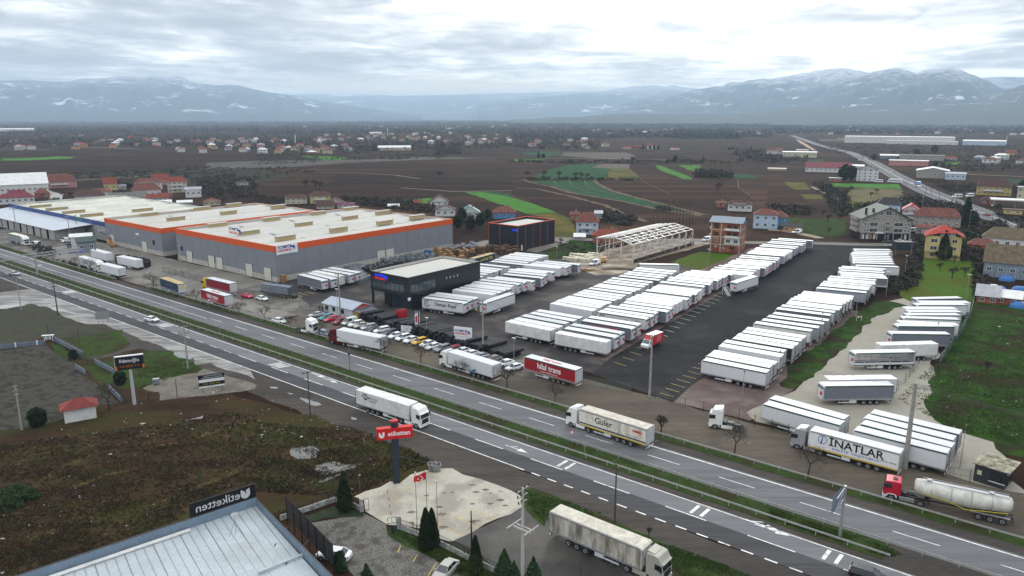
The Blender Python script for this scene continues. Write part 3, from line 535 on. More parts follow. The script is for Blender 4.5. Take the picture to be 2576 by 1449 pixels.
def trailer_meshes(kind,side,roofmat,doorstyle='bars'):
 k = (kind,side.name,roofmat.name)
 if k in TM: return TM[k]
 D = []
 b = MB()
 if kind == 'slat':
  b.box(-6.78,-6.6,-1.25,1.25,1.2,3.85); b.box(-6.8,6.8,-1.27,1.27,1.1,1.28,1); b.box(-6.8,6.8,-1.27,-1.22,1.28,1.75); b.box(-6.8,6.8,1.22,1.27,1.28,1.75)
  D.append(('body',b.mesh('body',[headb,dark]),(0,0,0)))
  sl = MB().box(-6.7,6.7,-.02,.02,-.06,.06); slm = sl.mesh('slat',steel)
  for s_ in (-1,1):
   for i in range(5): D.append(('slat',slm,(0,s_ * 1.22,2.1 + i * .34)))
  pm = MB().box(-.06,.06,-.05,.05,1.28,3.8).mesh('stanchion',steel)
  for s_ in (-1,1):
   for x in (-3.9,-1.1,1.7,4.4): D.append(('stanchion',pm,(x,s_ * 1.2,0)))
 elif kind == 'box':
  b.box(-6.8,6.8,-1.28,1.28,1.2,3.97); D.append(('body',b.mesh('body',[side],bevel=.04),(0,0,0)))
  b = MB().box(-6.81,6.81,-1.295,1.295,1.12,1.3).mesh('side_rail',steel); D.append(('side_rail',b,(0,0,0)))
  b = MB()
  for i in range(11): b.box(-6.2 + i * 1.24 - .012,-6.2 + i * 1.24 + .012,-1.2,1.2,3.965,3.985)
  for z_ in (2.1,3.0):
   for s_ in (-1,1): b.box(-6.75,6.75,s_ * 1.283 - .004,s_ * 1.283 + .004,z_,z_ + .02)
  D.append(('panel_joint',b.mesh('panel_joint',ribm),(0,0,0)))
 else:
  b.box(-6.75,6.7,-1.235,1.235,1.2,3.8);
  D.append(('curtain',b.mesh('curtain',side),(0,0,0)))
  b = MB().box(-6.8,6.75,-1.275,1.275,1.08,1.32)
  D.append(('side_rail',b.mesh('side_rail',steel if kind != 'truck' else P('yellow sill',(.5,.36,.06),.6)),(0,0,0)))
  st = MB()
  for s_ in (-1,1):
   for i in range(22): st.box(-6.5 + i * .61,-6.46 + i * .61,s_ * 1.24 - .012,s_ * 1.24 + .012,1.3,1.62)
  D.append(('curtain_strap',st.mesh('curtain_strap',headb),(0,0,0)))
 if kind != 'box':
  b = MB().xz([(-6.8,3.74),(6.55,3.74),(6.55,3.94),(-6.8,3.94)],-1.285,1.285); D.append(('roof_rail',b.mesh('roof_rail',green if kind not in ('truck','old') else steel),(0,0,0)))
  b = MB().xz([(-6.78,3.93),(6.62,3.93),(6.5,4.0),(-6.78,4.0)],-1.16,1.16); b.xz([(6.5,3.7),(6.84,3.7),(6.84,3.78),(6.62,3.97),(6.5,3.97)],-1.27,1.27)
  for i in range(1,11): b.box(-6.7 + i * 1.22,-6.66 + i * 1.22,-1.12,1.12,3.985,4.012)
  D.append(('roof',b.mesh('roof',roofmat),(0,0,0)))
 # front wall
 b = MB().box(6.7,6.83,-1.24,1.24,1.15,3.7,0);
 if kind != 'box': b.box(6.825,6.85,-1.15,1.15,3.2,3.62,1); b.box(6.825,6.86,-1.25,-1.12,1.15,3.7,2); b.box(6.825,6.86,1.12,1.25,1.15,3.7,2)
 D.append(('headboard',b.mesh('headboard',[headb if kind != 'box' else side,hband,steel]),(0,0,0)))
 if kind != 'box' or 0: D.append(('document_box',MB().box(6.83,7.02,.25,.72,2.0,2.62).mesh('document_box',red),(0,0,0)))
 # rear doors
 dm = MB().box(-.03,.03,-.6,.6,1.3,3.75,0)
 for y in (-.3,.25): dm.tube((-.06,y,1.3),(-.06,y,3.75),.025,n=4,m=1)
 dm = dm.mesh('rear_door',[white,dark])
 for y in (-.62,.62): D.append(('rear_door',dm,(-6.82,y,0)))
 D.append(('rear_frame',MB().box(-6.86,-6.76,-1.29,-1.22,1.1,3.85).box(-6.86,-6.76,1.22,1.29,1.1,3.85).box(-6.86,-6.76,-1.29,1.29,1.0,1.28).mesh('rear_frame',dark if kind == 'box' else steel),(0,0,0)))
 D.append(('bumper',MB().box(-6.85,-6.75,-1.2,1.2,.5,.66,0).box(-6.7,-6.6,-1,-.9,.5,1.1,1).box(-6.7,-6.6,.9,1,.5,1.1,1).box(-6.87,-6.85,-1.2,-.8,.5,.66,2).box(-6.87,-6.85,.8,1.2,.5,.66,2).mesh('bumper',[white,dark,lampr]),(0,0,0)))
 b = MB().box(-6.7,5.2,-.6,-.45,.95,1.15).box(-6.7,5.2,.45,.6,.95,1.15)
 for x in (-1.2,-2.5,-3.8): b.box(x - .08,x + .08,-.95,.95,.42,.58); b.box(x - .3,x + .5,-.6,-.5,.5,.95); b.box(x - .3,x + .5,.5,.6,.5,.95)
 for s_ in (-1,1): b.box(2.9,3.05,s_ * .95 - .07,s_ * .95 + .07,.12,1.15); b.box(2.8,3.15,s_ * .95 - .14,s_ * .95 + .14,.02,.12)
 b.box(2.95,3.0,-.95,.95,.6,.7)
 D.append(('chassis',b.mesh('chassis',dark),(0,0,0)))
 tb = MB().box(.2,1.5,-1.2,-.7,.45,1.05).mesh('tool_box',white)
 D.append(('tool_box',tb,(0,0,0))); D.append(('tool_box',tb,(0,1.9,0)))
 for s_ in (-1,1):
  D.append(('side_guard',MB().box(1.6,3.7,s_ * 1.2 - .02,s_ * 1.2 + .02,.5,.72).mesh('side_guard',headb),(0,0,0)))
  for x in (-1.2,-2.5,-3.8): D.append(('wheel',WH,(x,s_ * 1.08,.5)))
 TM[k] = D; return D
def build_parts(root,D,off=(0,0,0)):
 for nme,me,l in D: ob(nme,me,root,(l[0] + off[0],l[1] + off[1],l[2] + off[2]),kind='stuff' if nme == 'curtain_strap' else None)
def textile(root,side_y,items,off=(0,0,0)):
 # items: (text, size, x, z, mat, bold, sx)
 for tx,sz,x,z,mt_,bo,sx in items:
  rot = (pi / 2,0,0) if side_y < 0 else (pi / 2,0,pi)
  lettering(root,tx,sz,(x + off[0],side_y * 1.262 + off[1],z + off[2]),rot,mt_,bo,sx=sx)
def trailer(L_=None,R_=None,ang=None,fwd=1,kind='curtain',side=None,label='',group='semi trailers parked in the yard',roofmat=None,box_pts=None,only=None):
 """L_, R_: photo positions of the two ends of the roof edge nearest the camera (z = 4); fwd=1: front towards the R_ end"""
 side = side or (white if kind != 'curtain' else greyl)
 p = G(*L_,4.0) if L_ else None; q = G(*R_,4.0) if R_ else None
 if ang is None: d = (q - p).normalized()
 else: d = Vector((cos(radians(ang)),sin(radians(ang))))
 if p is not None and q is not None: c = (p + q) / 2 + (d * .25 * fwd if kind != 'box' else d * 0)
 elif p is not None: c = p + d * 6.8
 else: c = q - d * (6.8 if kind == 'box' or fwd < 0 else 6.3)
 nn = Vector((-d.y,d.x)); c = c + nn * (1.275 if nn.y > 0 else -1.275)
 fd = d * fwd; rt = thing('semi_trailer',label,'trailer',c,atan2(fd.y,fd.x),group)
 build_parts(rt,trailer_meshes(kind,side,roofmat or roofw)); rt['_s'] = (-1 if fwd > 0 else 1)
 return rt
def tractor_parts(root,ox,paint,roofp=None,flat=False,skirt=True):
 """cab and tractor chassis, front towards +x, rear end at ox"""
 if ('tr',paint.name,flat) not in TM:
  D = []
  h = 3.0 if flat else 3.75
  c = MB().xz([(3.75,.95),(5.9,.8),(6.02,1.25),(6.02,1.95),(5.8,2.85),(5.35,h - .1) if not flat else (5.7,h - .05),(4.9,h),(3.85,h),(3.72,h - .2)],-1.2,1.2)
  D.append(('cab',c.mesh('cab',paint,bevel=.09),(0,0,0)))
  if not flat: D.append(('roof_deflector',MB().xz([(3.8,3.6),(5.1,3.55),(4.75,3.85),(3.8,4.0)],-.95,.95).mesh('roof_deflector',paint,bevel=.05),(0,0,0)))
  D.append(('roof_hatch',MB().box(4.3,4.9,-.35,.35,h,h + .1).mesh('roof_hatch',black),(0,0,0)) if flat else ('sun_visor',MB().xz([(5.6,2.95),(6.0,2.75),(6.02,2.8),(5.62,3.05)],-1.1,1.1).mesh('sun_visor',paint),(0,0,0)))
  ws = MB().add([(6.045,-1.05,1.98),(6.045,1.05,1.98),(5.845,.98,2.8),(5.845,-.98,2.8),(5.9,-1.05,1.98),(5.9,1.05,1.98),(5.7,.98,2.8),(5.7,-.98,2.8)],[(0,1,2,3),(4,7,6,5),(0,4,5,1),(3,2,6,7),(0,3,7,4),(1,5,6,2)])
  D.append(('windscreen',ws.mesh('windscreen',glass),(0,0,0)))
  for s_ in (-1,1):
   D.append(('side_window',MB().xz([(4.95,2.0),(5.85,1.98),(5.7,2.7),(4.95,2.72)],s_ * 1.215 - .012,s_ * 1.215 + .012).mesh('side_window',glass),(0,0,0)))
   D.append(('mirror',MB().box(5.75,5.95,s_ * 1.4 - .1,s_ * 1.4 + .1,2.0,2.7).box(5.8,5.85,min(s_ * 1.2,s_ * 1.4),max(s_ * 1.2,s_ * 1.4),2.6,2.65).mesh('mirror',black),(0,0,0)))
   D.append(('headlight',MB().box(5.98,6.07,s_ * .95 - .2,s_ * .95 + .2,.72,.92).mesh('headlight',lampw),(0,0,0)))
   if skirt: D.append(('side_skirt',MB().box(2.0,3.9,s_ * 1.17 - .04,s_ * 1.17 + .04,.4,1.0).mesh('side_skirt',paint if not flat else steel,bevel=.02),(0,0,0)))
   D.append(('mudguard',MB().xz([(4.15,.55),(4.25,1.0),(4.6,1.16),(5.2,1.16),(5.55,1.0),(5.65,.55),(5.5,.55),(5.3,1.0),(4.5,1.0),(4.3,.55)],s_ * 1.05 - .16,s_ * 1.05 + .16).mesh('mudguard',paint if not flat else headb),(0,0,0)))
   for x in (4.9,1.2): D.append(('wheel',WH,(x,s_ * 1.05,.5)))
  D.append(('grille',MB().box(6.0,6.06,-.8,.8,1.0,1.8).mesh('grille',black),(0,0,0)))
  D.append(('front_bumper',MB().box(5.6,6.08,-1.22,1.22,.38,.85).mesh('front_bumper',paint if not flat else headb,bevel=.05),(0,0,0)))
  b = MB().box(0,5.2,-.45,-.3,.7,.95).box(0,5.2,.3,.45,.7,.95).box(.7,1.7,-.45,.45,.95,1.08); b.box(3.0,3.6,-.9,.9,.9,1.5); b.box(.05,.2,-1.1,1.1,.6,.9); b.box(1.1,1.3,-1,1,.42,.58); b.box(4.8,5,-1,1,.42,.58)
  D.append(('chassis',b.mesh('chassis',dark),(0,0,0)))
  TM[('tr',paint.name,flat)] = D
 build_parts(root,TM[('tr',paint.name,flat)],(ox,0,0))
def semi(L_,R_,fwd,kind,side,roofmat,paint,label,group='articulated lorries'):
 rt = trailer(L_,R_,None,fwd,kind,side,label,group,roofmat); rt.name = 'semi_truck'; rt['category'] = 'truck'
 rt.location.x -= .0; tractor_parts(rt,3.6,paint); return rt
# ---------------------------------------------------------------- parked semi trailers, row by row
wt,gl,gd,sw = 'curtain','curtain','curtain','slat'
def row(name,items,ang,fwd,end,grp,crop_,near='the highway'):
 n_ = len(items); out = []
 for i,it in enumerate(items):
  x,y,k = it[0],it[1],it[2]; a = it[3] if len(it) > 3 else (ang(i / max(1,n_ - 1)))
  kind = {'w': 'curtain','g': 'curtain','d': 'curtain','b': 'box','s': 'slat','k': 'curtain'}[k]
  side = {'w': white2 if R.random() < .3 else white,'g': greyl,'d': greyc,'b': white2 if R.random() < .5 else white,'s': greyl,'k': blackt}[k]
  lookd = {'w': 'white curtain trailer','g': 'light grey curtain trailer','d': 'dark grey curtain trailer','b': 'white box trailer','s': 'open slatted trailer','k': 'black curtain trailer'}[k]
  lab = f'{lookd}, {ordw(i)} from {near} in the {name}'
  kw = dict(L_=crop_(x,y)) if end == 'L' else dict(R_=crop_(x,y))
  out.append(trailer(ang=a,fwd=fwd,kind=kind,side=side,label=lab,group=grp,**kw))
 return out
ln = lambda a,b: (lambda t: a + (b - a) * t)
g_ = 'trailers in the {}'
row('row beside the black office',[(740,833,'w'),(812,795,'w'),(893,768,'w'),(1180,712,'b'),(1240,682,'w'),(1312,652,'w'),(1378,632,'d'),(1440,598,'b'),(1513,565,'w'),(1605,537,'w'),(1722,525,'w')],ln(-27,-27),1,'R','trailers in the row beside the black office',r1)
row('block beyond the black office',[(1855,475,'d'),(1900,440,'w'),(1935,407,'b'),(2012,395,'w')],ln(-25,-25),1,'R','trailers in the middle block past the office',r1)
row('block before the panel packs',[(2130,335,'b'),(2210,320,'w'),(2255,297,'w'),(2385,283,'d')],ln(-27,-27),1,'R','trailers in the block near the pale panels',r1)
row('row behind the black office',[(905,490,'w'),(1010,465,'w'),(1075,432,'w'),(1145,406,'w'),(1215,382,'b'),(1290,362,'d'),(1385,326,'w')],ln(-29,-29),-1,'R','trailers in the row behind the black office',r1)
row('far block before the dark hall',[(1615,288,'s'),(1665,262,'w'),(1742,230,'b'),(1795,207,'b'),(1865,182,'b'),(1935,161,'b')],ln(-29,-29),-1,'R','trailers in the far block before the dark hall',r1)
row('double block, worn asphalt side',[(145,915,'b'),(250,880,'b'),(355,835,'g'),(470,800,'g'),(560,765,'g'),(785,655,'b',-37),(860,622,'b'),(925,595,'w'),(1000,568,'b'),(1085,535,'g'),(1165,505,'b'),(1225,478,'g'),(1315,446,'w'),(1385,415,'d'),(1450,390,'b'),(1522,357,'w'),(1580,330,'g'),(1640,300,'d'),(1755,268,'d'),(1820,238,'w'),(1865,212,'g'),(1955,187,'w'),(2005,155,'b')],ln(-36.5,-27),-1,'L','trailers on the worn side of the double block',r2)
trailer(L_=r2(2070,98),ang=-6,fwd=1,kind='curtain',side=white,label='white trailer parked askew at the far end of the double block, below the steel frame')
row('double block, gravel side',[(1590,1215,'b'),(1680,1143,'g'),(1765,1090,'g'),(1925,1018,'d'),(2008,968,'s'),(2130,880,'w'),(2205,845,'g'),(2265,800,'g'),(2430,778,'d'),(2482,736,'w')],ln(-34,-30),1,'R','trailers on the gravel side of the double block',r2)
row('gravel side block',[(458,1052,'b'),(520,1022,'b'),(578,988,'b'),(640,960,'w'),(690,910,'w'),(765,888,'s'),(810,862,'b'),(855,838,'b'),(880,780,'w'),(970,750,'d'),(1018,715,'b'),(1085,692,'g'),(1125,665,'g'),(1180,645,'g'),(1212,628,'g'),(1290,608,'s')],ln(-31,-28),1,'R','trailers on the gravel side past the grey one',r3,'the grey one')
row('row below the brick block',[(980,562,'b'),(1012,536,'b'),(1057,508,'w'),(1118,482,'w'),(1205,466,'d'),(1252,442,'w'),(1282,422,'s'),(1312,407,'g'),(1368,386,'s'),(1412,356,'g'),(1437,332,'g'),(1522,300,'g'),(1545,282,'d'),(1580,262,'b'),(1632,240,'b'),(1652,224,'g'),(1702,195,'g'),(1742,176,'g'),(1818,150,'g'),(1852,130,'g'),(1876,102,'g'),(1975,88,'d')],ln(-24,-27),1,'L','trailers in the row below the brick block',r3)
row('row between asphalt and weeds',[(165,860,'w'),(222,797,'w'),(295,752,'b'),(410,655,'b'),(462,600,'w'),(592,552,'k'),(657,507,'b'),(727,460,'w'),(787,415,'b'),(905,332,'w'),(1012,290,'g'),(1092,240,'g'),(1172,197,'g'),(1222,128,'d'),(1292,88,'w')],ln(-36,-31),-1,'L','trailers between the black asphalt and the weeds',r5)
row('block opposite the barrier',[(648,880,'g'),(683,852,'b'),(708,815,'w'),(763,790,'b'),(818,764,'b'),(872,739,'b'),(893,714,'w')],ln(-30,-27),-1,'L','trailers opposite the orange barrier',r4,'the weeds corner')
row('grey led block',[(1090,655,'g'),(1132,618,'g'),(1155,595,'w'),(1185,568,'w'),(1250,545,'w'),(1250,520,'w'),(1280,493,'w')],ln(-27,-24),-1,'L','trailers in the grey led block by the weeds',r4,'its grey end')
row('slatted led block',[(1452,482,'s'),(1440,455,'w'),(1410,430,'w'),(1430,400,'g'),(1418,370,'w'),(1462,350,'w')],ln(-18,-20),-1,'L','trailers in the slatted led block',r4,'its slatted end')
row('block at the back gate',[(1675,335,'w',-11),(1630,295,'g',-9),(1630,270,'g'),(1632,245,'w'),(1628,222,'g'),(1622,198,'g'),(1608,172,'w'),(1628,153,'s'),(1658,130,'w'),(1648,103,'g')],ln(-8,-4),-1,'L','trailers in the last block before the gate',r4,'the lawn')
fr = 'trailers along the green fence'
for i,(a_,b_,k,sd,lk_) in enumerate([((410,1375),(1325,1365),'curtain',greyc,'dark grey curtain trailer nearest the tall concrete pole'),((455,1285),(1370,1270),'box',white,'white trailer tucked behind the nearest grey one'),((850,905),(1635,890),'slat',greyl,'open slatted trailer showing its empty ribs on pale gravel'),((1215,790),(1940,770),'box',white2,'plain white box trailer behind the open slatted one'),
  ((1380,625),(2125,635),'curtain',greyc,'dark grey trailer with a dark patch across its roof'),((1465,515),(2180,525),'curtain',greyc,'dark grey trailer with a corner of roof cut by a stripe'),((1530,470),(2170,500),'box',white2,'ribbed white box trailer between grey and white curtain ones'),((1565,405),(2240,425),'curtain',white,'white curtain trailer, fourth from the lawn end of the fence row'),
  ((1605,360),(2280,362),'curtain',white,'white curtain trailer, fifth from the lawn end of the fence row'),((1650,315),(2275,318),'curtain',white,'white curtain trailer, sixth from the lawn end of the fence row'),((1560,268),(2225,272),'box',white,'white box trailer sticking out towards the gravel by the fence'),((1750,215),(2355,215),'curtain',white,'white trailer, third from the lawn along the green fence'),((1785,180),(2398,182),'box',white,'white box trailer reaching nearest the green fence'),((1755,130),(2275,118),'curtain',greyc,'grey trailer beside the lawn at the head of the fence row')]):
 trailer(L_=r6(*a_),R_=r6(*b_),fwd=-1,kind=k,side=sd,label=lk_,group=fr)
cn = 'trailers in the corner by the dark cabin'
for a_,b_,sd,lk_ in [((165,165),(1035,405),white,'white trailer closest to the wire fence behind the silver lorry'),((230,100),(1085,340),white,'white trailer second from the wire fence behind the silver lorry'),((1215,465),(2265,730),white,'white trailer right behind the tall concrete pole, front one of four'),((1290,395),(2310,660),white,'white trailer second of the four behind the concrete pole'),((1320,325),(2335,580),white,'white trailer third of the four behind the concrete pole'),((1400,270),(2400,510),greyc,'dark sided trailer last of the four by the rough meadow')]:
 trailer(L_=cD(*a_),R_=cD(*b_),fwd=-1,kind='curtain',side=sd,label=lk_,group=cn)
wh_ = 'trailers beside the factory wall'
for a_,b_,k,sd,lk_ in [((410,220),(660,283),'curtain',greyc,'dark grey trailer nearest the road beside the factory wall'),((500,210),(730,265),'curtain',greyl,'grey trailer second in the five beside the factory wall'),((560,195),(800,240),'box',white2,'white box trailer in the middle of five beside the factory'),((640,182),(882,222),'curtain',greyl,'grey trailer fourth in the five beside the factory wall'),((700,165),(945,205),'curtain',greyl,'grey trailer fifth, nearest the galvanised stacks by the factory')]:
 trailer(L_=cC(*a_),R_=cC(*b_),fwd=1,kind=k,side=sd,label=lk_,group=wh_)
trailer(L_=r1(1130,820),R_=r1(1490,700),fwd=-1,kind='curtain',side=white,label='white trailer standing crosswise beside the man in the yellow vest')
trailer(L_=r3(1420,712),R_=r3(1688,628),fwd=-1,kind='curtain',side=white,label='lone white trailer standing crosswise on the black asphalt by the steps')
t_ = trailer(L_=r1(930,195),R_=r1(1215,118),fwd=1,kind='curtain',side=bluet,roofmat=roofo,label='navy trailer with yellow lettering and ochre roof among the pallets')
yel = P('yellow print',(.62,.5,.02),.5); txb = P('black print',(.015,.015,.018),.5); txw = P('white print',(.75,.75,.75),.5); txr = P('red print',(.5,.015,.02),.5); txn = P('navy print',(.012,.03,.2),.5); txbl = P('blue print',(.03,.12,.45),.5); txg = P('grey print',(.25,.27,.3),.5)
textile(t_,-1,[('WALTER',1.5,1.6,2.7,yel,.03,1.1),('LKW',1.0,-2.4,2.6,yel,.03,1.1)])
lf = 'trailers by the roadside gate'
t = trailer(L_=cL(1280,418),R_=cL(1520,482),fwd=1,kind='box',side=white,label='white box trailer nearest the green shed by the roadside',group=lf)
trailer(L_=cL(1662,515),R_=cL(1945,575),fwd=1,kind='box',side=white,label='white box trailer in front of the stacks of black crates',group=lf)
trailer(L_=cL(1425,622),R_=cL(1692,690),fwd=-1,kind='box',side=white,label='white box trailer showing its rear doors beside the highway entrance',group=lf)
t_ = trailer(L_=a1(1590,1030),R_=a1(1812,1108),fwd=-1,kind='curtain',side=bluet,roofmat=roofo,label='navy trailer with ochre roof on the verge by the bare trees',group=lf)
textile(t_,1,[('LKW WALTER',.8,0,2.7,P('dim yellow print',(.2,.18,.03),.6),0,1)])
for tx_,z_ in (('LKW',3.2),('WALTER',2.6)): lettering(t_,tx_,.62,(-6.9,0,z_),(pi / 2,0,-pi / 2),yel,.02)
t_ = trailer(L_=a1(2010,1148),R_=a1(2268,1222),fwd=-1,kind='curtain',side=redt,label='red trailer lettered hilal trans on the verge beside the warning sign',group=lf)
def hilal(t_,k=1.):
 textile(t_,1,[('hilal trans',1.75,0,2.75,txw,.035,.92),('www.hilaltrans.eu',.55,0,1.75,txw,.0,1.15)])
 lettering(t_,'hilal trans',1.3,(0,0,4.03),(0,0,pi),txr,.03,sx=.95)
hilal(t_)
for x_ in (2.5,-2.5): part('marker_plate',MB().box(x_ - .25,x_ + .25,1.28,1.3,1.15,1.35),orange_l,t_)
t_ = trailer(L_=b3(125,570),R_=b3(650,712),fwd=-1,kind='curtain',side=redt,label='big red trailer lettered hilal trans beside the white saloon car',group=lf); hilal(t_)
for x_ in (2.5,-2.5): part('marker_plate',MB().box(x_ - .25,x_ + .25,1.28,1.3,1.15,1.35),orange_l,t_)
# print on the parked ones
def find(lab): return next(o for o in col.objects if o.get('label','').startswith(lab))
t_ = find('white curtain trailer, first from the highway in the row beside the black office'); t_['label'] = 'white trailer lettered Osman Kaya in front of the black office'
textile(t_,-1,[('Osman Kaya',1.45,.9,2.7,txb,.025,.95),('Rayshot',.4,4.6,3.3,txb,0,1)])
rg = MB();
for i in range(28):
 a0,a1_ = pi * .2 + i / 28 * pi * 1.7,pi * .2 + (i + 1) / 28 * pi * 1.7
 rg.add([(cos(a) * r,-1.262,sin(a) * r) for a,r in ((a0,.95),(a1_,.95),(a1_,.72),(a0,.72))],[(0,1,2,3)])
part('logo_ring',rg,txb,t_,loc=(-5.2,0,2.65)); lettering(t_,'K',1.0,(-5.2,-1.265,2.65),(pi / 2,0,0),txbl,.03)
t_ = find('dark grey curtain trailer, fourth from the highway in the double block, gravel'); t_['label'] = 'grey trailer lettered AKINCILI in red in the double block'
textile(t_,-1,[('AKINCILI',1.5,-.6,2.9,txr,.04,1.35)])
t_ = find('white curtain trailer, sixth from the highway in the double block, gravel'); t_['label'] = 'white trailer with a black ring logo and Rayshot lettering'
textile(t_,-1,[('Rayshot',.4,4.6,3.2,txb,0,1)]); part('logo_ring',rg,txb,t_,loc=(-5.2,0,2.65))
# ---------------------------------------------------------------- lorries
rt = semi(b2(1003,900),b2(1530,1062),1,'box',white2,roofw,P('white cab',(.72,.72,.7),.3),'white lorry lettered GÜLBAHAR driving on the dark lane, behind the red sign')
dm = MB().add([(-5.3,-1.31,3.1),(-4.2,-1.31,2.4),(-3.1,-1.31,3.1),(-4.2,-1.31,3.75)],[(0,1,2,3)]); part('logo_diamond',dm,P('plum print',(.05,.008,.03),.5),rt)
lettering(rt,'GÜL',.75,(-4.2,-1.325,3.08),(pi / 2,0,0),txw,.02); lettering(rt,'BAHAR',.7,(-2.0,-1.3,3.05),(pi / 2,0,0),txg,0); lettering(rt,'TRANSPORT',.32,(-2.3,-1.3,2.5),(pi / 2,0,0),P('plum print',(.05,.008,.03)),0)
rt = semi(b3(678,1095),b3(1378,1310),-1,'truck',creamb,roofc,P('white cab',(.72,.72,.7),.3),'cream lorry lettered Güler driving on the far carriageway')
textile(rt,1,[('Güler',1.6,1.7,2.75,txb,.01,.95),('NMG',.62,-5.0,3.0,txr,.03,1.2),('0532 265 22 54',.34,-3.9,2.0,txg,0,1)])
for y_,c_,z_ in ((1.25,bluet,1.45),): part('tarpaulin_band',MB().box(-6.7,6.7,y_ - .01,y_ + .015,z_,z_ + .22),c_,rt)
rt = semi(b2(1010 + 890,510),b2(2415,665),-1,'box',white,roofw,P('white cab',(.72,.72,.7),.3),'white lorry parked beside the pipe stacks, behind the blue street sign')
rt = semi(b2(822,300),b2(1232,378),-1,'box',white,roofw,P('maroon cab',(.09,.005,.012),.3),'white box lorry with maroon cab parked along the row of cars')
rt = semi(cD(700,465),cD(1735,735),-1,'truck',P('clean white tarpaulin',(.72,.72,.7),.5,.03),roofw,P('silver cab',(.38,.38,.41),.35,metal=.3),'silver lorry lettered İNATLAR parked beside the tall concrete pole')
textile(rt,1,[('İNATLAR',1.85,-.5,2.85,txb,.03,1.05),('KALİTE  TAŞIYORUZ',.55,-.5,1.85,txbl,0,1.35),('SAKARYA - HENDEK',.26,-5.3,2.1,txb,0,1)])
rg2 = MB()
for i in range(28):
 a0,a1_ = i / 28 * pi * 2,(i + 1) / 28 * pi * 2
 rg2.add([(cos(a) * r,1.262,sin(a) * r) for a,r in ((a0,.72),(a1_,.72),(a1_,.62),(a0,.62))],[(0,1,2,3)])
rg2.add([(-.1,1.27,.95),(.35,1.27,-.85),(.05,1.27,-.6),(-.05,1.27,.35),(.12,1.27,.3)],[(0,1,2,3,4)]); part('logo_ring',rg2,txbl,rt,loc=(4.6,0,2.95))
rt = semi(d3(370,795),d3(1278,1168),1,'old',dirtyb,roofc,P('dusty beige cab',(.36,.34,.29),.4),'filthy grey lorry waiting on the side road in front')
part('front_slats',MB().box(6.84,6.88,-1.0,1.0,2.9,3.5,0).box(6.84,6.87,-1.1,1.1,1.3,2.8,1),[white,creamb],rt)
rt = semi(cL(1102,520),cL(1340,585),1,'box',white,roofw,P('white cab',(.72,.72,.7),.3),'white lorry among leafless bushes beside the overhead gantry')
rt = semi(cL(90,185),cL(300,235),1,'curtain',P('ash tarpaulin',(.24,.26,.27),.5),creamb,P('white cab',(.72,.72,.7),.3),'grey lorry with white cab in front of the blue hall')
rt = semi(a1(2075,1038),a1(2310,1095),-1,'curtain',P('crimson tarpaulin',(.22,.006,.015),.5),roofw,P('yellow cab',(.62,.42,.01),.35),'crimson lorry with yellow cab parked behind the red trailer')
def tractor(c,ang,paint,label,flat=False):
 rt = thing('tractor_unit',label,'truck',c,ang,'tractor units without trailers'); tractor_parts(rt,-3,paint,flat=flat); return rt
def two(f,a,b,z=.5): p,q = G(*f(*a),z),G(*f(*b),z); d = q - p; return (p + q) / 2,atan2(d.y,d.x)
c_,a_ = two(cA,(380,690),(610,730)); tractor(c_ + NX * 1.,a_,P('white cab',(.72,) * 3,.3),'white tractor unit parked between bare trees beside the cars')
c_,a_ = two(b3,(2280,1300),(2010,1260)); tractor(c_ + NX * .8,a_,P('white cab',(.72,) * 3,.3),'white tractor unit parked by the wire fence and gravel lot')
c_,a_ = two(cA,(2370,590),(2060,540)); tractor(c_ + NX * 1,a_,P('red cab',(.35,.008,.02),.35),'red tractor unit at the entrance of the black office yard')
# cement tanker
c_,a_ = two(d4,(2400,915),(1380,690)); rt = thing('cement_tanker','dirty white cement tanker lorry with a red cab behind the guardrail','tanker',c_ + NX * 1.2,a_,None)
tractor_parts(rt,3.2,P('bright red cab',(.42,.008,.03),.35),flat=True)
tk = MB(); secs = [(5.35,.55,2.75),(5.2,.95,2.68),(4.7,1.15,2.6),(3.4,1.2,2.5),(1.4,1.3,2.4),(0,1.33,2.34),(-1.4,1.33,2.34),(-3.2,1.22,2.44),(-5.6,1.08,2.6),(-6.2,.95,2.7),(-6.4,.55,2.72)]
k = 20
for x,r,z in secs:
 for i in range(k):
  a = 2 * pi * i / k; tk.v.append((x,cos(a) * min(r,1.25),z + sin(a) * r))
for j in range(len(secs) - 1):
 for i in range(k): tk.f.append([j * k + i,(j + 1) * k + i,(j + 1) * k + (i + 1) % k,j * k + (i + 1) % k]); tk.m.append(0)
tk.f.append(list(range(k))); tk.m.append(0); tk.f.append(list(range((len(secs) - 1) * k,len(secs) * k))[::-1]); tk.m.append(0)
part('tank',tk,M('streaked tank',(.52,.51,.46),.5,.12,1.0,c2=(.33,.32,.27),stretch=(0,(1,1,.4)),thr=(.2,.6)),rt,smooth=True)
for x,z in ((3.6,3.75),(-3.9,3.72)): part('hatch',MB().tube((x,0,z),(x,0,z + .22),.35,n=10),steel,rt)
part('walkway',MB().box(-5.9,4.4,-.35,.35,3.72,3.76).box(-5.9,4.4,.6,.66,3.8,3.83).box(-5.9,4.4,-.66,-.6,3.8,3.84),steel,rt)
for x in (3.2,.8,-1.6,-4): part('band',MB().tube((x - .04,0,2.42),(x + .04,0,2.42),1.31 if -2 < x < 1 else 1.24,n=24),P('tank band',(.3,.3,.27)),rt)
part('chassis',MB().box(-6.7,4.8,-.6,-.45,.9,1.1).box(-6.7,4.8,.45,.6,.9,1.1).box(-6.7,-6.5,-1.1,1.1,.6,.8),dark,rt)
for x in (-2.6,-4.0,-5.4):
 for s_ in (-1,1): ob('wheel',WH,rt,(x,s_ * 1.05,.5))
for s_ in (-1,1): part('mudguard',MB().box(-6.2,-1.6,s_ * 1.15 - .2,s_ * 1.15 + .2,1.08,1.14),steel,rt)
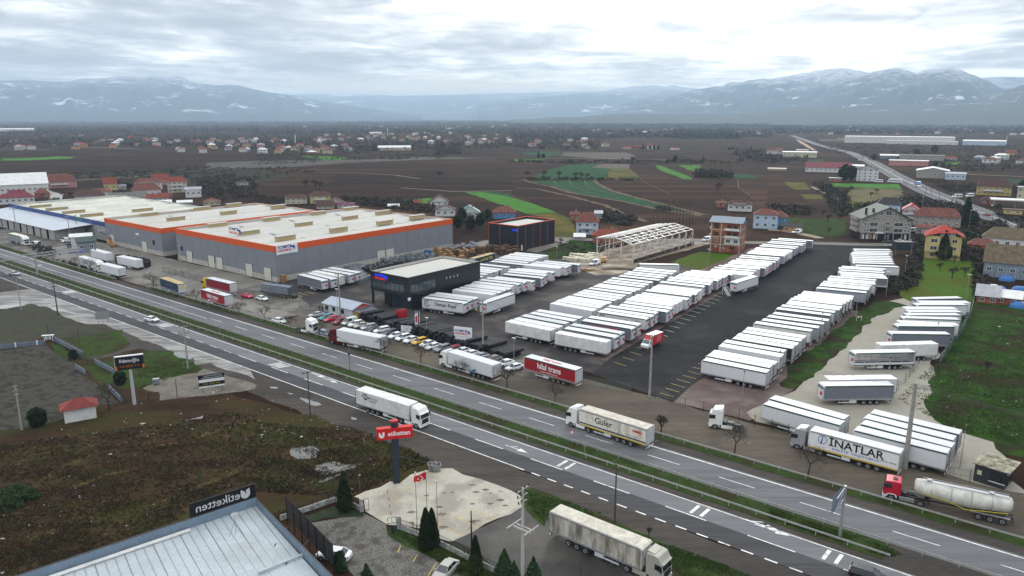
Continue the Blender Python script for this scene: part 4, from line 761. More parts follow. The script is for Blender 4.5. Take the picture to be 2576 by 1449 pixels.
part('stripe',MB().add([(4.4,1.262,2.3),(1.2,1.262,1.9),(-1,1.262,1.25),(-5.9,1.262,1.95),(-5.9,1.262,1.83),(-1,1.262,1.13),(1.2,1.262,1.78),(4.4,1.262,2.2)],[tuple(range(8))]),yel,rt)
# ---------------------------------------------------------------- cars
def car_meshes(kind,paint):
 if ('car',kind,paint.name) in TM: return TM[('car',kind,paint.name)]
 D = []; van = kind == 'van'; hh = 1.0 if not van else 1.05; top = {'sedan': 1.43,'hatch': 1.5,'wagon': 1.5,'van': 1.85}[kind]
 st = [(-2.2,.42,.82 if kind == 'sedan' else .95,.72),(-2.05,.28,.96,.84),(-1.3,.24,hh,.89),(0,.24,hh - .02,.9),(1.0,.24,hh - .06,.89),(1.75,.26,.84,.85),(2.1,.34,.7,.76),(2.22,.42,.6,.62)]
 b = MB(); k = 8
 for x,zb,zt,wd in st:
  for y,z in ((-wd * .9,zb),(-wd,zb + .16),(-wd,zt - .16),(-wd * .86,zt),(wd * .86,zt),(wd,zt - .16),(wd,zb + .16),(wd * .9,zb)): b.v.append((x,y,z))
 for j in range(len(st) - 1):
  for i in range(k): b.f.append([j * k + i,j * k + (i + 1) % k,(j + 1) * k + (i + 1) % k,(j + 1) * k + i]); b.m.append(0)
 b.f.append(list(range(k))[::-1]); b.m.append(0); b.f.append(list(range((len(st) - 1) * k,len(st) * k))); b.m.append(0)
 for x in (1.35,-1.35):
  for s_ in (-1,1): b.tube((x,s_ * .8,.33),(x,s_ * .915,.33),.4,n=12,m=1)
 D.append(('body',b.mesh('body',[paint,black]),(0,0,0)))
 xr0,xr1,xf1,xf0 = {'sedan': (-1.75,-1.0,.3,1.15),'hatch': (-2.1,-1.65,.35,1.2),'wagon': (-2.15,-1.85,.35,1.2),'van': (-2.18,-2.1,.7,1.35)}[kind]; w0,w1 = .78,.6 if not van else .72
 zb = hh - .06
 gs = MB().add([(xr0,-w0,zb),(xf0,-w0,zb - .06),(xf0,w0,zb - .06),(xr0,w0,zb),(xr1,-w1,top - .04),(xf1,-w1,top - .04),(xf1,w1,top - .04),(xr1,w1,top - .04)],[(4,5,6,7),(0,1,5,4),(1,2,6,5),(2,3,7,6),(3,0,4,7)])
 D.append(('window_glass',gs.mesh('window_glass',glass),(0,0,0)))
 rf = MB().box(xr1 - .05,xf1 + .05,-w1 - .02,w1 + .02,top - .05,top)
 D.append(('roof',rf.mesh('roof',paint,bevel=.03),(0,0,0)))
 pl = MB()
 for s_ in (-1,1):
  pl.tube((xf0,s_ * w0,zb - .05),(xf1,s_ * w1,top - .03),.035,n=4); pl.tube((xr0,s_ * w0,zb),(xr1,s_ * w1,top - .03),.06,n=4); pl.tube((-.35,s_ * (w0 + .01),zb),(-.35,s_ * (w1 + .01),top - .03),.03,n=4)
  if van: pl.add([(xr0,s_ * (w0 + .01),zb),(-.3,s_ * (w0 + .01),zb),(-.3,s_ * (w1 + .01),top - .03),(xr1,s_ * (w1 + .01),top - .03)],[(0,1,2,3)])
 D.append(('pillar',pl.mesh('pillar',paint),(0,0,0)))
 for s_ in (-1,1):
  D.append(('headlight',MB().box(2.0,2.17,s_ * .6 - .16,s_ * .6 + .16,.6,.74).mesh('headlight',lampw),(0,0,0)))
  D.append(('tail_light',MB().box(-2.2,-2.1,s_ * .66 - .13,s_ * .66 + .13,.72,.88).mesh('tail_light',lampr),(0,0,0)))
  D.append(('door_mirror',MB().box(.75,.92,s_ * .98 - .07,s_ * .98 + .07,.93,1.06).mesh('door_mirror',paint),(0,0,0)))
  for x in (1.35,-1.35): D.append(('wheel',WHC,(x,s_ * .8,.33)))
 TM[('car',kind,paint.name)] = D; return D
CP = dict(silver=P('silver car paint',(.42,.44,.47),.3,metal=.5),teal=P('teal car paint',(.01,.22,.28),.3),red=P('red car paint',(.5,.008,.03),.3),wine=P('wine car paint',(.25,.01,.025),.3),pgreen=P('pale green car paint',(.5,.58,.52),.35),white=P('white car paint',(.72,.74,.75),.3),beige=P('champagne car paint',(.42,.4,.36),.3,metal=.3),black=P('black car paint',(.012,.013,.016),.2),dgrey=P('dark grey car paint',(.06,.07,.09),.3),grey=P('grey car paint',(.22,.24,.27),.3,metal=.4),taxi=P('taxi yellow paint',(.62,.36,.01),.35),taupe=P('taupe car paint',(.2,.17,.15),.3),lil=P('lilac grey car paint',(.24,.24,.3),.3),blue=P('blue paint',(.03,.15,.5),.4))
def car(f,nose,tail,paint,kind,label,group=None,sc_=1.,z=.7):
 p,q = G(*f(*tail),z),G(*f(*nose),z); d = q - p
 rt = thing({'van': 'van'}.get(kind,'parked_car'),label,'van' if kind == 'van' else 'car',(p + q) / 2,atan2(d.y,d.x),group)
 rt.scale = (sc_,) * 3; build_parts(rt,car_meshes(kind,CP[paint])); return rt
cg = 'cars parked along the pipe stacks'
for nose,tail,p_,k_,lb in [((570,440),(850,400),'silver','sedan','silver saloon car parked first by the yard gate'),((765,490),(985,435),'teal','hatch','teal hatchback parked between silver saloon and red hatchback'),((840,520),(1090,465),'red','hatch','bright red hatchback parked before the white gatehouse'),((1005,562),(1230,500),'wine','hatch','dark red hatchback beside the pale green van'),((1155,575),(1395,515),'pgreen','van','pale green square van parked beside the gatehouse porch'),((1275,600),(1500,550),'white','hatch','white hatchback beside the pale green van'),
  ((1385,620),(1590,585),'beige','sedan','champagne saloon car peeping over the white box lorry'),((1490,655),(1720,610),'silver','wagon','pale silver estate car behind the white box lorry'),((1610,690),(1815,640),'black','sedan','black saloon car behind the white box lorry'),((1715,705),(1945,660),'white','wagon','white estate car beside the black saloon'),((1850,760),(2070,705),'dgrey','wagon','dark grey estate car at the tail of the box lorry'),((1935,810),(2220,740),'white','sedan','white car nearest the dark grey estate and notice board'),((2070,845),(2330,775),'white','hatch','old white square car below the notice board'),((2195,890),(2480,805),'white','sedan','white saloon car beside the yellow car')]:
 car(cA,nose,tail,p_,k_,lb,cg)
for nose,tail,p_,k_,lb in [((0,525),(240,455),'taxi','hatch','yellow hatchback standing out among the white cars'),((110,575),(405,490),'white','sedan','white saloon car on the other side of the yellow car'),((200,615),(500,535),'white','sedan','dirty white saloon car beside the grey estate'),((370,650),(650,570),'grey','wagon','grey estate car in front of the logo board'),((590,650),(815,600),'wine','hatch','dark red car in front of the logo board posts'),((735,685),(970,630),'white','sedan','white car peeping over the lorry cab beside the dark red car'),((880,730),(1115,680),'white','sedan','white car behind the lorry, before the tall pole'),((1050,765),(1285,725),'silver','sedan','pale silver car behind the lorry, below the tall pole'),((1270,815),(1500,770),'taupe','sedan','taupe car behind the lorry beside the pipes'),((1480,890),(1710,835),'white','sedan','white saloon half hidden by the rear doors of the lorry'),((1595,975),(1905,895),'white','sedan','clean white saloon beside the big red trailer')]:
 car(cB,nose,tail,p_,k_,lb,cg)
car(cA,(200,545),(-55,500),'white','sedan','white saloon parked on the muddy verge between two bare trees')
car(cA,(975,770),(745,710),'lil','hatch','lilac grey hatchback at the nose of the maroon cab')
car(cC,(165,450),(55,425),'white','sedan','white saloon beside the flatbed stacked with steel racks'); car(a1,(2540,1225),(2430,1200),'red','sedan','small red saloon beside the rear of the crimson lorry')
car(b1,(1588,200),(1467,180),'white','sedan','white saloon driving on the highway before the painted bars'); car(a1,(190,995),(100,982),'silver','sedan','silver grey car driving on the highway under the gantry')
car(a1,(320,692),(390,695),'white','van','small white van in front of the grey lorry at the blue hall',None,1.1,.8)
car(a1,(618,648),(690,650),'white','van','white van parked at the end of the canopy hall',None,1,.8); car(a1,(635,665),(712,655),'white','sedan','white car parked beside the van at the canopy hall')
car(d2,(690,1210),(880,1235),'white','sedan','white saloon half hidden behind the tall black fence'); car(d2,(1850,1440),(1960,1325),'beige','sedan','champagne saloon in the block paved car park')
car(d4,(1150,1475),(890,1395),'black','wagon','black car entering the picture on the pale highway lane')
lg = 'cars and vans seen far away'
for f,n_,t__,p_,k_,lb,s_ in [(a3,(795,895),(870,880),'white','van','white minibus beside the orange platform lift',1.1),(a3,(1930,655),(1985,645),'white','van','white van half hidden behind the brick block',1.1),(a4,(255,575),(325,570),'white','van','small white van at the orange garage',1.1),(a4,(1290,665),(1345,660),'white','sedan','white car in front of the shops with green roof',1),(a4,(1150,670),(1250,672),'black','sedan','black car parked before the green roofed block',1),(a4,(1380,672),(1470,665),'grey','sedan','grey car parked at the end of the back lane',1),(a4,(1410,560),(1490,560),'white','van','white van with dark windows beside the grey corner house',1.15),(a4,(1450,88),(1440,80),'white','sedan','white car ahead of the blue box lorry on the far road',1.2),
  (a4,(2070,350),(2110,352),'silver','sedan','silver car on the far road below the fuel station',1),(a4,(2180,395),(2225,400),'wine','sedan','dark red car on the far road',1),(a4,(2360,545),(2460,555),'silver','wagon','silver estate car stopped at the road edge',1.1),(a4,(1975,262),(2060,268),'black','sedan','black car at the minibus park',1.1),(a4,(2250,305),(2330,305),'dgrey','van','dark van beside the open canopy',1.1),(h4,(1240,1103),(1255,1110),'white','van','white van far along the main road',1.2),(h4,(910,980),(925,985),'white','sedan','white car nearest the road bend',1.3),(h4,(800,920),(815,925),'silver','van','grey van at the far bend of the road',1.3)]:
 car(f,n_,t__,p_,k_,lb,lg,s_)
def minibus(f,a,b,label,L_=6.5,h=2.5,paint='white',band=True,cat='minibus',grp='minibuses at the right side'):
 p,q = G(*f(*a),1.2),G(*f(*b),1.2); d = p - q; rt = thing('minibus',label,cat,(p + q) / 2,atan2(d.y,d.x),grp); l = L_ / 2
 part('body',MB().xz([(-l,.35),(l,.35),(l + .05,1.1),(l - .6,1.35),(l - 1.3,h),(-l,h)],-1,1),CP[paint],rt,bevel=.06)
 part('window_band',MB().box(-l + .3,l - 1.4,-1.015,1.015,1.4,2.05),glass,rt); part('windscreen',MB().add([(l - .57,-.9,1.4),(l - .57,.9,1.4),(l - 1.2,.85,h - .12),(l - 1.2,-.85,h - .12)],[(0,1,2,3)]),glass,rt)
 for x in (l - 1.1,-l + 1.2):
  for s_ in (-1,1): ob('wheel',WHC,rt,(x,s_ * .92,.35))
minibus(a4,(1850,212),(1955,210),'white minibus with green window band beside the far road'); minibus(a4,(1985,205),(2080,200),'white minibus nearer the yellow house')
minibus(a4,(1215,60),(1330,66),'white coach with blue tail beside the apartment house',11,3.2,cat='coach'); minibus(a4,(1075,58),(1150,62),'white minibus beside the wood pile',6.5);
# blue box lorry on the far road, red box van on the asphalt
def boxvan(c,ang,boxm,cabm,label,L_=6.6,nm='box_van'):
 rt = thing(nm,label,'truck',c,ang); part('box',MB().box(-L_ / 2,L_ / 2 - 1.9,-1.1,1.1,.85,3.15),boxm,rt,bevel=.03)
 part('roof',MB().box(-L_ / 2 + .05,L_ / 2 - 1.95,-1.05,1.05,3.15,3.19),roofw,rt); x = L_ / 2
 part('cab',MB().xz([(x - 1.85,.4),(x + .1,.4),(x + .15,1.05),(x - .5,1.35),(x - 1.15,2.2),(x - 1.85,2.25)],-1,1),cabm,rt,bevel=.06)
 part('windscreen',MB().add([(x - .46,-.88,1.38),(x - .46,.88,1.38),(x - 1.1,.82,2.15),(x - 1.1,-.82,2.15)],[(0,1,2,3)]),glass,rt)
 for s_ in (-1,1):
  part('side_window',MB().xz([(x - 1.75,1.4),(x - .7,1.4),(x - 1.2,2.05),(x - 1.75,2.05)],s_ * 1.01 - .01,s_ * 1.01 + .01),glass,rt)
  for xx in (x - .7,-x + 1.3): ob('wheel',WHC,rt,(xx,s_ * .9,.36))
  part('headlight',MB().box(x + .05,x + .16,s_ * .75 - .15,s_ * .75 + .15,.8,1.0),lampw,rt)
 part('wind_deflector',MB().xz([(x - 1.9,2.25),(x - 1.2,2.3),(x - 1.85,3.1)],-.95,.95),boxm,rt)
 return rt
c_,a_ = two(b3,(1470,410),(1345,460),.8); rt = boxvan(c_,a_,P('red box van paint',(.5,.015,.02),.4),CP['white'],'red box van with white cab on the asphalt below the double block')
for i in range(4): lettering(rt,'KARGO NAKLİYAT' if 0 else '= = = = =',.45,(-1.2,1.115,2.7 - i * .42),(pi / 2,0,pi),txw,.01)
c_,a_ = two(a4,(1500,95),(1530,125),.8); boxvan(c_,a_,CP['blue'],CP['white'],'blue box lorry driving on the far road',8,'box_lorry').scale = (1.3,) * 3
# ---------------------------------------------------------------- buildings
steelw = M('grey steel cladding',(.2,.215,.24),.55,.05,.4); orange = P('orange fascia',(.60,.085,.012),.5); basew = M('concrete plinth',(.42,.40,.36),.85,.15,.8)
roofhall = M('hall roof membrane',(.47,.455,.41),.7,.06,.12,c3=(.42,.405,.365),small=.5); ochre = P('ochre skylight',(.40,.31,.16),.6); doorw = P('sliding gate',(.55,.53,.47),.6); seam = P('wall seam',(.13,.14,.16),.6); valley = P('roof valley',(.30,.30,.29),.6)
def place(mb,s,n,rz=0): return Matrix.Translation((*S(s,n),0)) @ Matrix.Rotation(TH + rz,4,'Z')
def hall(name,label,s0,s1,n0,n1,H_,wallm,bandm,roofm,band=2.1,cat='warehouse',plinth=1.8,skylights=(),gates_s=(),gates_w=(),seams=6.,valleys=6):
 """rectangular hall: local x along the road (s), local y away from it (n)"""
 w_,d_ = s1 - s0,n1 - n0; rt = thing(name,label,cat,S(s0,n0),TH)
 b = MB()
 for x0,x1,y0,y1 in ((0,w_,0,.3),(w_ - .3,w_,.3,d_ - .3),(0,w_,d_ - .3,d_),(0,.3,.3,d_ - .3)): b.box(x0,x1,y0,y1,0,H_ - band)
 part('wall',b,wallm,rt)
 if plinth:
  b = MB()
  for x0,x1,y0,y1 in ((-.08,w_ + .08,-.08,.02),(w_ - .02,w_ + .08,.02,d_),(-.08,.02,.02,d_)): b.box(x0,x1,y0,y1,0,plinth)
  part('plinth',b,basew,rt)
 b = MB(); t = .35
 for x0,x1,y0,y1 in ((-.06,w_ + .06,-.06,t),(w_ - t,w_ + .06,t,d_ - t),(-.06,w_ + .06,d_ - t,d_ + .06),(-.06,t,t,d_ - t)): b.box(x0,x1,y0,y1,H_ - band,H_,0)
 part('fascia',b,bandm,rt)
 b = MB()
 for x0,x1,y0,y1 in ((t,w_ - t,t,t + .05),(w_ - t - .05,w_ - t,t,d_ - t),(t,w_ - t,d_ - t - .05,d_ - t),(t,t + .05,t,d_ - t)): b.box(x0,x1,y0,y1,H_ - 1.3,H_ - .03,0)
 part('parapet_lining',b,roofm,rt)
 b = MB(); k = valleys; ws = (w_ - 2 * t) / k                       # ridges run away from the road
 for i in range(k):
  x0 = t + i * ws; xm = x0 + ws / 2; x1 = x0 + ws
  b.add([(x0,t,H_ - 1.2),(xm,t,H_ - .35),(xm,d_ - t,H_ - .35),(x0,d_ - t,H_ - 1.2)],[(0,1,2,3)]); b.add([(xm,t,H_ - .35),(x1,t,H_ - 1.2),(x1,d_ - t,H_ - 1.2),(xm,d_ - t,H_ - .35)],[(0,1,2,3)])
 part('roof',b,roofm,rt)
 vb = MB()
 for i in range(1,k): vb.box(t + i * ws - .35,t + i * ws + .35,t,d_ - t,H_ - 1.19,H_ - 1.14)
 if k > 1: part('roof_gutter',vb,valley,rt)
 sm = MB()
 for i in range(1,int(w_ / seams)): sm.box(i * seams - .05,i * seams + .05,-.02,0,plinth,H_ - band)
 for i in range(1,int(d_ / seams)): sm.box(w_,w_ + .02,i * seams - .05,i * seams + .05,plinth,H_ - band); sm.box(-.02,0,i * seams - .05,i * seams + .05,plinth,H_ - band)
 part('wall_seam',sm,seam,rt)
 for x,y,L_,wd in skylights:
  s_ = part('skylight',MB().box(-L_ / 2,L_ / 2,-wd / 2,wd / 2,-.5,1.15,0),ochre,rt,loc=(x,y,H_ - .25)); part('rooflight_strip',MB().box(-3.4,3.4,-.4,.4,0,.06),valley,rt,loc=(x + 3,y + 7,H_ - .72)); part('skylight_cap',MB().box(-L_ / 2 - .3,L_ / 2 + .3,-wd / 2 - .35,wd / 2 + .35,1.15,1.3,0),roofm,s_)
 gm = MB().box(-2,2,-.16,-.02,0,4.4,0).box(-2.15,-2,-.18,-.02,0,4.5,1).box(2,2.15,-.18,-.02,0,4.5,1).box(-2,2,-.18,-.02,4.4,4.5,1).mesh('gate',[doorw,seam])
 for x in gates_s: ob('gate',gm,rt,(x,0,.02))
 for y in gates_w: ob('gate',gm,rt,(w_,y,.02),pi / 2)
 return rt
def loc(u,v,z,s0,n0): q = G(u,v,z); return q.dot(TX) - s0,q.dot(NX) - n0
sk = []
for f,x,y in [(a1,2190,510),(a1,2510,585),(a2,155,450),(a2,625,390),(a2,955,345),(a2,480,500),(a2,945,435),(a2,1275,382),(a2,295,637),(a2,830,553),(a2,1295,482),(a2,1620,428)]:
 l = loc(*f(x,y),12.2,-276,139); sk.append((l[0],l[1],1,1))
def snap(sk,wd,L_): return [(x,y,wd,L_) for x,y,*_ in sk]
mw = hall('warehouse','large grey warehouse with orange band and bull logo sign',-276,-211,139,225,12.3,steelw,orange,roofhall,2.1,skylights=snap(sk,1.8,7.5),gates_s=[9,24.5,30,49,60],gates_w=[46,50.5],valleys=5)
sk = []
for x,y in [(1505,405),(1770,447),(2035,345),(2300,385),(2355,308),(2800,325)]:
 l = loc(*a1(x,y),11.0,-337,138.7); sk.append((l[0],l[1]))
w2 = hall('warehouse','grey warehouse with orange band beyond the logo one',-337,-287.3,138.7,213,11.2,steelw,orange,roofhall,2.0,skylights=snap(sk,1.8,7.5),gates_s=[6,35],seams=6,valleys=4)
for r_,xs in ((mw,(6.5,22,33.5,46.5)),(w2,(3.6,32.4))):
 mb = MB()
 for x in xs:
  for i in range(6): mb.box(x - .15,x + .15,-.12,-.09,i * .3,i * .3 + .3,i % 2)
 part('hazard_stripe',mb,[yel,black],r_)
for r_,x,y in ((mw,3.5,3.9),(w2,43,4)): part('window',MB().box(x - .9,x + .9,-.1,-.02,y,y + 1.8,0),glass,r_)
hall('link_building','low grey link between the two orange banded warehouses',-287.2,-276.1,146,213,9.6,steelw,roofhall,roofhall,.6,skylights=(),valleys=1,plinth=1.8)
# logo boards
def bull(parent,sc_,loc_,rot,m):
 pts = [(-1.0,.35),(-.85,.5),(-.5,.45),(0,.55),(.35,.55),(.6,.4),(.75,.05),(.78,-.8),(.55,-.8),(.5,-.25),(.25,-.2),(.2,-.8),(0,-.8),(-.05,-.15),(-.3,-.05),(-.5,.1),(-.8,0),(-.95,.15)]
 mb = MB().add([(x * sc_,y * sc_,0) for x,y in pts],[tuple(range(len(pts)))]); mb.add([(x * sc_,y * sc_,0) for x,y in ((-.8,.45),(-1.15,.75),(-1.0,1.05),(-.95,.8),(-.6,.5))],[(0,1,2,3,4)])
 o = part('bull_emblem',mb,m,parent,loc=loc_); o.rotation_euler = rot
cb = P('logo blue',(.01,.035,.22),.5); cr_ = P('logo red',(.5,.01,.03),.5); signw = P('sign white',(.72,.73,.74),.5)
def logo(rt,w_,x0,z0,rot,y,tag=True,blue_=None,red_=None,axis='x',k=1.):
 """two line wordmark plus bull, laid on the face y; x0,z0 centre"""
 P3 = (lambda a,b: (a,y,b)) if axis == 'x' else (lambda a,b: (y,a,b))
 lettering(rt,'SCHMITZ',w_ * .185,P3(x0 - w_ * .13,z0 + w_ * .1),rot,blue_ or cb,w_ * .006,sx=.98); lettering(rt,'CARGOBULL',w_ * .145,P3(x0 - w_ * .13,z0 - w_ * .06),rot,red_ or cr_,w_ * .006,sx=.98)
 bull(rt,w_ * .15,P3(x0 + w_ * .34,z0 + w_ * .04),rot,blue_ or cb)
 if tag: lettering(rt,'The Trailer Company.',w_ * .1,P3(x0,z0 - w_ * .22),rot,txg,0)
sg = part('wall_sign',MB().box(65.06,65.2,.5,8.8,9.2,12.35),signw,mw); logo(sg,7.0,4.6,10.9,(pi / 2,0,pi / 2),65.22,axis='y')
part('roof_sign_frame',MB().box(28,36,6,6.05,12.3,12.4).box(28,36,6,6.05,14.3,14.4),steel,mw)
logo(mw,8.2,32,13.3,(pi / 2,0,0),5.9,False)
part('name_plate',MB().box(28,31,-.06,-.02,6.6,7.4),signw,w2)
# blue hall with canopy
bl = hall('industrial_hall','blue edged hall with pale roof and long grey canopy',-460,-341,141.5,200,8.4,M('grey concrete wall',(.27,.27,.27),.8,.15,.5),P('blue fascia',(.015,.05,.2),.5),M('stained pale roof',(.55,.55,.47),.8,.14,.1,c3=(.42,.42,.36),small=1.),1.9,'hall',.0,snap([(loc(*a1(x,y),8,-460,141.5)) for x,y in ((410,325),(575,352),(745,382),(925,415),(1435,362))],1.5,10),(),(),7,6)
cn_ = thing('canopy','long grey sheet canopy leaning on the blue hall','canopy',S(-460,127),TH)
part('roof',MB().add([(0,0,4.5),(98,0,4.5),(104,14.3,6.3),(0,14.3,6.3),(0,0,4.7),(98,0,4.7),(104,14.3,6.5),(0,14.3,6.5)],[(0,3,2,1),(4,5,6,7),(0,1,5,4),(1,2,6,5),(2,3,7,6),(3,0,4,7)]),M('sheet canopy',(.42,.45,.49),.5,.08,.3),cn_)
cwm = M('corrugated side',(.33,.33,.31),.8,.2,.7); cpan = MB().box(0,6.2,-.1,.1,0,4.3).mesh('wall_panel',cwm)
for i in range(12): ob('wall_panel',cpan,cn_,(i * 8.2 + .6 * (i % 2),.6,0))
part('back_wall',MB().box(96.5,96.8,.5,13.5,0,4.4),cwm,cn_)
lettering(bl,'LASTİK',2.0,(88,-.12,7.5),(pi / 2,0,0),P('green print',(.01,.25,.12)),.04,sx=1.5)
part('duct',MB().tube((119.6,1,4.5),(124,3,4.5),.3,n=8).tube((110,-.6,4.6),(121,-.6,4.6),.25,n=8).tube((110,-.6,3.9),(121,-.6,3.9),.25,n=8),steel,bl)
# black office on stilts
of = thing('office_building','black panelled office on posts with red and blue logo','office',S(-164.8,140),TH)
bp = M('black wall panel',(.014,.017,.022),.4,.1,.6); bg_ = P('office glazing',(.03,.045,.06),.08,spec=.8)
part('upper_storey',MB().box(0,16,0,31,4.2,9.0),bp,of,bevel=.03); part('lower_storey',MB().box(3.6,15.6,2,30.6,0,4.2),bp,of)
for x,y in ((.4,.4),(8,.4),(.4,10)): part('column',MB().box(x - .25,x + .25,y - .25,y + .25,0,4.2),bp,of)
part('brace',MB().beam((.4,.4,.6),(3.4,2.2,4.1),.15),steel,of)
part('parapet',MB().box(-.05,16.05,-.05,.2,8.98,9.9).box(-.05,16.05,30.8,31.05,8.98,9.9).box(-.05,.2,.2,30.8,8.98,9.9).box(15.8,16.05,.2,30.8,8.98,9.9),bp,of)
part('roof',MB().add([(.2,.2,9.05),(8,.2,9.6),(8,24,9.6),(.2,30.8,9.05),(15.8,.2,9.05),(15.8,30.8,9.05)],[(0,1,2,3),(1,4,5,2),(3,2,5)]),roofhall,of)
part('parapet_lining',MB().box(.2,.25,.2,30.8,9.2,9.88).box(15.75,15.8,.2,30.8,9.2,9.88).box(.2,15.8,30.75,30.8,9.2,9.88),roofhall,of)
wm = MB().box(0,.04,0,1.5,0,2.4).mesh('window',bg_)
for i in range(6): ob('window',wm,of,(16,1 + i * 1.65,5.2))
wm = MB().box(0,1.6,-.04,0,0,2.3).mesh('window',bg_)
for i in range(7): ob('window',wm,of,(1.2 + i * 1.9,0,5.1))
wm = MB().box(0,.04,0,.4,0,.7).mesh('window',P('small pane',(.3,.35,.4)))
for i in range(4): ob('window',wm,of,(16,15.5 + i * 1.6,6.8))
wm = MB().box(0,1.5,-.04,0,0,3.2).mesh('glass_door',bg_)
for i in range(5): ob('glass_door',wm,of,(6 + i * 1.75,2,.2))
em_b = M('lit logo blue',(.01,.03,.5),.4,.02,emit=((.01,.04,.9),1.0)); em_r = M('lit logo red',(.5,.01,.01),.4,.02,emit=((.9,.02,.01),.6))
logo(of,5.6,4.9,8.4,(pi / 2,0,0),-.06,False,em_b,em_r)
part('air_unit',MB().box(16,16.4,-.3,.5,3.3,4.1),signw,of); part('seam',MB().box(-.01,16.01,-.02,0,7.4,7.44).box(16,16.02,0,31,7.4,7.44).box(16,16.02,10.6,10.66,4.2,9.6),P('panel gap',(.03,.034,.04)),of)
# black hall with orange edges
bh = thing('storage_hall','tall black hall with thin orange edges beyond the pallets','hall',S(-199.5,235),TH)
part('wall',MB().box(0,15.6,0,.3,0,10.4).box(15.3,15.6,.3,26,0,10.4).box(0,.3,.3,26,0,10.4).box(0,15.6,26,26.3,0,10.4),M('black ribbed wall',(.012,.017,.024),.45,.1,.6,stretch=(0,(.3,.3,8))),bh)
part('roof',MB().add([(.3,.3,9.6),(8,.3,10.2),(8,20,10.2),(.3,26,9.5),(15.3,.3,9.6),(15.3,26,9.5)],[(0,1,2,3),(1,4,5,2),(3,2,5)]),roofhall,bh)
em = MB().box(-.06,15.66,-.06,.3,10.4,10.62).box(15.3,15.66,.3,26,10.4,10.62).box(-.06,.3,.3,26,10.4,10.62).box(-.06,15.66,26,26.36,10.4,10.62)
em.box(-.08,.06,-.08,.0,0,10.4).box(15.52,15.68,-.08,0,0,10.4).box(6,6.12,-.05,0,0,10.4)
for y in (5.2,10.4,15.6,20.8,26.2): em.box(15.6,15.65,y - .06,y + .06,0,10.4)
part('edge_trim',em,orange,bh); lettering(bh,'VVES',1.1,(14.0,-.1,8.6),(pi / 2,0,0),em_b,.03,sx=1.1); part('door',MB().box(16 - .4,16 - .3,2.2,3.2,0,2.4),doorw,bh)
# gatehouse
gh = thing('gatehouse','small white gatehouse with grey sheet roof and orange gable','gatehouse',S(-167.7,124.9),TH)
part('wall',MB().prism([(0,0),(12.6,0),(12.6,6.4),(0,6.4)],0,2.7),P('white wall',(.55,.57,.6)),gh)
part('gable',MB().add([(12.62,0,2.7),(12.62,6.4,2.7),(12.62,3.2,3.75)],[(0,1,2)]),orange,gh)
part('roof',MB().add([(-.5,-.5,2.62),(13.1,-.5,2.62),(13.1,3.2,3.85),(-.5,3.2,3.85),(-.5,6.9,2.62),(13.1,6.9,2.62)] + [(-.5,-.5,2.7),(13.1,-.5,2.7),(13.1,3.2,3.95),(-.5,3.2,3.95),(-.5,6.9,2.7),(13.1,6.9,2.7)],[(6,7,8,9),(9,8,11,10),(0,1,7,6),(1,2,8,7),(2,5,11,8),(5,4,10,11),(4,3,9,10),(3,0,6,9)]),M('blue grey sheet roof',(.33,.36,.42),.5,.06,.5),gh)
part('trim',MB().box(-.1,12.7,-.06,-.01,2.45,2.68),orange,gh)
for x in (.8,3.9,7.6): part('window',MB().box(x,x + 1.3,-.05,0,.9,2.1),glass,gh)
part('porch_roof',MB().add([(12.8,-.3,2.55),(16.6,-.3,2.2),(16.6,6.2,2.2),(12.8,6.2,2.55),(12.8,-.3,2.65),(16.6,-.3,2.3),(16.6,6.2,2.3),(12.8,6.2,2.65)],[(0,3,2,1),(4,5,6,7),(0,1,5,4),(1,2,6,5),(2,3,7,6)]),P('slate porch',(.07,.08,.1)),gh)
part('wooden_booth',MB().box(12.7,15,.1,1.6,0,2.3),P('yellow boards',(.4,.24,.07)),gh)
for y in (-.2,6): part('post',MB().box(16.4,16.55,y,y + .15,0,2.2),dark,gh)
# galvanised steel frame of a new hall
p0,p1,p2 = G(*a3(1220,885)),G(*a3(855,805)),G(*a3(1812,712))
pale = P('pale steel frame',(.55,.55,.5),.5); zinc = P('dull zinc sheet',(.3,.32,.34),.5)
ex = (p0 - p1); wd_ = ex.length; ex.normalize(); ey = (p2 - p0); ln_ = ey.length; ey.normalize()
fr_ = thing('hall_skeleton','bare steel frame of a new hall, partly roofed','building frame',p0)
def W3(a,b,z): q = ex * (-a) + ey * b; return (q.x,q.y,z)
nb = 9; Hc,Hr = 6.9,8.4
for i in range(nb):
 y = ln_ * i / (nb - 1)
 for x in (0,wd_): part('column',MB().beam(W3(x,y,0),W3(x,y,Hc),.42),pale,fr_)
 part('rafter',MB().beam(W3(0,y,Hc),W3(wd_ / 2,y,Hr),.36).beam(W3(wd_ / 2,y,Hr),W3(wd_,y,Hc),.36),pale if i in (0,nb - 1) else steel,fr_)
for x in (wd_ * .33,wd_ * .66): part('column',MB().beam(W3(x,0,0),W3(x,0,Hc + .8),.35),pale,fr_)
for k_ in range(9):
 x = wd_ * k_ / 8; z = Hc + (Hr - Hc) * (1 - abs(x - wd_ / 2) / (wd_ / 2)) + .25; part('purlin',MB().beam(W3(x,0,z),W3(x,ln_,z),.2),steel,fr_)
for x in (0,wd_):
 part('rail',MB().beam(W3(x,0,3.2),W3(x,ln_,3.2),.16),pale,fr_)
 for i in range(0,nb - 1,1):
  ya,yb = ln_ * i / (nb - 1),ln_ * (i + 1) / (nb - 1); part('brace',MB().beam(W3(x,ya,.2),W3(x,yb,6.6),.12).beam(W3(x,yb,.2),W3(x,ya,6.6),.12),pale,fr_)
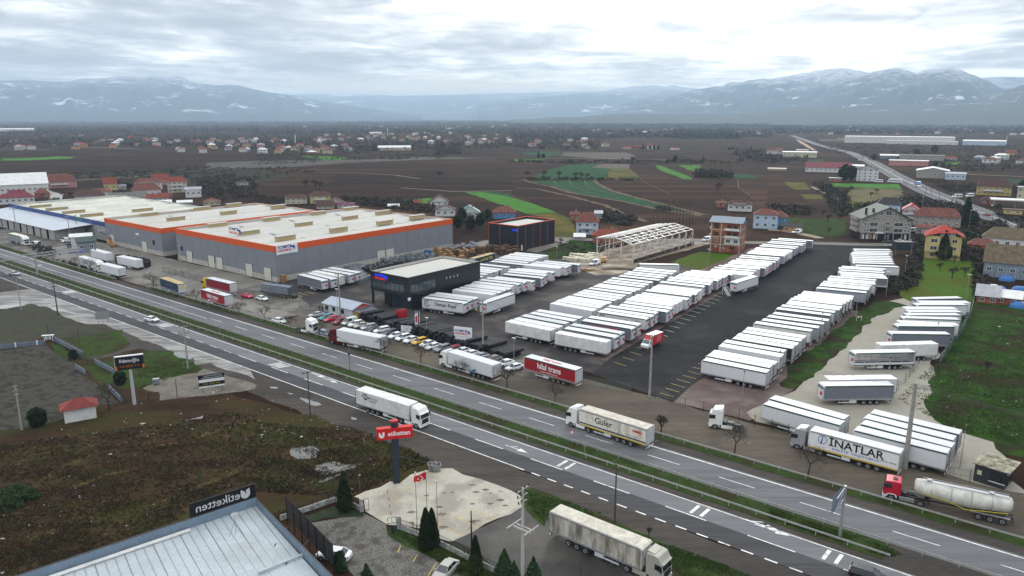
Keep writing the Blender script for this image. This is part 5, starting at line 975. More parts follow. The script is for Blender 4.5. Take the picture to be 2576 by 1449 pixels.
for i in range(nb - 1):
 ya,yb = ln_ * i / (nb - 1),ln_ * (i + 1) / (nb - 1); part('roof_brace',MB().beam(W3(wd_ * .05,ya,Hc + .2),W3(wd_ * .45,yb,Hr),.12).beam(W3(wd_ * .05,yb,Hc + .2),W3(wd_ * .45,ya,Hr),.12),steel,fr_)
part('roof_sheet',MB().quad(W3(wd_ * .88,-1,Hc + .55),W3(wd_ * 1.04,-1,Hc + .1),W3(wd_ * 1.04,ln_ + 1,Hc + .1),W3(wd_ * .88,ln_ + 1,Hc + .55)),zinc,fr_)
fd_ = thing('retaining_fence','dark sheet fence propped by slanting poles below the steel frame','fence',G(*a3(1225,890)))
o_ = G(*a3(1225,890)); e_ = G(*a3(1830,705)); dv = (e_ - o_); L_ = dv.length; dv.normalize(); nv = Vector((dv.y,-dv.x))
part('sheet',MB().add([(0,0,0),(dv.x * L_,dv.y * L_,0),(dv.x * L_,dv.y * L_,1.5),(0,0,1.5)],[(0,1,2,3)]),P('dark tarpaulin sheet',(.03,.025,.035)),fd_)
for i in range(14):
 q = dv * (L_ * (i + .5) / 14); r_ = q + nv * 2.2; part('prop',MB().beam((q.x,q.y,1.8),(r_.x,r_.y,0),.1),P('raw timber',(.3,.22,.14)),fd_)
# ---------------------------------------------------------------- houses
WM = {}
def win_mesh(w_,h_):
 k = (round(w_,1),round(h_,1))
 if k not in WM: WM[k] = MB().box(-w_ / 2,w_ / 2,-.05,0,-h_ / 2,h_ / 2,0).box(-w_ / 2 + .1,-.04,-.07,-.05,-h_ / 2 + .1,h_ / 2 - .1,1).box(.04,w_ / 2 - .1,-.07,-.05,-h_ / 2 + .1,h_ / 2 - .1,1).mesh('window',[signw,P('house glass',(.05,.06,.07),.15,spec=.6)])
 return WM[k]
RC = {'red': M('red tile roof',(.2,.042,.024),.85,.3,1.0,c2=(.1,.025,.018),stretch=(0,(1,1,5))),'brick': M('rusty tile roof',(.15,.05,.034),.85,.35,.9,c2=(.07,.03,.024)),'dark': M('dark tile roof',(.07,.035,.03),.85,.3,.8),'black': M('black sheet roof',(.018,.019,.02),.6,.2,.8),'scarlet': M('scarlet tile roof',(.3,.028,.02),.8,.25,.9),'maroon': M('maroon sheet roof',(.13,.01,.02),.5,.15,.6),'green': M('dark green roof',(.02,.045,.035),.6,.2,.5),'teal': M('teal sheet roof',(.01,.15,.13),.5,.1,.5),'grey': M('grey sheet roof',(.3,.31,.32),.6,.15,.5),'white': M('white sheet roof',(.6,.6,.58),.6,.12,.4),'bluegrey': M('blue grey roof',(.12,.16,.21),.5,.1,.5),'moss': M('mossy tile roof',(.12,.085,.055),.9,.35,.9,c2=(.07,.06,.035)),'pink': M('crimson metal roof',(.4,.02,.05),.5,.1,.5),'purple': M('purple roof',(.12,.02,.08),.6,.15,.5),'asbestos': M('weathered fibre roof',(.14,.14,.12),.9,.25,.7)}
WC = {'white': M('white render',(.58,.58,.57),.85,.1,.8),'pink': M('pink render',(.46,.2,.19),.85,.12,.8),'yellow': M('yellow render',(.5,.4,.17),.85,.1,.8),'cream': M('cream render',(.5,.45,.33),.85,.12,.8),'lblue': M('pale blue render',(.4,.5,.6),.85,.1,.8),'blue': M('blue render',(.09,.22,.45),.85,.12,.8),'orange': M('orange render',(.48,.25,.12),.85,.15,.8),'brick': M('red brick wall',(.24,.075,.04),.9,.25,1.6,c3=(.33,.11,.05)),'grey': M('bare plaster',(.3,.28,.25),.9,.15,.7),'lilac': M('pale lilac render',(.5,.44,.46),.85,.1,.8),'olive': M('mustard render',(.42,.32,.1),.85,.1,.8),'bwood': M('blue grey boards',(.19,.23,.27),.9,.3,.8,stretch=(0,(4,4,.3)))}
def house(u,v,wp,hp,rp,depth,wall,roof,label,ang=None,rt_='hip',floors=None,cat='house',grp='houses',win=True,balcony=0,chim=True,nwin=None,over=.5,name='house',rside=False):
 """u,v: photo position of the middle of the near wall's foot; wp, hp, rp: width, wall height, roof height in photo px"""
 m_ = mpp(u,v); c = G(u,v); W_ = wp * m_ * .94; H_ = hp * m_; D_ = min(depth,14) * .85 if depth < 15 else depth; Rh = max(1.,rp * m_ * 1.08 - D_ / 2 * CAMH / c.length)
 vd = c.normalized(); ang = (atan2(-vd.x,vd.y)) if ang is None else radians(ang)
 rt = thing(name,label,cat,c,ang,grp)
 part('wall',MB().box(-W_ / 2,W_ / 2,0,D_,-.3,H_),WC[wall],rt)
 e = over; b = MB(); x0,x1,y0,y1,z = -W_ / 2 - e,W_ / 2 + e,-e,D_ + e,H_ + .02
 if rt_ == 'hip':
  ins = min(W_,D_) / 2 * .9; yr = D_ / 2
  if W_ >= D_: vs = [(x0,y0,z),(x1,y0,z),(x1,y1,z),(x0,y1,z),(x0 + ins,yr,z + Rh),(x1 - ins,yr,z + Rh)]; fs = [(0,1,5,4),(1,2,5),(2,3,4,5),(3,0,4),(3,2,1,0)]
  else: vs = [(x0,y0,z),(x1,y0,z),(x1,y1,z),(x0,y1,z),(0,y0 + ins,z + Rh),(0,y1 - ins,z + Rh)]; fs = [(0,1,4),(1,2,5,4),(2,3,5),(3,0,4,5),(3,2,1,0)]
  b.add(vs,fs)
 elif rt_ == 'gx':   # ridge parallel to the near wall
  b.add([(x0,y0,z),(x1,y0,z),(x1,y1,z),(x0,y1,z),(x0,D_ / 2,z + Rh),(x1,D_ / 2,z + Rh)],[(0,1,5,4),(2,3,4,5),(3,2,1,0),(1,2,5),(3,0,4)])
 elif rt_ == 'gy':   # gable faces the camera
  b.add([(x0,y0,z),(x1,y0,z),(x1,y1,z),(x0,y1,z),(0,y0,z + Rh),(0,y1,z + Rh)],[(1,2,5,4),(3,0,4,5),(3,2,1,0),(2,3,5)])
  part('gable',MB().xz([(-W_ / 2,z),(W_ / 2,z),(0,z + Rh * .95)],-.02,.05),WC[wall],rt)
  b.f = [f for f in b.f];
 elif rt_ == 'shed': b.add([(x0,y0,z),(x1,y0,z),(x1,y1,z + Rh),(x0,y1,z + Rh),(x0,y0,z + .15),(x1,y0,z + .15),(x1,y1,z + Rh + .15),(x0,y1,z + Rh + .15)],[(3,2,1,0),(4,5,6,7),(0,1,5,4),(1,2,6,5),(2,3,7,6),(3,0,4,7)])
 else: b.box(x0,x1,y0,y1,z,z + .3)
 rf = part('roof',b,RC[roof],rt)
 if chim and rt_ in ('hip','gx','gy'): part('chimney',MB().box(-.35,.35,-.35,.35,-1,.9),WC['brick' if wall != 'brick' else 'grey'],rf,loc=(W_ * .15,D_ * .55,H_ + Rh * .9))
 if win:
  fl = floors or max(1,int(H_ / 2.9)); k = nwin or max(2,int(W_ / 3.2)); fh = H_ / fl; wh2 = min(1.4,fh * .5); ww = min(1.5,W_ / k * .5); wme = win_mesh(ww,wh2)
  for f_ in range(fl):
   for i in range(k): ob('window',wme,rt,(-W_ / 2 + W_ * (i + .5) / k,0,fh * (f_ + .55)))
   kd = max(1,int(D_ / 4))
   for i in range(kd):
    for sx_ in ((1,-1)):
     if (sx_ > 0) == (u < 1288): ob('window',wme,rt,(sx_ * W_ / 2,D_ * (i + .5) / kd,fh * (f_ + .55)),sx_ * pi / 2)
  for f_ in range(1,1 + balcony):
   part('balcony',MB().box(-W_ * .3,W_ * .25,-1.2,0,fh * f_ - .1,fh * f_ + .05,0).box(-W_ * .3,W_ * .25,-1.25,-1.15,fh * f_ + .05,fh * f_ + .95,0),WC['white' if wall != 'white' else 'grey'],rt)
 return rt
Hh = house
near_l = 'houses beyond the blue hall'
for a in [(a1,615,130,250,55,60,12,'pink','brick','pink two storey house with dark red roof beside the village street','hip',2,1),(a1,1115,155,110,55,55,9,'yellow','red','yellow house with plain red roof between bare trees','gx',1,0),(a1,1215,148,90,35,6,6,'white','grey','small white outhouse attached beside the yellow house','flat',1,0),
   (a1,1500,150,230,62,40,10,'white','brick','white balconied house with brown red roof in the village cluster','hip',2,2),(a1,1620,100,150,45,50,10,'pink','red','pink house with bright roof behind the white balconied house','gx',1,0),(a1,1790,175,170,95,45,10,'cream','red','tall cream house with red roof and two balconies','hip',3,2),(a1,1480,235,250,75,55,10,'lilac','brick','lilac house with little turret on its red roof','hip',1,0),
   (a1,1030,240,170,60,30,10,'white','brick','white house with rust roof behind the dark roofed one','hip',2,0),(a1,915,285,240,65,45,9,'lilac','dark','pale lilac house with dark roof behind the blue hall','hip',1,0),(a1,1295,325,300,85,45,8,'orange','asbestos','orange plastered house with long grey fibre roof','gx',2,0),(a1,1590,275,190,38,35,7,'lblue','red','low house with red roof beside the orange plastered one','gx',1,0),
   (a1,1640,310,150,30,10,5,'grey','white','grey shed with white lean-to roof before the low red roof','shed',1,0),(a1,1860,300,130,20,8,5,'grey','white','tiny shed with white roof near the warehouse back','shed',1,0),(a1,1950,225,140,70,25,8,'white','grey','grey sheet roofed workshop with a red door','gx',1,0),(a1,1690,235,80,35,15,5,'brick','brick','small brick shed in the village cluster','gx',1,0),
   (a1,2135,305,150,30,30,8,'cream','red','cream house with many gabled red roof behind the orange band','gy',1,0),(a1,2440,105,110,22,14,7,'white','dark','lonely white cottage in the scrub field','gx',1,0),(a1,170,290,270,50,35,9,'white','maroon','white house with wide maroon roof behind the blue hall','hip',1,0),(a1,180,245,160,40,35,7,'white','maroon','upper storey block with maroon hip roof and glazed balcony','hip',1,1),
   (a1,430,240,110,45,40,9,'brick','brick','brick house with rusty roof at the village street corner','hip',1,0),(a1,60,215,640,90,90,25,'white','white','large white roofed shed at the picture edge behind the maroon house','gx',1,0),
   (a2,405,290,210,55,35,9,'cream','dark','cream villa with dark roof beyond the far warehouse','hip',2,0),(a2,650,285,200,70,45,9,'yellow','dark','pale yellow villa with dark roof beyond the far warehouse','hip',2,1),(a2,800,325,190,40,50,9,'cream','dark','house with steep dark brown roof right behind the warehouse','gy',1,0),(a2,905,330,170,30,20,8,'cream','purple','low house with purple roof behind the warehouse','gx',1,0),(a2,700,340,170,25,50,8,'cream','dark','brown gabled roof peeping over the warehouse parapet','gx',1,0),
   (a2,1845,325,190,55,60,9,'white','dark','white house with dark brown gable and water tank','gy',2,0),(a2,1905,415,210,65,45,9,'white','dark','white villa with dark roof before the water tank house','gy',1,0),(a2,2150,455,210,75,70,9,'white','teal','white house with teal green roof beside the conifers','gy',2,1),(a2,1630,300,70,20,25,5,'brick','red','little brick shed with orange roof','gx',1,0),(a2,1385,330,110,12,6,5,'grey','white','low greenhouse behind the warehouse','shed',1,0),
   (a2,2500,440,230,60,60,9,'blue','brick','blue house with rusty roof behind the black hall','hip',1,0),(a3,755,600,230,125,95,9,'lblue','brick','white and pale blue house with brown red roof by the olive field','hip',2,1),(a3,870,440,75,50,20,6,'grey','grey','grey annex with tilted sheet roof behind the pale blue house','shed',1,0),(a3,630,460,90,60,30,7,'brick','brick','brick shed beside the pale blue house','gx',1,0),(a3,680,650,110,25,15,5,'grey','white','small grey hut with white roof in the garden','shed',1,0),
   (a3,960,700,310,85,70,10,'brick','red','brick house with wide orange red roof behind the steel frame','hip',1,0),(a3,2290,365,230,65,40,9,'white','dark','white roadside house with verandah and dark roof','hip',1,1),(a3,2100,330,90,45,20,7,'brick','brick','brick barn beside the verandah house','gx',1,0),(a3,2545,540,230,130,55,10,'lblue','brick','tall pale blue house with rusty roof and outside stair','hip',2,0),(a4,55,530,240,100,60,9,'blue','brick','bright blue house with red brown roof beside the garden path','hip',2,0),
   (a4,235,575,180,50,35,7,'orange','black','low orange garage with black roof and white van','gx',1,0),(a4,1205,395,200,85,60,9,'lblue','black','grey blue house with black hip roof behind the green roofed block','hip',1,0),(a4,1420,480,130,110,55,12,'lilac','pink','lilac house with crimson roof behind the green roofed block','gy',3,2),(a4,1690,515,380,80,75,10,'grey','brick','wide plastered house with rusty hip roof near the far road','hip',2,0),(a4,1560,600,130,60,30,7,'grey','brick','small annex roof beside the yellow block','gx',1,0),
   (a4,2400,740,380,80,90,11,'white','moss','white house with mossy roof at the picture edge','hip',1,0),(a4,2140,790,210,70,55,7,'brick','brick','red painted cottage beside the boarded barn','hip',1,0),(a4,2390,1040,350,125,150,12,'bwood','moss','boarded barn with huge rust brown roof at the picture edge','gx',1,0),(a4,2200,1295,170,60,80,6,'brick','grey','brick shed with blue grey sheet roof in the junk yard','shed',1,0),(a4,2400,1310,200,60,50,6,'brick','white','brick shed with pale plank roof in the junk yard','shed',1,0),
   (a4,2265,205,260,70,60,10,'olive','dark','mustard yellow house with dark roof beyond the minibuses','hip',2,1),(a4,2240,300,150,35,35,7,'brick','dark','small roof beside the open canopy at the fuel station','hip',1,0),(a4,2460,395,140,35,6,6,'yellow','moss','low yellow shed beside the far road','flat',1,0),(a4,675,72,110,35,10,5,'brick','white','brick hut with white roof near the round evergreens','flat',1,0),(a4,2555,240,80,90,20,12,'cream','grey','cream tall building at the picture edge','flat',2,0)]:
 f,x,y,w_,h_,r_,dp,wl,rf,lb,ty,fl,bal = a; u,v = f(x,y); house(u,v,w_ / 4,h_ / 4,r_ / 4,dp,wl,rf,lb,None,ty,fl,'house' if 'shed' not in lb else 'shed','houses of the near village',balcony=bal)
# far industrial buildings
for f,x,y,w_,h_,r_,dp,wl,rf,lb,ty in [(h4,1305,815,900,55,8,60,'white','white','very long white factory with saw tooth roof in the distance','flat'),(h4,1545,825,565,28,5,20,'white','white','long low white annex in front of the distant factory','flat'),(h4,2170,835,320,35,10,40,'lblue','white','pale blue grey hall beside rows of blue crates in the distance','gx'),(h4,645,795,220,15,8,20,'grey','black','dark roofed car dealership in the distance','flat'),(h4,780,775,140,15,5,20,'olive','brick','orange brown building beside the distant factory','flat'),
  (h4,315,955,310,45,10,30,'cream','white','white flat factory with raised centre near the far road','flat'),(h4,340,935,110,50,6,12,'cream','white','raised centre block of the flat white factory','flat'),(h4,600,1105,400,38,50,20,'white','maroon','long white hall with maroon roof near the far road','gx'),(h4,870,1060,160,15,15,15,'white','white','pale shed behind the white apartment house','gx'),(h4,1245,970,200,28,12,18,'bwood','white','grey blue shed with pale roof beyond the road','gx'),(h4,1540,985,360,40,10,20,'grey','asbestos','long grey hall with row of windows beyond the road','gx'),
  (h4,1410,1040,320,42,10,18,'pink','white','pink workshop building with green end wall','flat'),(h4,1650,1165,260,62,32,25,'grey','white','workshop with big dark gate and white gabled roof','gy'),(h4,1880,1180,160,50,12,18,'lblue','grey','pale blue workshop beside the white gabled one','gx'),(h4,90,1085,170,15,4,10,'yellow','white','long low yellow shed in the fields','flat'),(h2,1205,725,120,18,6,20,'white','white','white warehouse in the middle of the far village','gx'),(h2,1395,885,330,28,18,30,'cream','white','cream twin gabled depot at the edge of the village','gx'),(h1,110,700,340,22,8,40,'white','white','pale greenhouses and halls far away on the plain','gx'),(h1,95,690,70,12,6,25,'white','teal','green roofed hall among the far pale halls','gx')]:
 u,v = f(x,y); house(u,v,w_ / 4,h_ / 4,r_ / 4,dp,wl,rf,lb,None,ty,1,'industrial building','industrial buildings far away',chim=False,nwin=max(3,int(w_ / 40)),name='industrial_building')
# open canopy of the fuel station
c_ = G(*a4(2480,330)); fs_ = thing('canopy','white flat canopy on pillars beside the far road','canopy',c_,-.5)
part('roof',MB().box(-13,13,-6,6,4.6,5.2),RC['white'],fs_)
for x in (-11,0,11): part('pillar',MB().box(x - .2,x + .2,-.2,.2,0,4.6),steel,fs_)
# unfinished brick block
p0,p1,p2 = G(*a3(2285,792)),G(*a3(1990,768)),G(*a3(2365,762))
ex = p0 - p1; W_ = ex.length; ang = atan2(ex.y,ex.x); D_ = 11.; bb = thing('apartment_block','unfinished red brick block with blue grey roof and balconies','apartment building',p1,ang)
Hb = 12.3; part('wall',MB().box(0,W_,0,D_,-.2,Hb),WC['brick'],bb)
cf = MB()
for z in (3.1,6.1,9.1): cf.box(-.04,W_ + .04,-.04,D_,z,z + .3)
for x in (0,W_ * .33,W_ - .35): cf.box(x,x + .35,-.05,0,0,Hb)
for y in (3.5,7,D_ - .35): cf.box(W_,W_ + .05,y,y + .3,0,Hb)
part('concrete_frame',cf,basew,bb)
part('roof',MB().add([(-.9,-.9,Hb),(W_ + .9,-.9,Hb),(W_ + .9,D_ + .9,Hb),(-.9,D_ + .9,Hb),(-.9,D_ * .45,Hb + 1.9),(W_ + .9,D_ * .45,Hb + 1.9)],[(0,1,5,4),(2,3,4,5),(3,2,1,0),(3,0,4)]),RC['bluegrey'],bb); part('gable',MB().add([(W_ + .1,-.3,Hb),(W_ + .1,D_,Hb),(W_ + .1,D_ * .45,Hb + 1.6)],[(0,1,2)]),WC['white'],bb)
dkw = P('empty opening',(.02,.015,.015))
for x,z,a_,b_,mt_ in ((W_ * .18,10.6,1.7,1.3,dkw),(W_ * .18,7.6,1.7,1.3,dkw),(W_ * .18,5,1.6,1.3,None),(W_ * .18,2.3,1,.7,None),(W_ * .45,1.9,.9,.6,None),(W_ * .62,10.4,1.6,1.7,dkw),(W_ * .82,10.4,1.6,1.7,dkw),(W_ * .62,7.4,1.6,1.7,dkw),(W_ * .82,7.4,1.6,1.7,dkw),(W_ * .6,4.6,1.8,1.3,None),(W_ * .86,4.6,1.8,1.3,None)):
 if mt_: part('window',MB().box(x - a_ / 2,x + a_ / 2,-.07,-.02,z - b_ / 2,z + b_ / 2),mt_,bb)
 else: ob('window',win_mesh(a_,b_),bb,(x,0,z))
for z in (9.15,6.15): part('balcony',MB().box(W_ * .48,W_ * .97,-1.3,0,z,z + .15).box(W_ * .48,W_ * .97,-1.35,-1.25,z + .15,z + 1.0),WC['white'],bb); part('balcony',MB().box(-1,0,2,5,z,z + .15).box(-1.05,-.95,2,5,z,z + .95).box(-1,0,1.95,2.05,z,z + .95),WC['white'],bb)
part('balcony',MB().box(W_ * .48,W_ * .97,-.3,0,3.5,5.9),WC['white'],bb)
for x_ in (W_ * .6,W_ * .86): ob('window',win_mesh(1.8,1.4),bb,(x_,-.31,4.8))
# long grey block with green roof
p0,p1 = G(*a4(930,645)),G(*a4(1425,655)); ex = p1 - p0; W_ = ex.length; ang = atan2(ex.y,ex.x); D_ = 16.; gb = thing('apartment_block','grey plastered block with dark green gabled roof and shops below','apartment building',p0,ang)
He = 9.6; Hr_ = 14.6; pl_ = WC['grey']; part('wall',MB().xz([(0,2.8),(W_,2.8),(W_,He - .6),(W_ * .52,Hr_),(0,He)],0,D_),pl_,gb); part('shop_floor',MB().box(.1,W_ - .1,1.2,D_,-.2,2.8),dkw,gb)
for i in range(7): part('column',MB().box(W_ * i / 6 - .2 + (.2 if i == 0 else 0) - (.2 if i == 6 else 0),W_ * i / 6 + .2,.1,.5,0,2.8),pl_,gb)
part('roof',MB().add([(-1,-1,He - .3),(W_ * .52,-1,Hr_ + .25),(W_ * .52,D_ + 1,Hr_ + .25),(-1,D_ + 1,He - .3),(W_ + 1.2,-1,He - 1.1),(W_ + 1.2,D_ + 1,He - 1.1)],[(0,1,2,3),(1,4,5,2)]),RC['green'],gb)
part('roof_edge',MB().tube((-1,-1,He - .4),(W_ * .52,-1,Hr_ + .1),.18,n=4).tube((W_ * .52,-1,Hr_ + .1),(W_ + 1.2,-1,He - 1.2),.18,n=4),RC['green'],gb)
for x,y in ((W_ * .12,4),(W_ * .25,3),(W_ * .6,6)): part('chimney',MB().box(x - .4,x + .4,y - .4,y + .4,He,He + 4.2),dkw,gb)
for z in (4.2,6.9):
 for fx in (.03,.1,.42,.63,.85,.92): ob('window',win_mesh(1.0,1.4),gb,(W_ * (fx + .03),0,z))
 for fx in (.24,.75): ob('window',win_mesh(3.4,1.7),gb,(W_ * fx,0,z))
 part('balcony',MB().box(W_ * .46,W_ * .58,-1.1,0,z - 1.0,z - .1),pl_,gb); ob('window',win_mesh(1.8,1.5),gb,(W_ * .52,0,z + .3))
for fx in (.08,.25,.42,.63,.78,.92): ob('window',win_mesh(1.1,1.3),gb,(W_ * fx,0,9.2 if .2 < fx < .85 else 8.6))
for fx,w_ in ((.38,1.2),(.52,2.4),(.66,1.0)): ob('window',win_mesh(w_,1.6 if w_ < 2 else 2.0),gb,(W_ * fx,0,12.0 - .3 * (w_ < 2)))
for z in (3.4,6.1,8.6): part('balcony',MB().box(-.3 - 1,0,3,13,z - .5,z + .4),pl_,gb)
for z in (4.6,7.2):
 for y in (4,7,10,12.5): ob('window',win_mesh(1.3,1.3),gb,(0,y,z),-pi / 2)
part('shop_sign',MB().box(W_ * .28,W_ * .5,-.1,0,2.7,3.5),signw,gb); part('shop_sign',MB().box(W_ * .5,W_ * .6,-.1,0,2.7,3.5),txbl,gb); lettering(gb,'MARKET',.8,(W_ * .38,-.14,3.1),(pi / 2,0,0),txr,0) if 0 else None
for fx,m__ in ((.04,signw),(.12,signw),(.2,WC['orange']),(.27,signw),(.55,steel),(.9,signw)): part('shop_door',MB().box(W_ * fx,W_ * fx + .9,.9,1.15,0,2.3),m__,gb)
# yellow block with red roof
p0,p1 = G(*a4(1572,835)),G(*a4(1925,862)); ex = p1 - p0; W_ = ex.length; ang = atan2(ex.y,ex.x); yb = thing('apartment_block','yellow three storey block with scarlet roof above the lawn','apartment building',p0,ang); D_ = 11
part('wall',MB().box(0,W_,0,D_,-.2,9.1),WC['yellow'],yb); part('bay',MB().box(.2,W_ * .38,-1,0,2.9,9.1),WC['yellow'],yb); part('attic',MB().box(W_ * .38,W_ * .8,-.4,3,9.1,10.6),WC['white'],yb)
for i in range(4): ob('window',win_mesh(.9,1),yb,(W_ * (.43 + .105 * i),-.4,9.9))
part('roof',MB().add([(-1,-1.6,8.9),(W_ * .36,-1.6,10.4),(W_ * .82,-1.4,10.6),(W_ + 1,-1.4,8.9),(W_ + 1,D_ + 1,8.9),(-1,D_ + 1,8.9),(W_ * .5,D_ * .5,12.8),(W_ * .42,D_ * .5,12.8)],[(0,1,7),(1,2,6,7),(2,3,6),(3,4,6),(4,5,7,6),(5,0,7)]),RC['scarlet'],yb)
for z in (4.4,7.3):
 ob('window',win_mesh(2.4,1.6),yb,(W_ * .22,-1,z)); ob('window',win_mesh(1.8,1.5),yb,(W_ * .8,0,z)); ob('window',win_mesh(1.3,1.4),yb,(W_ * .5,0,z))
ob('window',win_mesh(1.6,1.5),yb,(W_ * .2,0,1.6)); ob('window',win_mesh(2.2,1.5),yb,(W_ * .72,0,1.6))
for x in (W_ * .6,W_ * .72): part('chimney',MB().box(x - .4,x + .4,4,4.8,10,12.6),WC['brick'],yb)
# white apartment house by the far road
u,v = h4(995,1195); ah = house(u,v,46,27,6,14,'white','dark','white four storey apartment house with dark scalloped roof',radians(0) if 0 else None,'gy',4,'apartment building','industrial buildings far away',nwin=4,name='apartment_block')
# foreground sheds and cabins
gd_ = thing('guard_hut','white hut with red tiled hip roof beside the round bush','hut',G(*b1(655,1245)),0)
e1 = G(*b1(975,1185)) - G(*b1(655,1245)); gd_.rotation_euler[2] = atan2(e1.y,e1.x); W_ = e1.length
part('wall',MB().box(0,W_,0,3.4,0,2.55),WC['white'],gd_)
tl = MB(); rr = RC['red']; e = .55; Rh = 1.35
part('roof',MB().add([(-e,-e,2.5),(W_ + e,-e,2.5),(W_ + e,3.4 + e,2.5),(-e,3.4 + e,2.5),(1.7,1.7,2.5 + Rh),(W_ - 1.7,1.7,2.5 + Rh)],[(0,1,5,4),(1,2,5),(2,3,4,5),(3,0,4),(3,2,1,0)]),M('red hut tiles',(.2,.04,.035),.8,.25,2),gd_)
for i in range(int((W_ + 2 * e) / .3)):
 x = -e + .15 + i * .3; t_ = 1 - max(0,(1.7 + e - (x + e)) / (1.7 + e),((x + e) - (W_ + e - 1.7)) / (1.7 + e)); part('roof_tile',MB().tube((x,-e,2.53),(x,-e + (1.7 + e) * t_,2.53 + Rh * t_),.07,n=5),MATS['red hut tiles'],gd_)
dc = thing('cabin','dark container cabin with dirty pale roof at the yard corner','cabin',G(*d4(2060,490)),0)
e1 = G(*d4(2375,590)) - G(*d4(2060,490)); dc.rotation_euler[2] = atan2(e1.y,e1.x); W_ = e1.length
part('wall',MB().box(0,W_,0,4.6,.1,2.9),P('anthracite cladding',(.03,.036,.046)),dc); part('roof',MB().box(-.3,W_ + .5,-.3,5.2,2.9,3.02),M('dirty sheet roof',(.3,.28,.2),.8,.4,1.,c2=(.09,.08,.06)),dc)
for i in range(9): part('roof_batten',MB().box(.2,W_ + .2,i * .58 - .05,i * .58 + .03,3.02,3.07),MATS['dirty sheet roof'],dc)
for i in range(3): part('window',MB().box(W_ * .5 + i * .85,W_ * .5 + i * .85 + .75,-.05,0,.9,2.4),glass,dc)
part('window',MB().box(W_,W_ + .05,.8,3.8,.5,1.7),glass,dc); part('sill',MB().box(W_ * .48,W_,-.1,0,.78,.88),signw,dc); part('notice',MB().box(.4,1.0,-.05,0,1.3,2.0),P('pale notice',(.5,.52,.3)),dc); part('banner',MB().box(W_,W_ + .04,.5,4,2.0,2.8),P('lettered banner',(.4,.3,.35)),dc)
lettering(dc,'İKRAM ÇAY',.5,(W_ + .06,2.25,2.4),(pi / 2,0,pi / 2),txr,.01)
# clad building in the near corner
zr = 6.
c0,c1,c2,c3 = G(*d1(200,1440),7),G(*d1(2576,655),7),G(*d2(520,1130),7),G(*d2(790,1449),7)
clad = M('blue grey cladding',(.17,.23,.29),.5,.12,.5); cladroof = M('white sheet roofing',(.40,.44,.46),.55,.12,.4,c3=(.33,.36,.37),small=.6)
bn = thing('factory_building','steel clad building in the near corner with pale ribbed roof','factory')
ew = (c1 - c0).normalized(); es = (c3 - c1).normalized(); far0 = c0 - ew * 12; far3 = c3 + es * 10
def wallseg(a,b,z0,z1,th,m_,nm,inward,step=.5):
 d = (b - a).normalized(); nn = Vector((-d.y,d.x)); nn = nn if nn.dot(inward) > 0 else -nn; q = [a,b,b + nn * th,a + nn * th]; part(nm,MB().prism(q,z0,z1),m_,bn)
 rb = MB(); L_ = (b - a).length; k = int(L_ / step)
 for i in range(k):
  p = a + d * (i * step)
  for n0_,n1_ in ((-.03,0),(th,th + .03)): rb.prism([p + nn * n0_,p + d * .12 + nn * n0_,p + d * .12 + nn * n1_,p + nn * n1_],z0,z1 - .05)
 part('cladding_rib',rb,m_,bn)
inn = Vector((1,-.6)); wallseg(far0,c1,0,7,.12,clad,'wall',es); wallseg(c1,far3,0,6.6,.12,clad,'wall',-ew)
part('coping',MB().tube(L3(far0,7.03),L3(c1,7.03),.09,n=4).tube(L3(c1,6.65),L3(far3,6.65),.09,n=4),P('dark coping',(.05,.055,.06)),bn)
rr0 = far0 + es * .15; rr1 = c1 + es * .15 - ew * .15; rr3 = far3 - ew * .5; rr2 = far0 + es * 30
roofp = [rr0,rr1,rr3,rr3 - ew * 45]
part('roof',MB().add([L3(p_,z_) for p_,z_ in zip(roofp,(5.9,5.9,5.2,5.2))],[(0,1,2,3)]),cladroof,bn)
sm_ = MB(); L_ = (rr1 - rr0).length; k = int(L_ / 1.0)
panel = P('roof seam',(.25,.27,.28))
for i in range(k):
 a = rr1 - ew * (i * 1.0 + .4); b_ = a + es * 24 - ew * 1.2; part('roof_seam',MB().beam(L3(a,5.94),L3(b_,5.2 + .1),.05),panel if i % 3 else P('dark roof seam',(.1,.1,.1)),bn)
part('ridge_cap',MB().prism([rr1 - ew * 8.2 + es * .3,rr1 - ew * 30 + es * .3,rr1 - ew * 30 + es * .9,rr1 - ew * 8.2 + es * .9],5.95,6.1),RC['white'],bn)
q = G(*d2(330,1320),5.6); part('ridge_cap',MB().beam(L3(G(*d2(30,1430),5.6),5.75),L3(G(*d2(500,1235),5.6),5.7),.35),cladroof,bn)
# mesh sign on the parapet (seen from behind)
sa,sb = G(*d1(1915,870),7),G(*d1(2576,655),7); dv = (sb - sa).normalized(); L_ = (sb - sa).length; an = atan2(dv.y,dv.x)
es_ = thing('rooftop_sign','black slatted etiketten sign seen mirrored from behind','sign',sa,an,z=7.0)
for i in range(14): part('slat',MB().box(0,L_,.04,.1,.12 + i * .12,.17 + i * .12),black,es_)
part('frame',MB().box(0,.1,-.02,.12,0,1.85).box(L_ - .1,L_,-.02,.12,0,1.85).box(L_ * .5,L_ * .5 + .08,-.02,.12,0,1.85).box(0,L_,-.02,.12,0,.08).box(0,L_,-.02,.12,1.78,1.86),black,es_)
part('backing',MB().box(.05,L_ - .05,.12,.14,.05,1.8),P('dark mesh backing',(.03,.028,.028)),es_)
lettering(es_,'etiketten',1.5,(L_ * .42,-.03,.95),(pi / 2,0,0),P('pale letters',(.5,.5,.5)),.01,sx=-1.0)
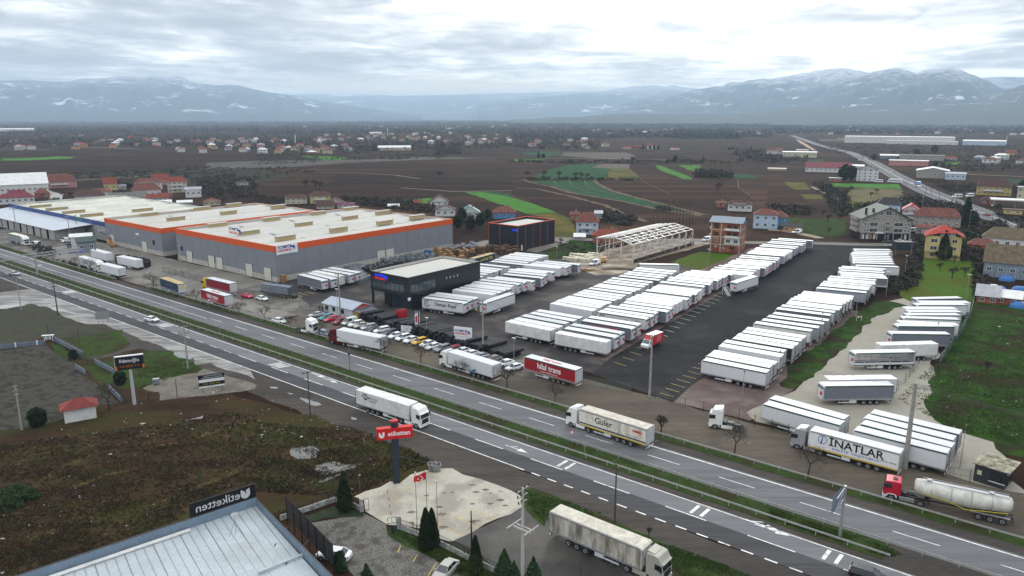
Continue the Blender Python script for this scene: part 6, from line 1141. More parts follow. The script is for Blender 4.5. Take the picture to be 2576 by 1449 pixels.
part('emblem',MB().add([(L_ * .84 + cos(a) * .6,-.03,.95 + sin(a) * .65) for a in [pi * 1.02 + i * pi * .98 / 12 for i in range(13)]] + [(L_ * .84 + .55,-.03,1.6),(L_ * .84 + .1,-.03,1.4),(L_ * .84 + .1,-.03,.8),(L_ * .84 - .1,-.03,1.3),(L_ * .84 - .55,-.03,1.6)],[tuple(range(18))]),P('pale letters',(.5,.5,.5)),es_)
# satellite dish and stays on that roof
q = G(*d1(2375,1020),5.8); sd = thing('satellite_dish','white satellite dish on a thin mast on the ribbed roof','satellite dish',q,z=5.85)
part('mast',MB().tube((0,0,0),(0,0,2.2),.04),steel,sd); part('stay',MB().tube((0,0,1.6),(1.1,-.4,0),.02,n=3).tube((0,0,1.6),(-.5,-.9,0),.02,n=3),dark,sd)
ds = MB().tube((0,-.05,0),(0,.1,0),.45,.2,n=14); o = part('dish',ds,signw,sd,loc=(0,0,2.5)); o.rotation_euler = (.5,0,.5); part('feed_arm',MB().beam((0,0,2.4),(.6,-.3,2.7),.03),signw,sd)
# tall black fence beside the car park
fa,fb = G(*d2(325,985)),G(*d2(790,1500)); f_ = thing('mesh_fence','tall dark mesh fence between ribbed roof and car park','fence',fa)
dv = (fb - fa); L_ = dv.length; dv.normalize(); fm = P('dark fence mesh',(.04,.036,.033),.9)
for i in range(7):
 a,b = dv * (L_ * i / 6),dv * (L_ * (i + 1) / 6)
 part('post',MB().box(a.x - .06,a.x + .06,a.y - .06,a.y + .06,0,5.0),black,f_)
 if i < 6: part('mesh_panel',MB().prism([a + dv * .08,b - dv * .08,b - dv * .08 + Vector((-dv.y,dv.x)) * .03,a + dv * .08 + Vector((-dv.y,dv.x)) * .03],2.0,4.95),fm,f_)
for (x0,y0),(x1,y1) in (((330,930),(185,1140)),((540,1065),(300,1320))):
 p_,q_ = G(*d2(x0,y0),5),G(*d2(x1,y1),5.8); part('stay',MB().beam(L3(p_ - fa,4.8),L3(q_ - fa,5.75),.1),black,f_)
# ---------------------------------------------------------------- guardrails
def guardrail(label,s0,s1,n_,face=1):
 rt = thing('guardrail',label,'guardrail',S(s0,n_),TH,'guardrails along the highway'); L_ = s1 - s0; zn = P('galvanised rail',(.30,.30,.28),.5,.15)
 part('rail',MB().xz([(0,.55),(L_,.55),(L_,.82),(0,.82)],-.03,.03).xz([(0,.62),(L_,.62),(L_,.75),(0,.75)],-.07 if face > 0 else .03,-.03 if face > 0 else .07),zn,rt)
 pm = MB().box(-.05,.05,-.06,.06,0,.86).box(-.05,.05,-.2 if face > 0 else .06,-.06 if face > 0 else .2,.6,.78).mesh('post',zn); k = int(L_ / 4)
 far_ = MB()
 for i in range(k):
  if s0 + i * 4 > -330: ob('post',pm,rt,(i * 4 + 1,0,0))
 return rt
guardrail('median guardrail facing the slow lanes, right of the striped bars',-420,-14,93.5); guardrail('median guardrail along the far carriageway',-420,20,96.9,-1)
guardrail('long guardrail between far carriageway and service road',-234,62,108.5); guardrail('short guardrail before the factory entrance',-420,-256,106.8)
# ---------------------------------------------------------------- poles, lamps and signs
concp = M('concrete pole',(.27,.26,.23),.9,.15,1.5); woodp = M('dark timber pole',(.07,.062,.052),.9,.2,1.5); insul = P('brown insulator',(.05,.02,.015),.3)
pg = 'utility poles'
def pole(f,base,h_,label,mat_=concp,arms=((0,1.8),),r=.2,nins=3,ang=None,name='utility_pole',extra=None):
 q = G(*f(*base)); rt = thing(name,label,'utility pole',q,TH if ang is None else ang,pg); part('pole',MB().tube((0,0,0),(0,0,h_),r,r * .6,n=8),mat_,rt)
 for dz_,w_ in arms:
  ca = part('crossarm',MB().box(-.05,.05,-w_ / 2,w_ / 2,h_ - .25 - dz_,h_ - .12 - dz_),steel if mat_ is concp else mat_,rt)
  for i in range(nins):
   y = -w_ / 2 + w_ * i / (nins - 1); part('insulator',MB().tube((0,y,h_ - .12 - dz_),(0,y,h_ + .18 - dz_),.08,n=6),insul,rt)
 return rt
pole(b1,(585,160),9.5,'timber pole with twin crossarms beside the white mud at the junction',woodp,((0,2.2),(.9,1.2))); pole(b1,(1893,690),9.8,'pole with three crossarms on the grass near the black billboard',concp,((0,2),(1.4,2),(1.8,1)))
pole(b1,(215,105),9.5,'slim pale lamp pole at the picture edge by the silver car',concp,(),.14); pole(b1,(222,1310),8.5,'pole with a stack of insulators beside the round bush',concp,((0,.9),(.8,1.0),(1.6,1.0)),.2)
pole(b2,(548,1185),9,'timber pole with a single crossarm before the weedy ground',woodp,((0,2.1),),.14); pole(d3,(1032,915),8.6,'timber pole with slanted crossarm beside the dashed edge line',woodp,((0,2.0),),.15,ang=TH + .9)
pole(b1,(1795,1075),5.6,'short timber pole without arms left of the notice billboard',woodp,(),.1); pole(d2,(1045,610),6.2,'thin bare timber pole beside the tall cypress',woodp,(),.07); pole(b1,(808,500),5.2,'short timber post on the rough grass by the lot',woodp,(),.09); pole(b1,(485,350),3.2,'dark stub post behind the little notice shelter',woodp,(),.12)
pole(d2,(2170,1225),6,'black post at the edge of the side road',black,(),.12); pole(d3,(690,1449),3.2,'short pole in front of the filthy lorry',woodp,(),.08)
pole(b2,(2285,535),12.8,'tall concrete pole standing behind the parked cars',concp,((0,1.8),(3,1.8)),.25); pole(b3,(1383,985),12.8,'tall concrete pole before the black asphalt lane',concp,((0,1.6),(4,1.2)),.27)
pole(cD,(1770,895),14.2,'tallest concrete pole beside the lettered silver lorry',concp,(),.42); pole(cA,(1125,480),12.5,'concrete pole in front of the gatehouse',concp,((0,1.8),),.24)
pole(cL,(1015,330),12,'concrete pole at the end of the canopy hall',concp,((0,3),(1.4,3)),.2); pole(cL,(240,165),12,'concrete pole with crossarms rising before the grey canopy',concp,((0,3.4),(1,3.4)),.2); pole(cL,(1115,240),10,'dark pole with transformer rack beside the blue fascia',woodp,((0,1.2),(.8,1.2),(1.6,1.2)),.18)
pole(a1,(1110,690),10.5,'pole with many crossarms at the orange fascia corner',woodp,((0,2.6),(.8,1.6),(3,2.2)),.2); pole(a1,(1830,1020),13,'pole with crossarms in front of the logo warehouse',concp,((0,1.6),(2,2)),.2)
tp = pole(d3,(105,1500),12.2,'white concrete pole with platform and insulators in the foreground',M('white concrete pole',(.42,.41,.38),.85,.12,2),((0,2.2),(.8,1.9),(1.6,1.6)),.24,4)
part('platform',MB().box(-1.4,1.4,-.35,-.22,6.9,7.1).box(-1.4,1.4,.22,.35,6.9,7.1).box(-1.3,-1.2,-1.4,1.4,7.1,7.25).box(1.2,1.3,-1.4,1.4,7.1,7.25),MATS['white concrete pole'],tp)
def lamp(f,base,h_,label,head=1,r=.07):
 q = G(*f(*base)); rt = thing('yard_lamp',label,'lamp post',q,TH,'slim lamp posts'); part('pole',MB().tube((0,0,0),(0,0,h_),r,r * .7,n=6),steel,rt)
 part('lamp_head',MB().box(-.5,.5,-.12,.12,h_,h_ + .12) if head == 1 else MB().tube((0,0,h_),(0,0,h_ + .3),.14,n=6),signw if head == 1 else dark,rt)
for f,b_,h_,l_,hd in [(cB,(1740,850),5.6,'slim lamp beside the pipes and the red trailer',1),(cB,(252,450),5.4,'slim lamp behind the yellow car',1),(a3,(450,850),5,'lamp post behind the pale panel stacks',1),(a3,(1970,970),8,'lamp post on the lawn below the brick block',1),(cD,(2400,900),6.6,'camera post beside the four white trailers and cabin',2),(r5,(745,1449),6,'camera post standing on the red gravel',2),(r6,(285,770),7.5,'lamp post in the weeds beside the first grey trailers',2),(r5,(1255,1165),6.5,'camera post at the corner of weeds and pale gravel',2),
  (r4,(1140,1449),6,'lamp post rising from the weed strip',2),(r4,(1655,1070),6.5,'lamp post next to the orange striped barrier',2),(r4,(2085,785),8,'tall lamp post at the top of the weed strip',1),(r4,(2350,520),8,'lamp post beside the hedge and lawn',1),(r4,(2430,300),8,'lamp post by the dark container at the gate',2),(r6,(1240,1449),7,'camera post before the nearest grey trailer',2),(r6,(1945,760),5,'camera post before the trailer with dark roof patch',2),(r6,(2370,150),8,'lamp post on the lawn at the head of the fence row',1),(a4,(1545,375),9,'lamp post behind the plastered house',1),(a4,(690,400),9,'lamp post in the scrub behind the green roofed block',1),(a4,(2020,540),9,'lamp post beside the tall dark conifer',1),(cA,(1080,470),8,'thin lamp beside the gatehouse pole',1),(a2,(1620,1180),4,'little lamp mast before the office window',1)]: lamp(f,b_,h_,l_,hd)
for i,(x,y) in enumerate([(1375,200),(1480,130),(1585,200),(1718,255),(1850,320),(2040,380),(2255,465),(2495,590),(1640,200),(1765,125),(1895,290),(2085,150)]):
 q = G(*a4(x,y)); rt = thing('street_lamp',f'dark street pole, {ordw(i)} along the far road from its upper end','street lamp',q,0,'poles along the far road'); part('pole',MB().tube((0,0,0),(0,0,9.5),.16,.1,n=6),woodp,rt)
# highway lamp in the median
q = G(*b2(948,740)); rt = thing('street_lamp','bent highway lamp with long arm over the far carriageway','street lamp',q,TH)
part('pole',MB().tube((0,0,0),(0,0,6.6),.11,.08,n=7).tube((0,0,6.6),(-.4,.1,7.0),.07,n=5),P('olive pole',(.13,.14,.09),.6),rt); part('arm',MB().tube((-.4,.1,7.0),(-4.4,.6,7.2),.06,n=5),MATS['olive pole'],rt); part('lamp_head',MB().box(-5.0,-4.3,.45,.75,7.12,7.3),dark,rt)
part('junction_box',MB().box(-.35,.1,-.15,.15,4.2,4.6),dark,rt)
# overhead truss gantry
qa,qb,qc = G(*cL(540,790)),G(*cL(1140,700)),G(*cL(-400,860)); rt = thing('sign_gantry','grey truss gantry spanning the highway','gantry',qa); hg = 6.6
dv = (qb - qa).normalized(); A_ = -dv * 26; B_ = dv * ((qb - qa).length + .8)
part('post',MB().tube((0,0,0),(0,0,hg),.3,n=8),steel,rt); part('post',MB().tube(L3(qb - qa,0),L3(qb - qa,hg),.3,n=8),steel,rt)
tr = MB(); sd_ = Vector((-dv.y,dv.x)) * .5
for o_,z in ((sd_,hg),(-sd_,hg),(sd_,hg + 1.1),(-sd_,hg + 1.1)): tr.beam(L3(A_ + o_,z),L3(B_ + o_,z),.12)
k = 46
for i in range(k):
 a,b = A_.lerp(B_,i / k),A_.lerp(B_,(i + 1) / k)
 for o_ in (sd_,-sd_): tr.beam(L3(a + o_,hg if i % 2 else hg + 1.1),L3(b + o_,hg + 1.1 if i % 2 else hg),.06)
 tr.beam(L3(a + sd_,hg + 1.1),L3(b - sd_,hg + 1.1),.05)
part('truss',tr,steel,rt)
m_ = qa + dv * 11 - qa; part('sign_panel',MB().beam(L3(m_ + sd_,hg - .3),L3(m_ + dv * 5 + sd_,hg - .3),.5),P('violet blue sign',(.12,.1,.5),.5),rt)
for i in range(5): part('traffic_camera',MB().box(-.2,.2,-.2,.2,-.2,.2),dark,rt,loc=L3(dv * (2 + 6 * i),hg - .35))
# edge-on sign frame at the right
q = G(*d4(722,1055)); rt = thing('highway_sign','big highway sign seen edge on in the median','road sign',q,TH + .25); part('post',MB().tube((0,0,0),(0,0,7.4),.22,.18,n=8),steel,rt)
part('frame',MB().beam((0,0,7.2),(-.9,-2.6,6.6),.14).beam((0,0,5.6),(-.9,-2.6,5.0),.14).beam((0,0,7.2),(-.9,-2.6,5.0),.08),steel,rt); part('sign_panel',MB().add([(-.35,-.3,4.9),(-.35,-.3,7.4),(-1.4,-2.8,7.0),(-1.4,-2.8,4.4)],[(0,1,2,3),(3,2,1,0)]),P('sign back',(.25,.3,.36),.4),rt)
# billboards
def facing(q): return atan2(-q.x,q.y)
def board(rt,w_,h_,z,th,mats,name='board',y=0): return part(name,MB().box(-w_ / 2,w_ / 2,-th / 2,th / 2,z,z + h_),mats,rt)
q = G(*b1(1355,1050)); rt = thing('billboard','black fidanoğlu mobilya billboard on a single pale pole','billboard',q,radians(24)); part('pole',MB().tube((0,0,0),(0,0,7.2),.33,.26,n=10),P('pale pole paint',(.4,.4,.42)),rt)
board(rt,4.9,2.6,7.2,.5,P('board black',(.01,.012,.015),.4)); part('board_top',MB().box(-2.45,2.45,-.27,.27,9.8,9.95),signw,rt); part('board_edge',MB().box(-2.5,-2.45,-.27,.27,7.2,9.9),signw,rt)
lettering(rt,'fidanoğlu',.95,(0,-.27,8.95),(pi / 2,0,0),txw,.008,sx=.95); lettering(rt,'MOBİLYA',.55,(0,-.27,7.85),(pi / 2,0,0),P('orange print',(.6,.15,.02)),-.005,sx=1.45)
for x in (-2.3,2.3): part('corner_mark',MB().box(x - .15,x + .15,-.27,-.252,7.25,8.0),P('orange print',(.6,.15,.02)),rt)
q = (G(*b1(2045,950)) + G(*b1(2230,890))) / 2; rt = thing('billboard','low black and white notice billboard at the edge of waste ground','billboard',q,radians(25))
for x in (-1.7,1.9): part('post',MB().box(x - .06,x + .06,0,.1,0,2.0),woodp,rt)
board(rt,4.9,2.7,1.0,.12,P('board black',(.01,.012,.015),.4))
for z0,z1 in ((1.02,1.35),(2.15,2.75)): part('white_band',MB().box(-2.4,2.4,-.075,-.062,z0,z1),signw,rt)
lettering(rt,'SAKARYA BÜYÜK ETİKET',.3,(.3,-.08,3.4),(pi / 2,0,0),txw,.0); lettering(rt,'ORGANİZE SANAYİ BÖLGESİ',.3,(.2,-.08,3.0),(pi / 2,0,0),txw,.0); lettering(rt,'TEMSA   GÜNEŞ   Metro',.3,(0,-.08,1.75),(pi / 2,0,0),yel,.0); lettering(rt,'www . etiketten . com',.2,(0,-.08,1.18),(pi / 2,0,0),txb,0)
q = G(*d2(1415,510)); rt = thing('pylon_sign','tall navy pylon with a red etiketten sign','sign',q,radians(14)); part('pylon',MB().box(-.5,.5,-.35,.35,0,9.9),P('navy pylon',(.018,.028,.045),.5),rt); part('pylon_cap',MB().box(-.52,.52,-.37,.37,9.9,10.15),P('sign red',(.55,.012,.015),.4),rt)
board(rt,5.3,1.75,7.35,.9,P('sign red',(.55,.012,.015),.4)); lettering(rt,'etiketten',1.0,(.6,-.46,8.2),(pi / 2,0,0),txw,.02,sx=.92)
part('emblem',MB().add([(-1.95 + cos(a) * .42,-.46,8.15 + sin(a) * .5) for a in [pi * .98 + i * pi * 1.04 / 12 for i in range(13)]] + [(-1.55,-.46,8.65),(-1.85,-.46,8.5),(-1.85,-.46,7.9),(-2.1,-.46,8.4),(-2.35,-.46,8.65)],[tuple(range(18))]),txw,rt)
q = (G(*cB(785,560)) + G(*cB(955,615))) / 2; rt = thing('logo_board','white bull logo board on two posts before the pipes','sign',q,radians(-20))
for x in (-1.3,1.5): part('post',MB().box(x - .08,x + .08,-.06,.06,0,2.4),steel,rt)
board(rt,4.7,3.2,1.7,.14,signw); logo(rt,4.2,0,3.5,(pi / 2,0,0),-.085)
q = G(*cB(1080,1125)); rt = thing('street_sign','small blue street sign before the white lorry','road sign',q,radians(22)); part('post',MB().box(-.55,-.48,-.03,.03,0,1.6).box(.5,.57,-.03,.03,0,1.6),steel,rt); board(rt,1.7,.45,1.5,.05,P('sign blue',(.02,.16,.42),.4))
q = (G(*b1(1015,290)) + G(*b1(1070,255))) / 2; rt = thing('road_sign','grey back of a road sign on three posts by the junction','road sign',q,radians(20)); board(rt,3.3,1.9,2.2,.06,steel)
for x in (-1,0,1.1): part('post',MB().box(x - .05,x + .05,.03,.1,0,4.0),steel,rt)
for f,x,y,h_,l_ in ((a1,2105,1330,2.3,'warning and speed sign pair before the red trailer'),(a1,1742,1425,2.2,'round signs seen from behind in the median'),(d3,600,130,2.6,'round red speed sign on a thin post in the median'),(b1,2212,345,2.4,'grey back of a small sign in the median'),(d3,730,245,2.4,'pale back of a triangular sign beside the guardrail')):
 q = G(*f(x,y)); rt = thing('road_sign',l_,'road sign',q,radians(10),'small road signs'); part('post',MB().tube((0,0,0),(0,0,h_),.04,n=5),steel,rt); pl2 = 'red' if 'red' in l_ or 'warning' in l_ else 'b'
 part('plate',MB().tube((0,-.06,h_ - .3),(0,-.03,h_ - .3),.36,n=14,m=0).tube((0,-.075,h_ - .3),(0,-.06,h_ - .3),.26,n=12,m=1),[red if pl2 == 'red' else steel,signw if pl2 == 'red' else steel],rt)
for x,y,fl_ in ((1620,950,0),(1720,770,1),(1830,1080,0)):
 q = G(*d2(x,y)); rt = thing('flagpole',('flagpole flying the red flag with crescent','bare flagpole nearer the cypress','bare flagpole at the end of the railing')[(0 if fl_ else 1 if x < 1700 else 2)],'flagpole',q,0,'flagpoles beside the concrete apron'); h_ = HT(*d2(x,y),d2(x,395 if fl_ else 410 if x < 1700 else 495)[1]); part('pole',MB().tube((0,0,0),(0,0,h_),.05,.035,n=6),P('green brass pole',(.16,.17,.1),.5),rt); part('finial',MB().tube((0,0,h_),(0,0,h_ + .12),.09,n=6),signw,rt)
 if fl_:
  fm_ = MB(); k = 10
  for i in range(k + 1):
   x_ = -1.75 * i / k; dr = -.75 * (i / k) ** 1.2
   for z_ in (0,-1.15): fm_.v.append((x_,.15 * sin(i * .9),h_ - .15 + z_ * (1 - .25 * i / k) + dr))
  for i in range(k): fm_.f.append([2 * i,2 * i + 1,2 * i + 3,2 * i + 2]); fm_.m.append(0)
  fg = part('flag',fm_,P('flag red',(.55,.008,.015),.7),rt)
  cr2 = MB(); pts = [(cos(a) * .33,sin(a) * .33) for a in [radians(40) + i * radians(280) / 14 for i in range(15)]] + [(cos(a) * .26 + .08,sin(a) * .26) for a in [radians(320) - i * radians(280) / 14 for i in range(15)]]
  cr2.add([(-.72 - x_,-.16,h_ - .98 + y_) for x_,y_ in pts],[(i,i + 1,28 - i,29 - i) for i in range(14)]); part('crescent',cr2,txw,fg)
  st = [(cos(pi / 2 + i * pi / 5) * (.16 if i % 2 == 0 else .065),sin(pi / 2 + i * pi / 5) * (.16 if i % 2 == 0 else .065)) for i in range(10)]
  part('star',MB().add([(-1.12 + x_,-.16,h_ - 1.08 + y_) for x_,y_ in st],[tuple(range(10))]),txw,fg)
for i,x in enumerate((1612,1632,1650)):
 q = G(*b2(x,350)); rt = thing('flagpole',('white flagpole nearest the notice board','white flagpole flying a white banner','white flagpole nearest the yellow car')[i],'flagpole',q,0,'white flagpoles by the pipes'); part('pole',MB().tube((0,0,0),(0,0,6.2),.05,n=6),signw,rt)
 if i == 1: part('banner',MB().add([(0,0,5.9),(-.75,-.1,5.3),(-.7,-.1,2.6),(0,0,2.3)],[(0,1,2,3)]),signw,rt); part('banner_stripe',MB().add([(-.1,-.07,5.2),(-.6,-.14,4.8),(-.55,-.14,3.3),(-.1,-.07,3.2)],[(0,1,2,3)]),txr,rt)
q = G(*b2(1515,350)); rt = thing('notice_board','white notice board leaning against the pipe stacks','sign',q,radians(-18)); board(rt,3.0,1.6,.8,.06,signw)
for i,tx in enumerate(('C.M. GÜVEN NAKLİYAT','TIR - KAMYON','OTOPARK')): lettering(rt,tx,.3,(0,-.05,2.1 - i * .42),(pi / 2,0,0),txb,0)
part('post',MB().box(-1.3,-1.2,.03,.1,0,.9).box(1.2,1.3,.03,.1,0,.9),steel,rt)
# wires
def wire(pa,za,pb,zb,sag,r=.022):
 mb = MB(); k = 14; pr = None
 for i in range(k + 1):
  t = i / k; q = pa.lerp(pb,t); z = za + (zb - za) * t - sag * 4 * t * (1 - t); c = (q.x,q.y,z)
  if pr: mb.tube(pr,c,r,n=3,cap=False)
  pr = c
 return mb
wm_ = P('dark wire',(.06,.06,.06),.6); PA,PB,PC = G(*cD(1770,895)),G(*b3(1383,985)),G(*b2(2285,535))
for k_,(a,za,b,zb) in enumerate([(PA,13.9,PB,12.6),(PB,12.6,PC,12.6),(PC,12.6,G(*cA(1125,480)),12.3),(PA,13.9,PA + Vector((38,-32)),12)]):
 for j in range(3):
  o_ = NX * (-.8 + .8 * j); part_ = wire(a + o_,za,b + o_,zb,.9); ob('power_cable',part_.mesh('power_cable',wm_),label=['highway side','middle','yard side'][j] + [' thin wire between the tallest pole and the asphalt lane pole',' thin wire over the pipe stacks between two tall poles',' thin wire from the car row pole to the gatehouse pole',' thin wire leaving the tallest pole over the dark cabin'][k_],cat='cable',group=f'parallel wires of span {ORD[k_]}')
ob('power_cable',wire(G(*d2(1415,510)) * 1.0,4.5,G(*d3(1032,915)),5.5,.9,.03).mesh('power_cable',wm_),label='sagging black cable over the side road to the timber pole',cat='cable')
# ---------------------------------------------------------------- walls and fences in front
railm = P('black railing',(.02,.02,.022)); wallm = M('stained low wall',(.38,.38,.36),.85,.25,1.2,c2=(.16,.16,.14))
def railing(pts,label,wall_h=.75,rail_h=.75,post=2.4):
 rt = thing('boundary_wall',label,'wall',pts[0],0,'low walls with railings')
 for a,b in zip(pts,pts[1:]):
  a,b = a - pts[0],b - pts[0]; d = (b - a); L_ = d.length; d.normalize(); nn = Vector((-d.y,d.x))
  if wall_h: part('wall',MB().prism([a - nn * .12,b - nn * .12,b + nn * .12,a + nn * .12],0,wall_h),wallm,rt)
  rb = MB(); rb.beam(L3(a,wall_h + .1),L3(b,wall_h + .1),.04).beam(L3(a,wall_h + rail_h),L3(b,wall_h + rail_h),.04)
  for i in range(int(L_ / .22)): p_ = a + d * (i * .22); rb.add([L3(p_ - d * .015,wall_h),L3(p_ + d * .015,wall_h),L3(p_ + d * .015,wall_h + rail_h + .05),L3(p_ - d * .015,wall_h + rail_h + .05)],[(0,1,2,3)])
  part('railing',rb,railm,rt)
  for i in range(int(L_ / post) + 1): p_ = a + d * (i * post); part('post',MB().box(p_.x - .05,p_.x + .05,p_.y - .05,p_.y + .05,0,wall_h + rail_h + .1),railm,rt)
 return rt
railing([G(*d2(240,890)),G(*d2(800,700)),G(*d2(990,680 + 80)),G(*d2(1060,800))],'low stained wall with railing and green mask sign beyond the cypress')
railing([G(*d2(1440,975)),G(*d2(1620,1040)),G(*d2(1830,1130)),G(*d2(2130,1285)),G(*d2(2430,1430)),G(*d2(2600,1520))],'low wall with railing running behind the cypresses to the corner')
railing([G(*b1(690,620)),G(*b1(838,580))],'short open railing beside the dark bush',0,1.2); railing([G(*b1(1225,1035)),G(*b1(1605,1000))],'open railing at the foot of the billboard pole',0,1.3)
railing([G(*b1(765,655)),G(*b1(960,640))],'grey entrance gate railing between two grass beds',0,1.2)
blw = M('blue grey low wall',(.13,.16,.2),.8,.15,.8)
for a_,b_,l_ in ((b1(525,400),b1(838,560),'blue grey low wall running down to the dark bush'),(b1(765,690),b1(862,750),'short blue grey wall beside the entrance gate'),(b1(962,640),b1(1150,740),'blue grey wall beyond the entrance gate'),(b1(1100,900),b1(1230,1035),'blue grey wall piece reaching the billboard railing'),(b1(-60,500),b1(440,445),'grey and white painted low wall along the paved lot')):
 p_,q_ = G(*a_),G(*b_); d = q_ - p_; rt = thing('low_wall',l_,'wall',p_,atan2(d.y,d.x),'low walls round the paved lot'); part('wall',MB().box(0,d.length,-.1,.1,0,1.0),blw,rt)
 k = int(d.length / 2.2)
 for i in range(k + 1): part('pillar',MB().box(i * 2.2 - .13,i * 2.2 + .13,-.14,.14,0,1.15),blw if 'white' not in l_ or i % 2 else signw,rt)
q = G(*b1(490,420)); rt = thing('notice_shelter','little roofed notice frame at the corner of the paved lot','notice board',q,radians(15)); part('post',MB().box(-.95,-.85,0,.1,0,1.6).box(.85,.95,0,.1,0,1.6),signw,rt); part('roof',MB().box(-1.3,1.3,-.35,.35,1.6,1.72),signw,rt); part('panel',MB().box(-.8,.8,0,.08,.5,1.5),black,rt)
for i in range(4): part('poster',MB().box(-.7 + (i % 2) * .75,-.1 + (i % 2) * .75,-.02,0,.6 + (i // 2) * .45,.95 + (i // 2) * .45),signw,rt)
# gate parts at the apron
q = G(*d2(1065,800)); rt = thing('gate_pillar','white gate pillar with a small black wicket at the apron corner','gate',q,.3); part('pillar',MB().box(-.25,.25,-.2,.2,0,1.9),wallm,rt); part('wicket',MB().box(.35,.4,-.05,.05,.1,1.9).box(.95,1.0,-.05,.05,.1,1.9).box(.35,1,-.03,.03,1.85,1.9).box(.35,1,-.03,.03,.1,.15),black,rt)
q = G(*d2(1440,970)); rt = thing('gate_pillar','grey gate pillar with open black gate beside the barrier','gate',q,.3); part('pillar',MB().box(-.28,.28,-.25,.25,0,1.9),wallm,rt); part('gate_leaf',MB().box(-1.5,-1.45,-.05,.05,0,1.8).box(-.4,-.35,-.05,.05,0,1.8).box(-1.5,-.35,-.03,.03,1.75,1.8).box(-1.5,-.35,-.03,.03,.95,1.0).box(-1.5,-.35,-.03,.03,.1,.15),black,rt)
q = G(*d2(1378,1015)); rt = thing('barrier','raised striped barrier arm on a navy post','barrier',q,0); part('cabinet',MB().box(-.18,.18,-.15,.15,0,1.15),P('navy pylon',(.018,.028,.045)),rt); ar = MB()
for i in range(10): ar.tube((-.05 * i,0,1.1 + .52 * i),(-.05 * (i + 1),0,1.1 + .52 * (i + 1)),.045,n=5,m=i % 2)
part('arm',ar,[signw,P('faded red',(.4,.12,.1))],rt)
for i,(x,y,l_) in enumerate(((1775,385,'galvanised refuse container at the back edge of the apron'),(1815,395,'galvanised refuse container standing nearer the apron'))):
 q = G(*d2(x,y)); rt = thing('refuse_container',l_,'bin',q,.3,'refuse containers by the apron'); part('bin',MB().add([(-.55,-.42,.2),(.55,-.42,.2),(.55,.42,.2),(-.55,.42,.2),(-.68,-.52,1.2),(.68,-.52,1.2),(.68,.52,1.2),(-.68,.52,1.2)],[(0,1,5,4),(1,2,6,5),(2,3,7,6),(3,0,4,7),(0,3,2,1)]),P('refuse zinc',(.24,.25,.27),.4,.15,.4),rt); part('rim',MB().beam((-.68,-.52,1.2),(.68,-.52,1.2),.06).beam((.68,-.52,1.2),(.68,.52,1.2),.06).beam((.68,.52,1.2),(-.68,.52,1.2),.06).beam((-.68,.52,1.2),(-.68,-.52,1.2),.06),steel,rt)
 part('inside',MB().quad((-.62,-.46,.9),(.62,-.46,.9),(.62,.46,.9),(-.62,.46,.9)),dark,rt)
 for xx in (-.5,.5):
  for yy in (-.4,.4): part('castor',MB().tube((xx - .04,yy,.1),(xx + .04,yy,.1),.1,n=8),tyre,rt)
q = G(*b1(1575,850)); rt = thing('refuse_container','refuse container on the stony ground before the billboard lawn','bin',q,.2); part('bin',MB().box(-.6,.6,-.4,.4,.2,1.2),P('refuse zinc',(.24,.25,.27)),rt); part('lid',MB().box(-.62,.62,-.42,.42,1.2,1.3),steel,rt)
# wire fences of the yard
def wirefence(pts,label,h_=1.9,step=6.5,mesh_=True,mat_=None,dense=False):
 mat_ = mat_ or P('dark fence post',(.05,.055,.05)); rt = thing('wire_fence',label,'fence',pts[0],0,'wire fences of the yard'); o_ = pts[0]; fm_ = MB()
 for a,b in zip(pts,pts[1:]):
  a,b = a - o_,b - o_; d = b - a; L_ = d.length; d.normalize(); k = max(1,int(L_ / step))
  for i in range(k + 1): p_ = a + d * (L_ * i / k); part('post',MB().tube(L3(p_,0),L3(p_,h_ + .3),.05,n=5),mat_,rt)
  for z in ([.05,h_ / 2,h_] if not dense else [.05 + h_ * j / 12 for j in range(13)]): fm_.tube(L3(a,z),L3(b,z),.018,n=3,cap=False)
  for i in range(int(L_ / (1. if not dense else .35))): p_ = a + d * i * (1. if not dense else .35); fm_.tube(L3(p_,.05),L3(p_,h_),.01,n=3,cap=False)
 part('wire_mesh',fm_,mat_,rt); return rt
gpost = P('green fence post',(.03,.09,.07)); wirefence([G(*b3(720,850)),G(*b3(1195,940))],'sliding gate fence beside the big red trailer',1.9,5,True,gpost,True)
wirefence([G(*b3(1440,990)),G(*b3(1590,1035)),G(*b3(1740,1090)),G(*b3(1925,1130)),G(*b3(2280,1200)),G(*b3(2440,1270)),G(*cD(50,410)),G(*cD(245,465)),G(*cD(430,520))],'wire fence along the gravel lot down to the silver lorry'); wirefence([G(*cD(1820,870)),G(*cD(2000,900)),G(*cD(2230,1000)),G(*cD(2510,1060))],'wire fence between the tall pole and the dark cabin')
wirefence([G(*r6(1400,1449)),G(*r6(1500,1330)),G(*r6(1620,1180)),G(*r6(1700,1060)),G(*r6(1870,1080)),G(*r6(1990,1060))],'wire fence between pale gravel and the rough meadow',1.9,4); wirefence([G(*r6(1990,1060)),G(*r6(2120,900)),G(*r6(2300,620)),G(*r6(2430,380)),G(*r6(2520,40))],'green mesh fence closing the fence row',2.2,6,True,gpost,True)
wirefence([G(*a3(1640,920)),G(*a3(1800,945)),G(*a3(1980,970))],'wire fence before the lawn of the brick block'); wirefence([G(*a4(450,700)),G(*a4(800,715)),G(*a4(1080,730)),G(*a4(1150,735))],'railing with graffiti wall at the back lane',2,5,True,None,True)
wirefence([G(*cA(415,310)),G(*cA(610,350)),G(*cA(910,400))],'dark yard gate beside the two guards',1.9,3.2,True,None,True); wirefence([G(*cL(2330,740)),G(*cL(2520,790)),G(*a1(1850,1030)),G(*a1(2040,1080))],'dark gate fence behind the bare trees at the factory',1.9,4,True,None,True); wirefence([G(*a1(2400,1190)),G(*a1(2560,1215))],'yard fence beside the small red saloon',1.6,3)
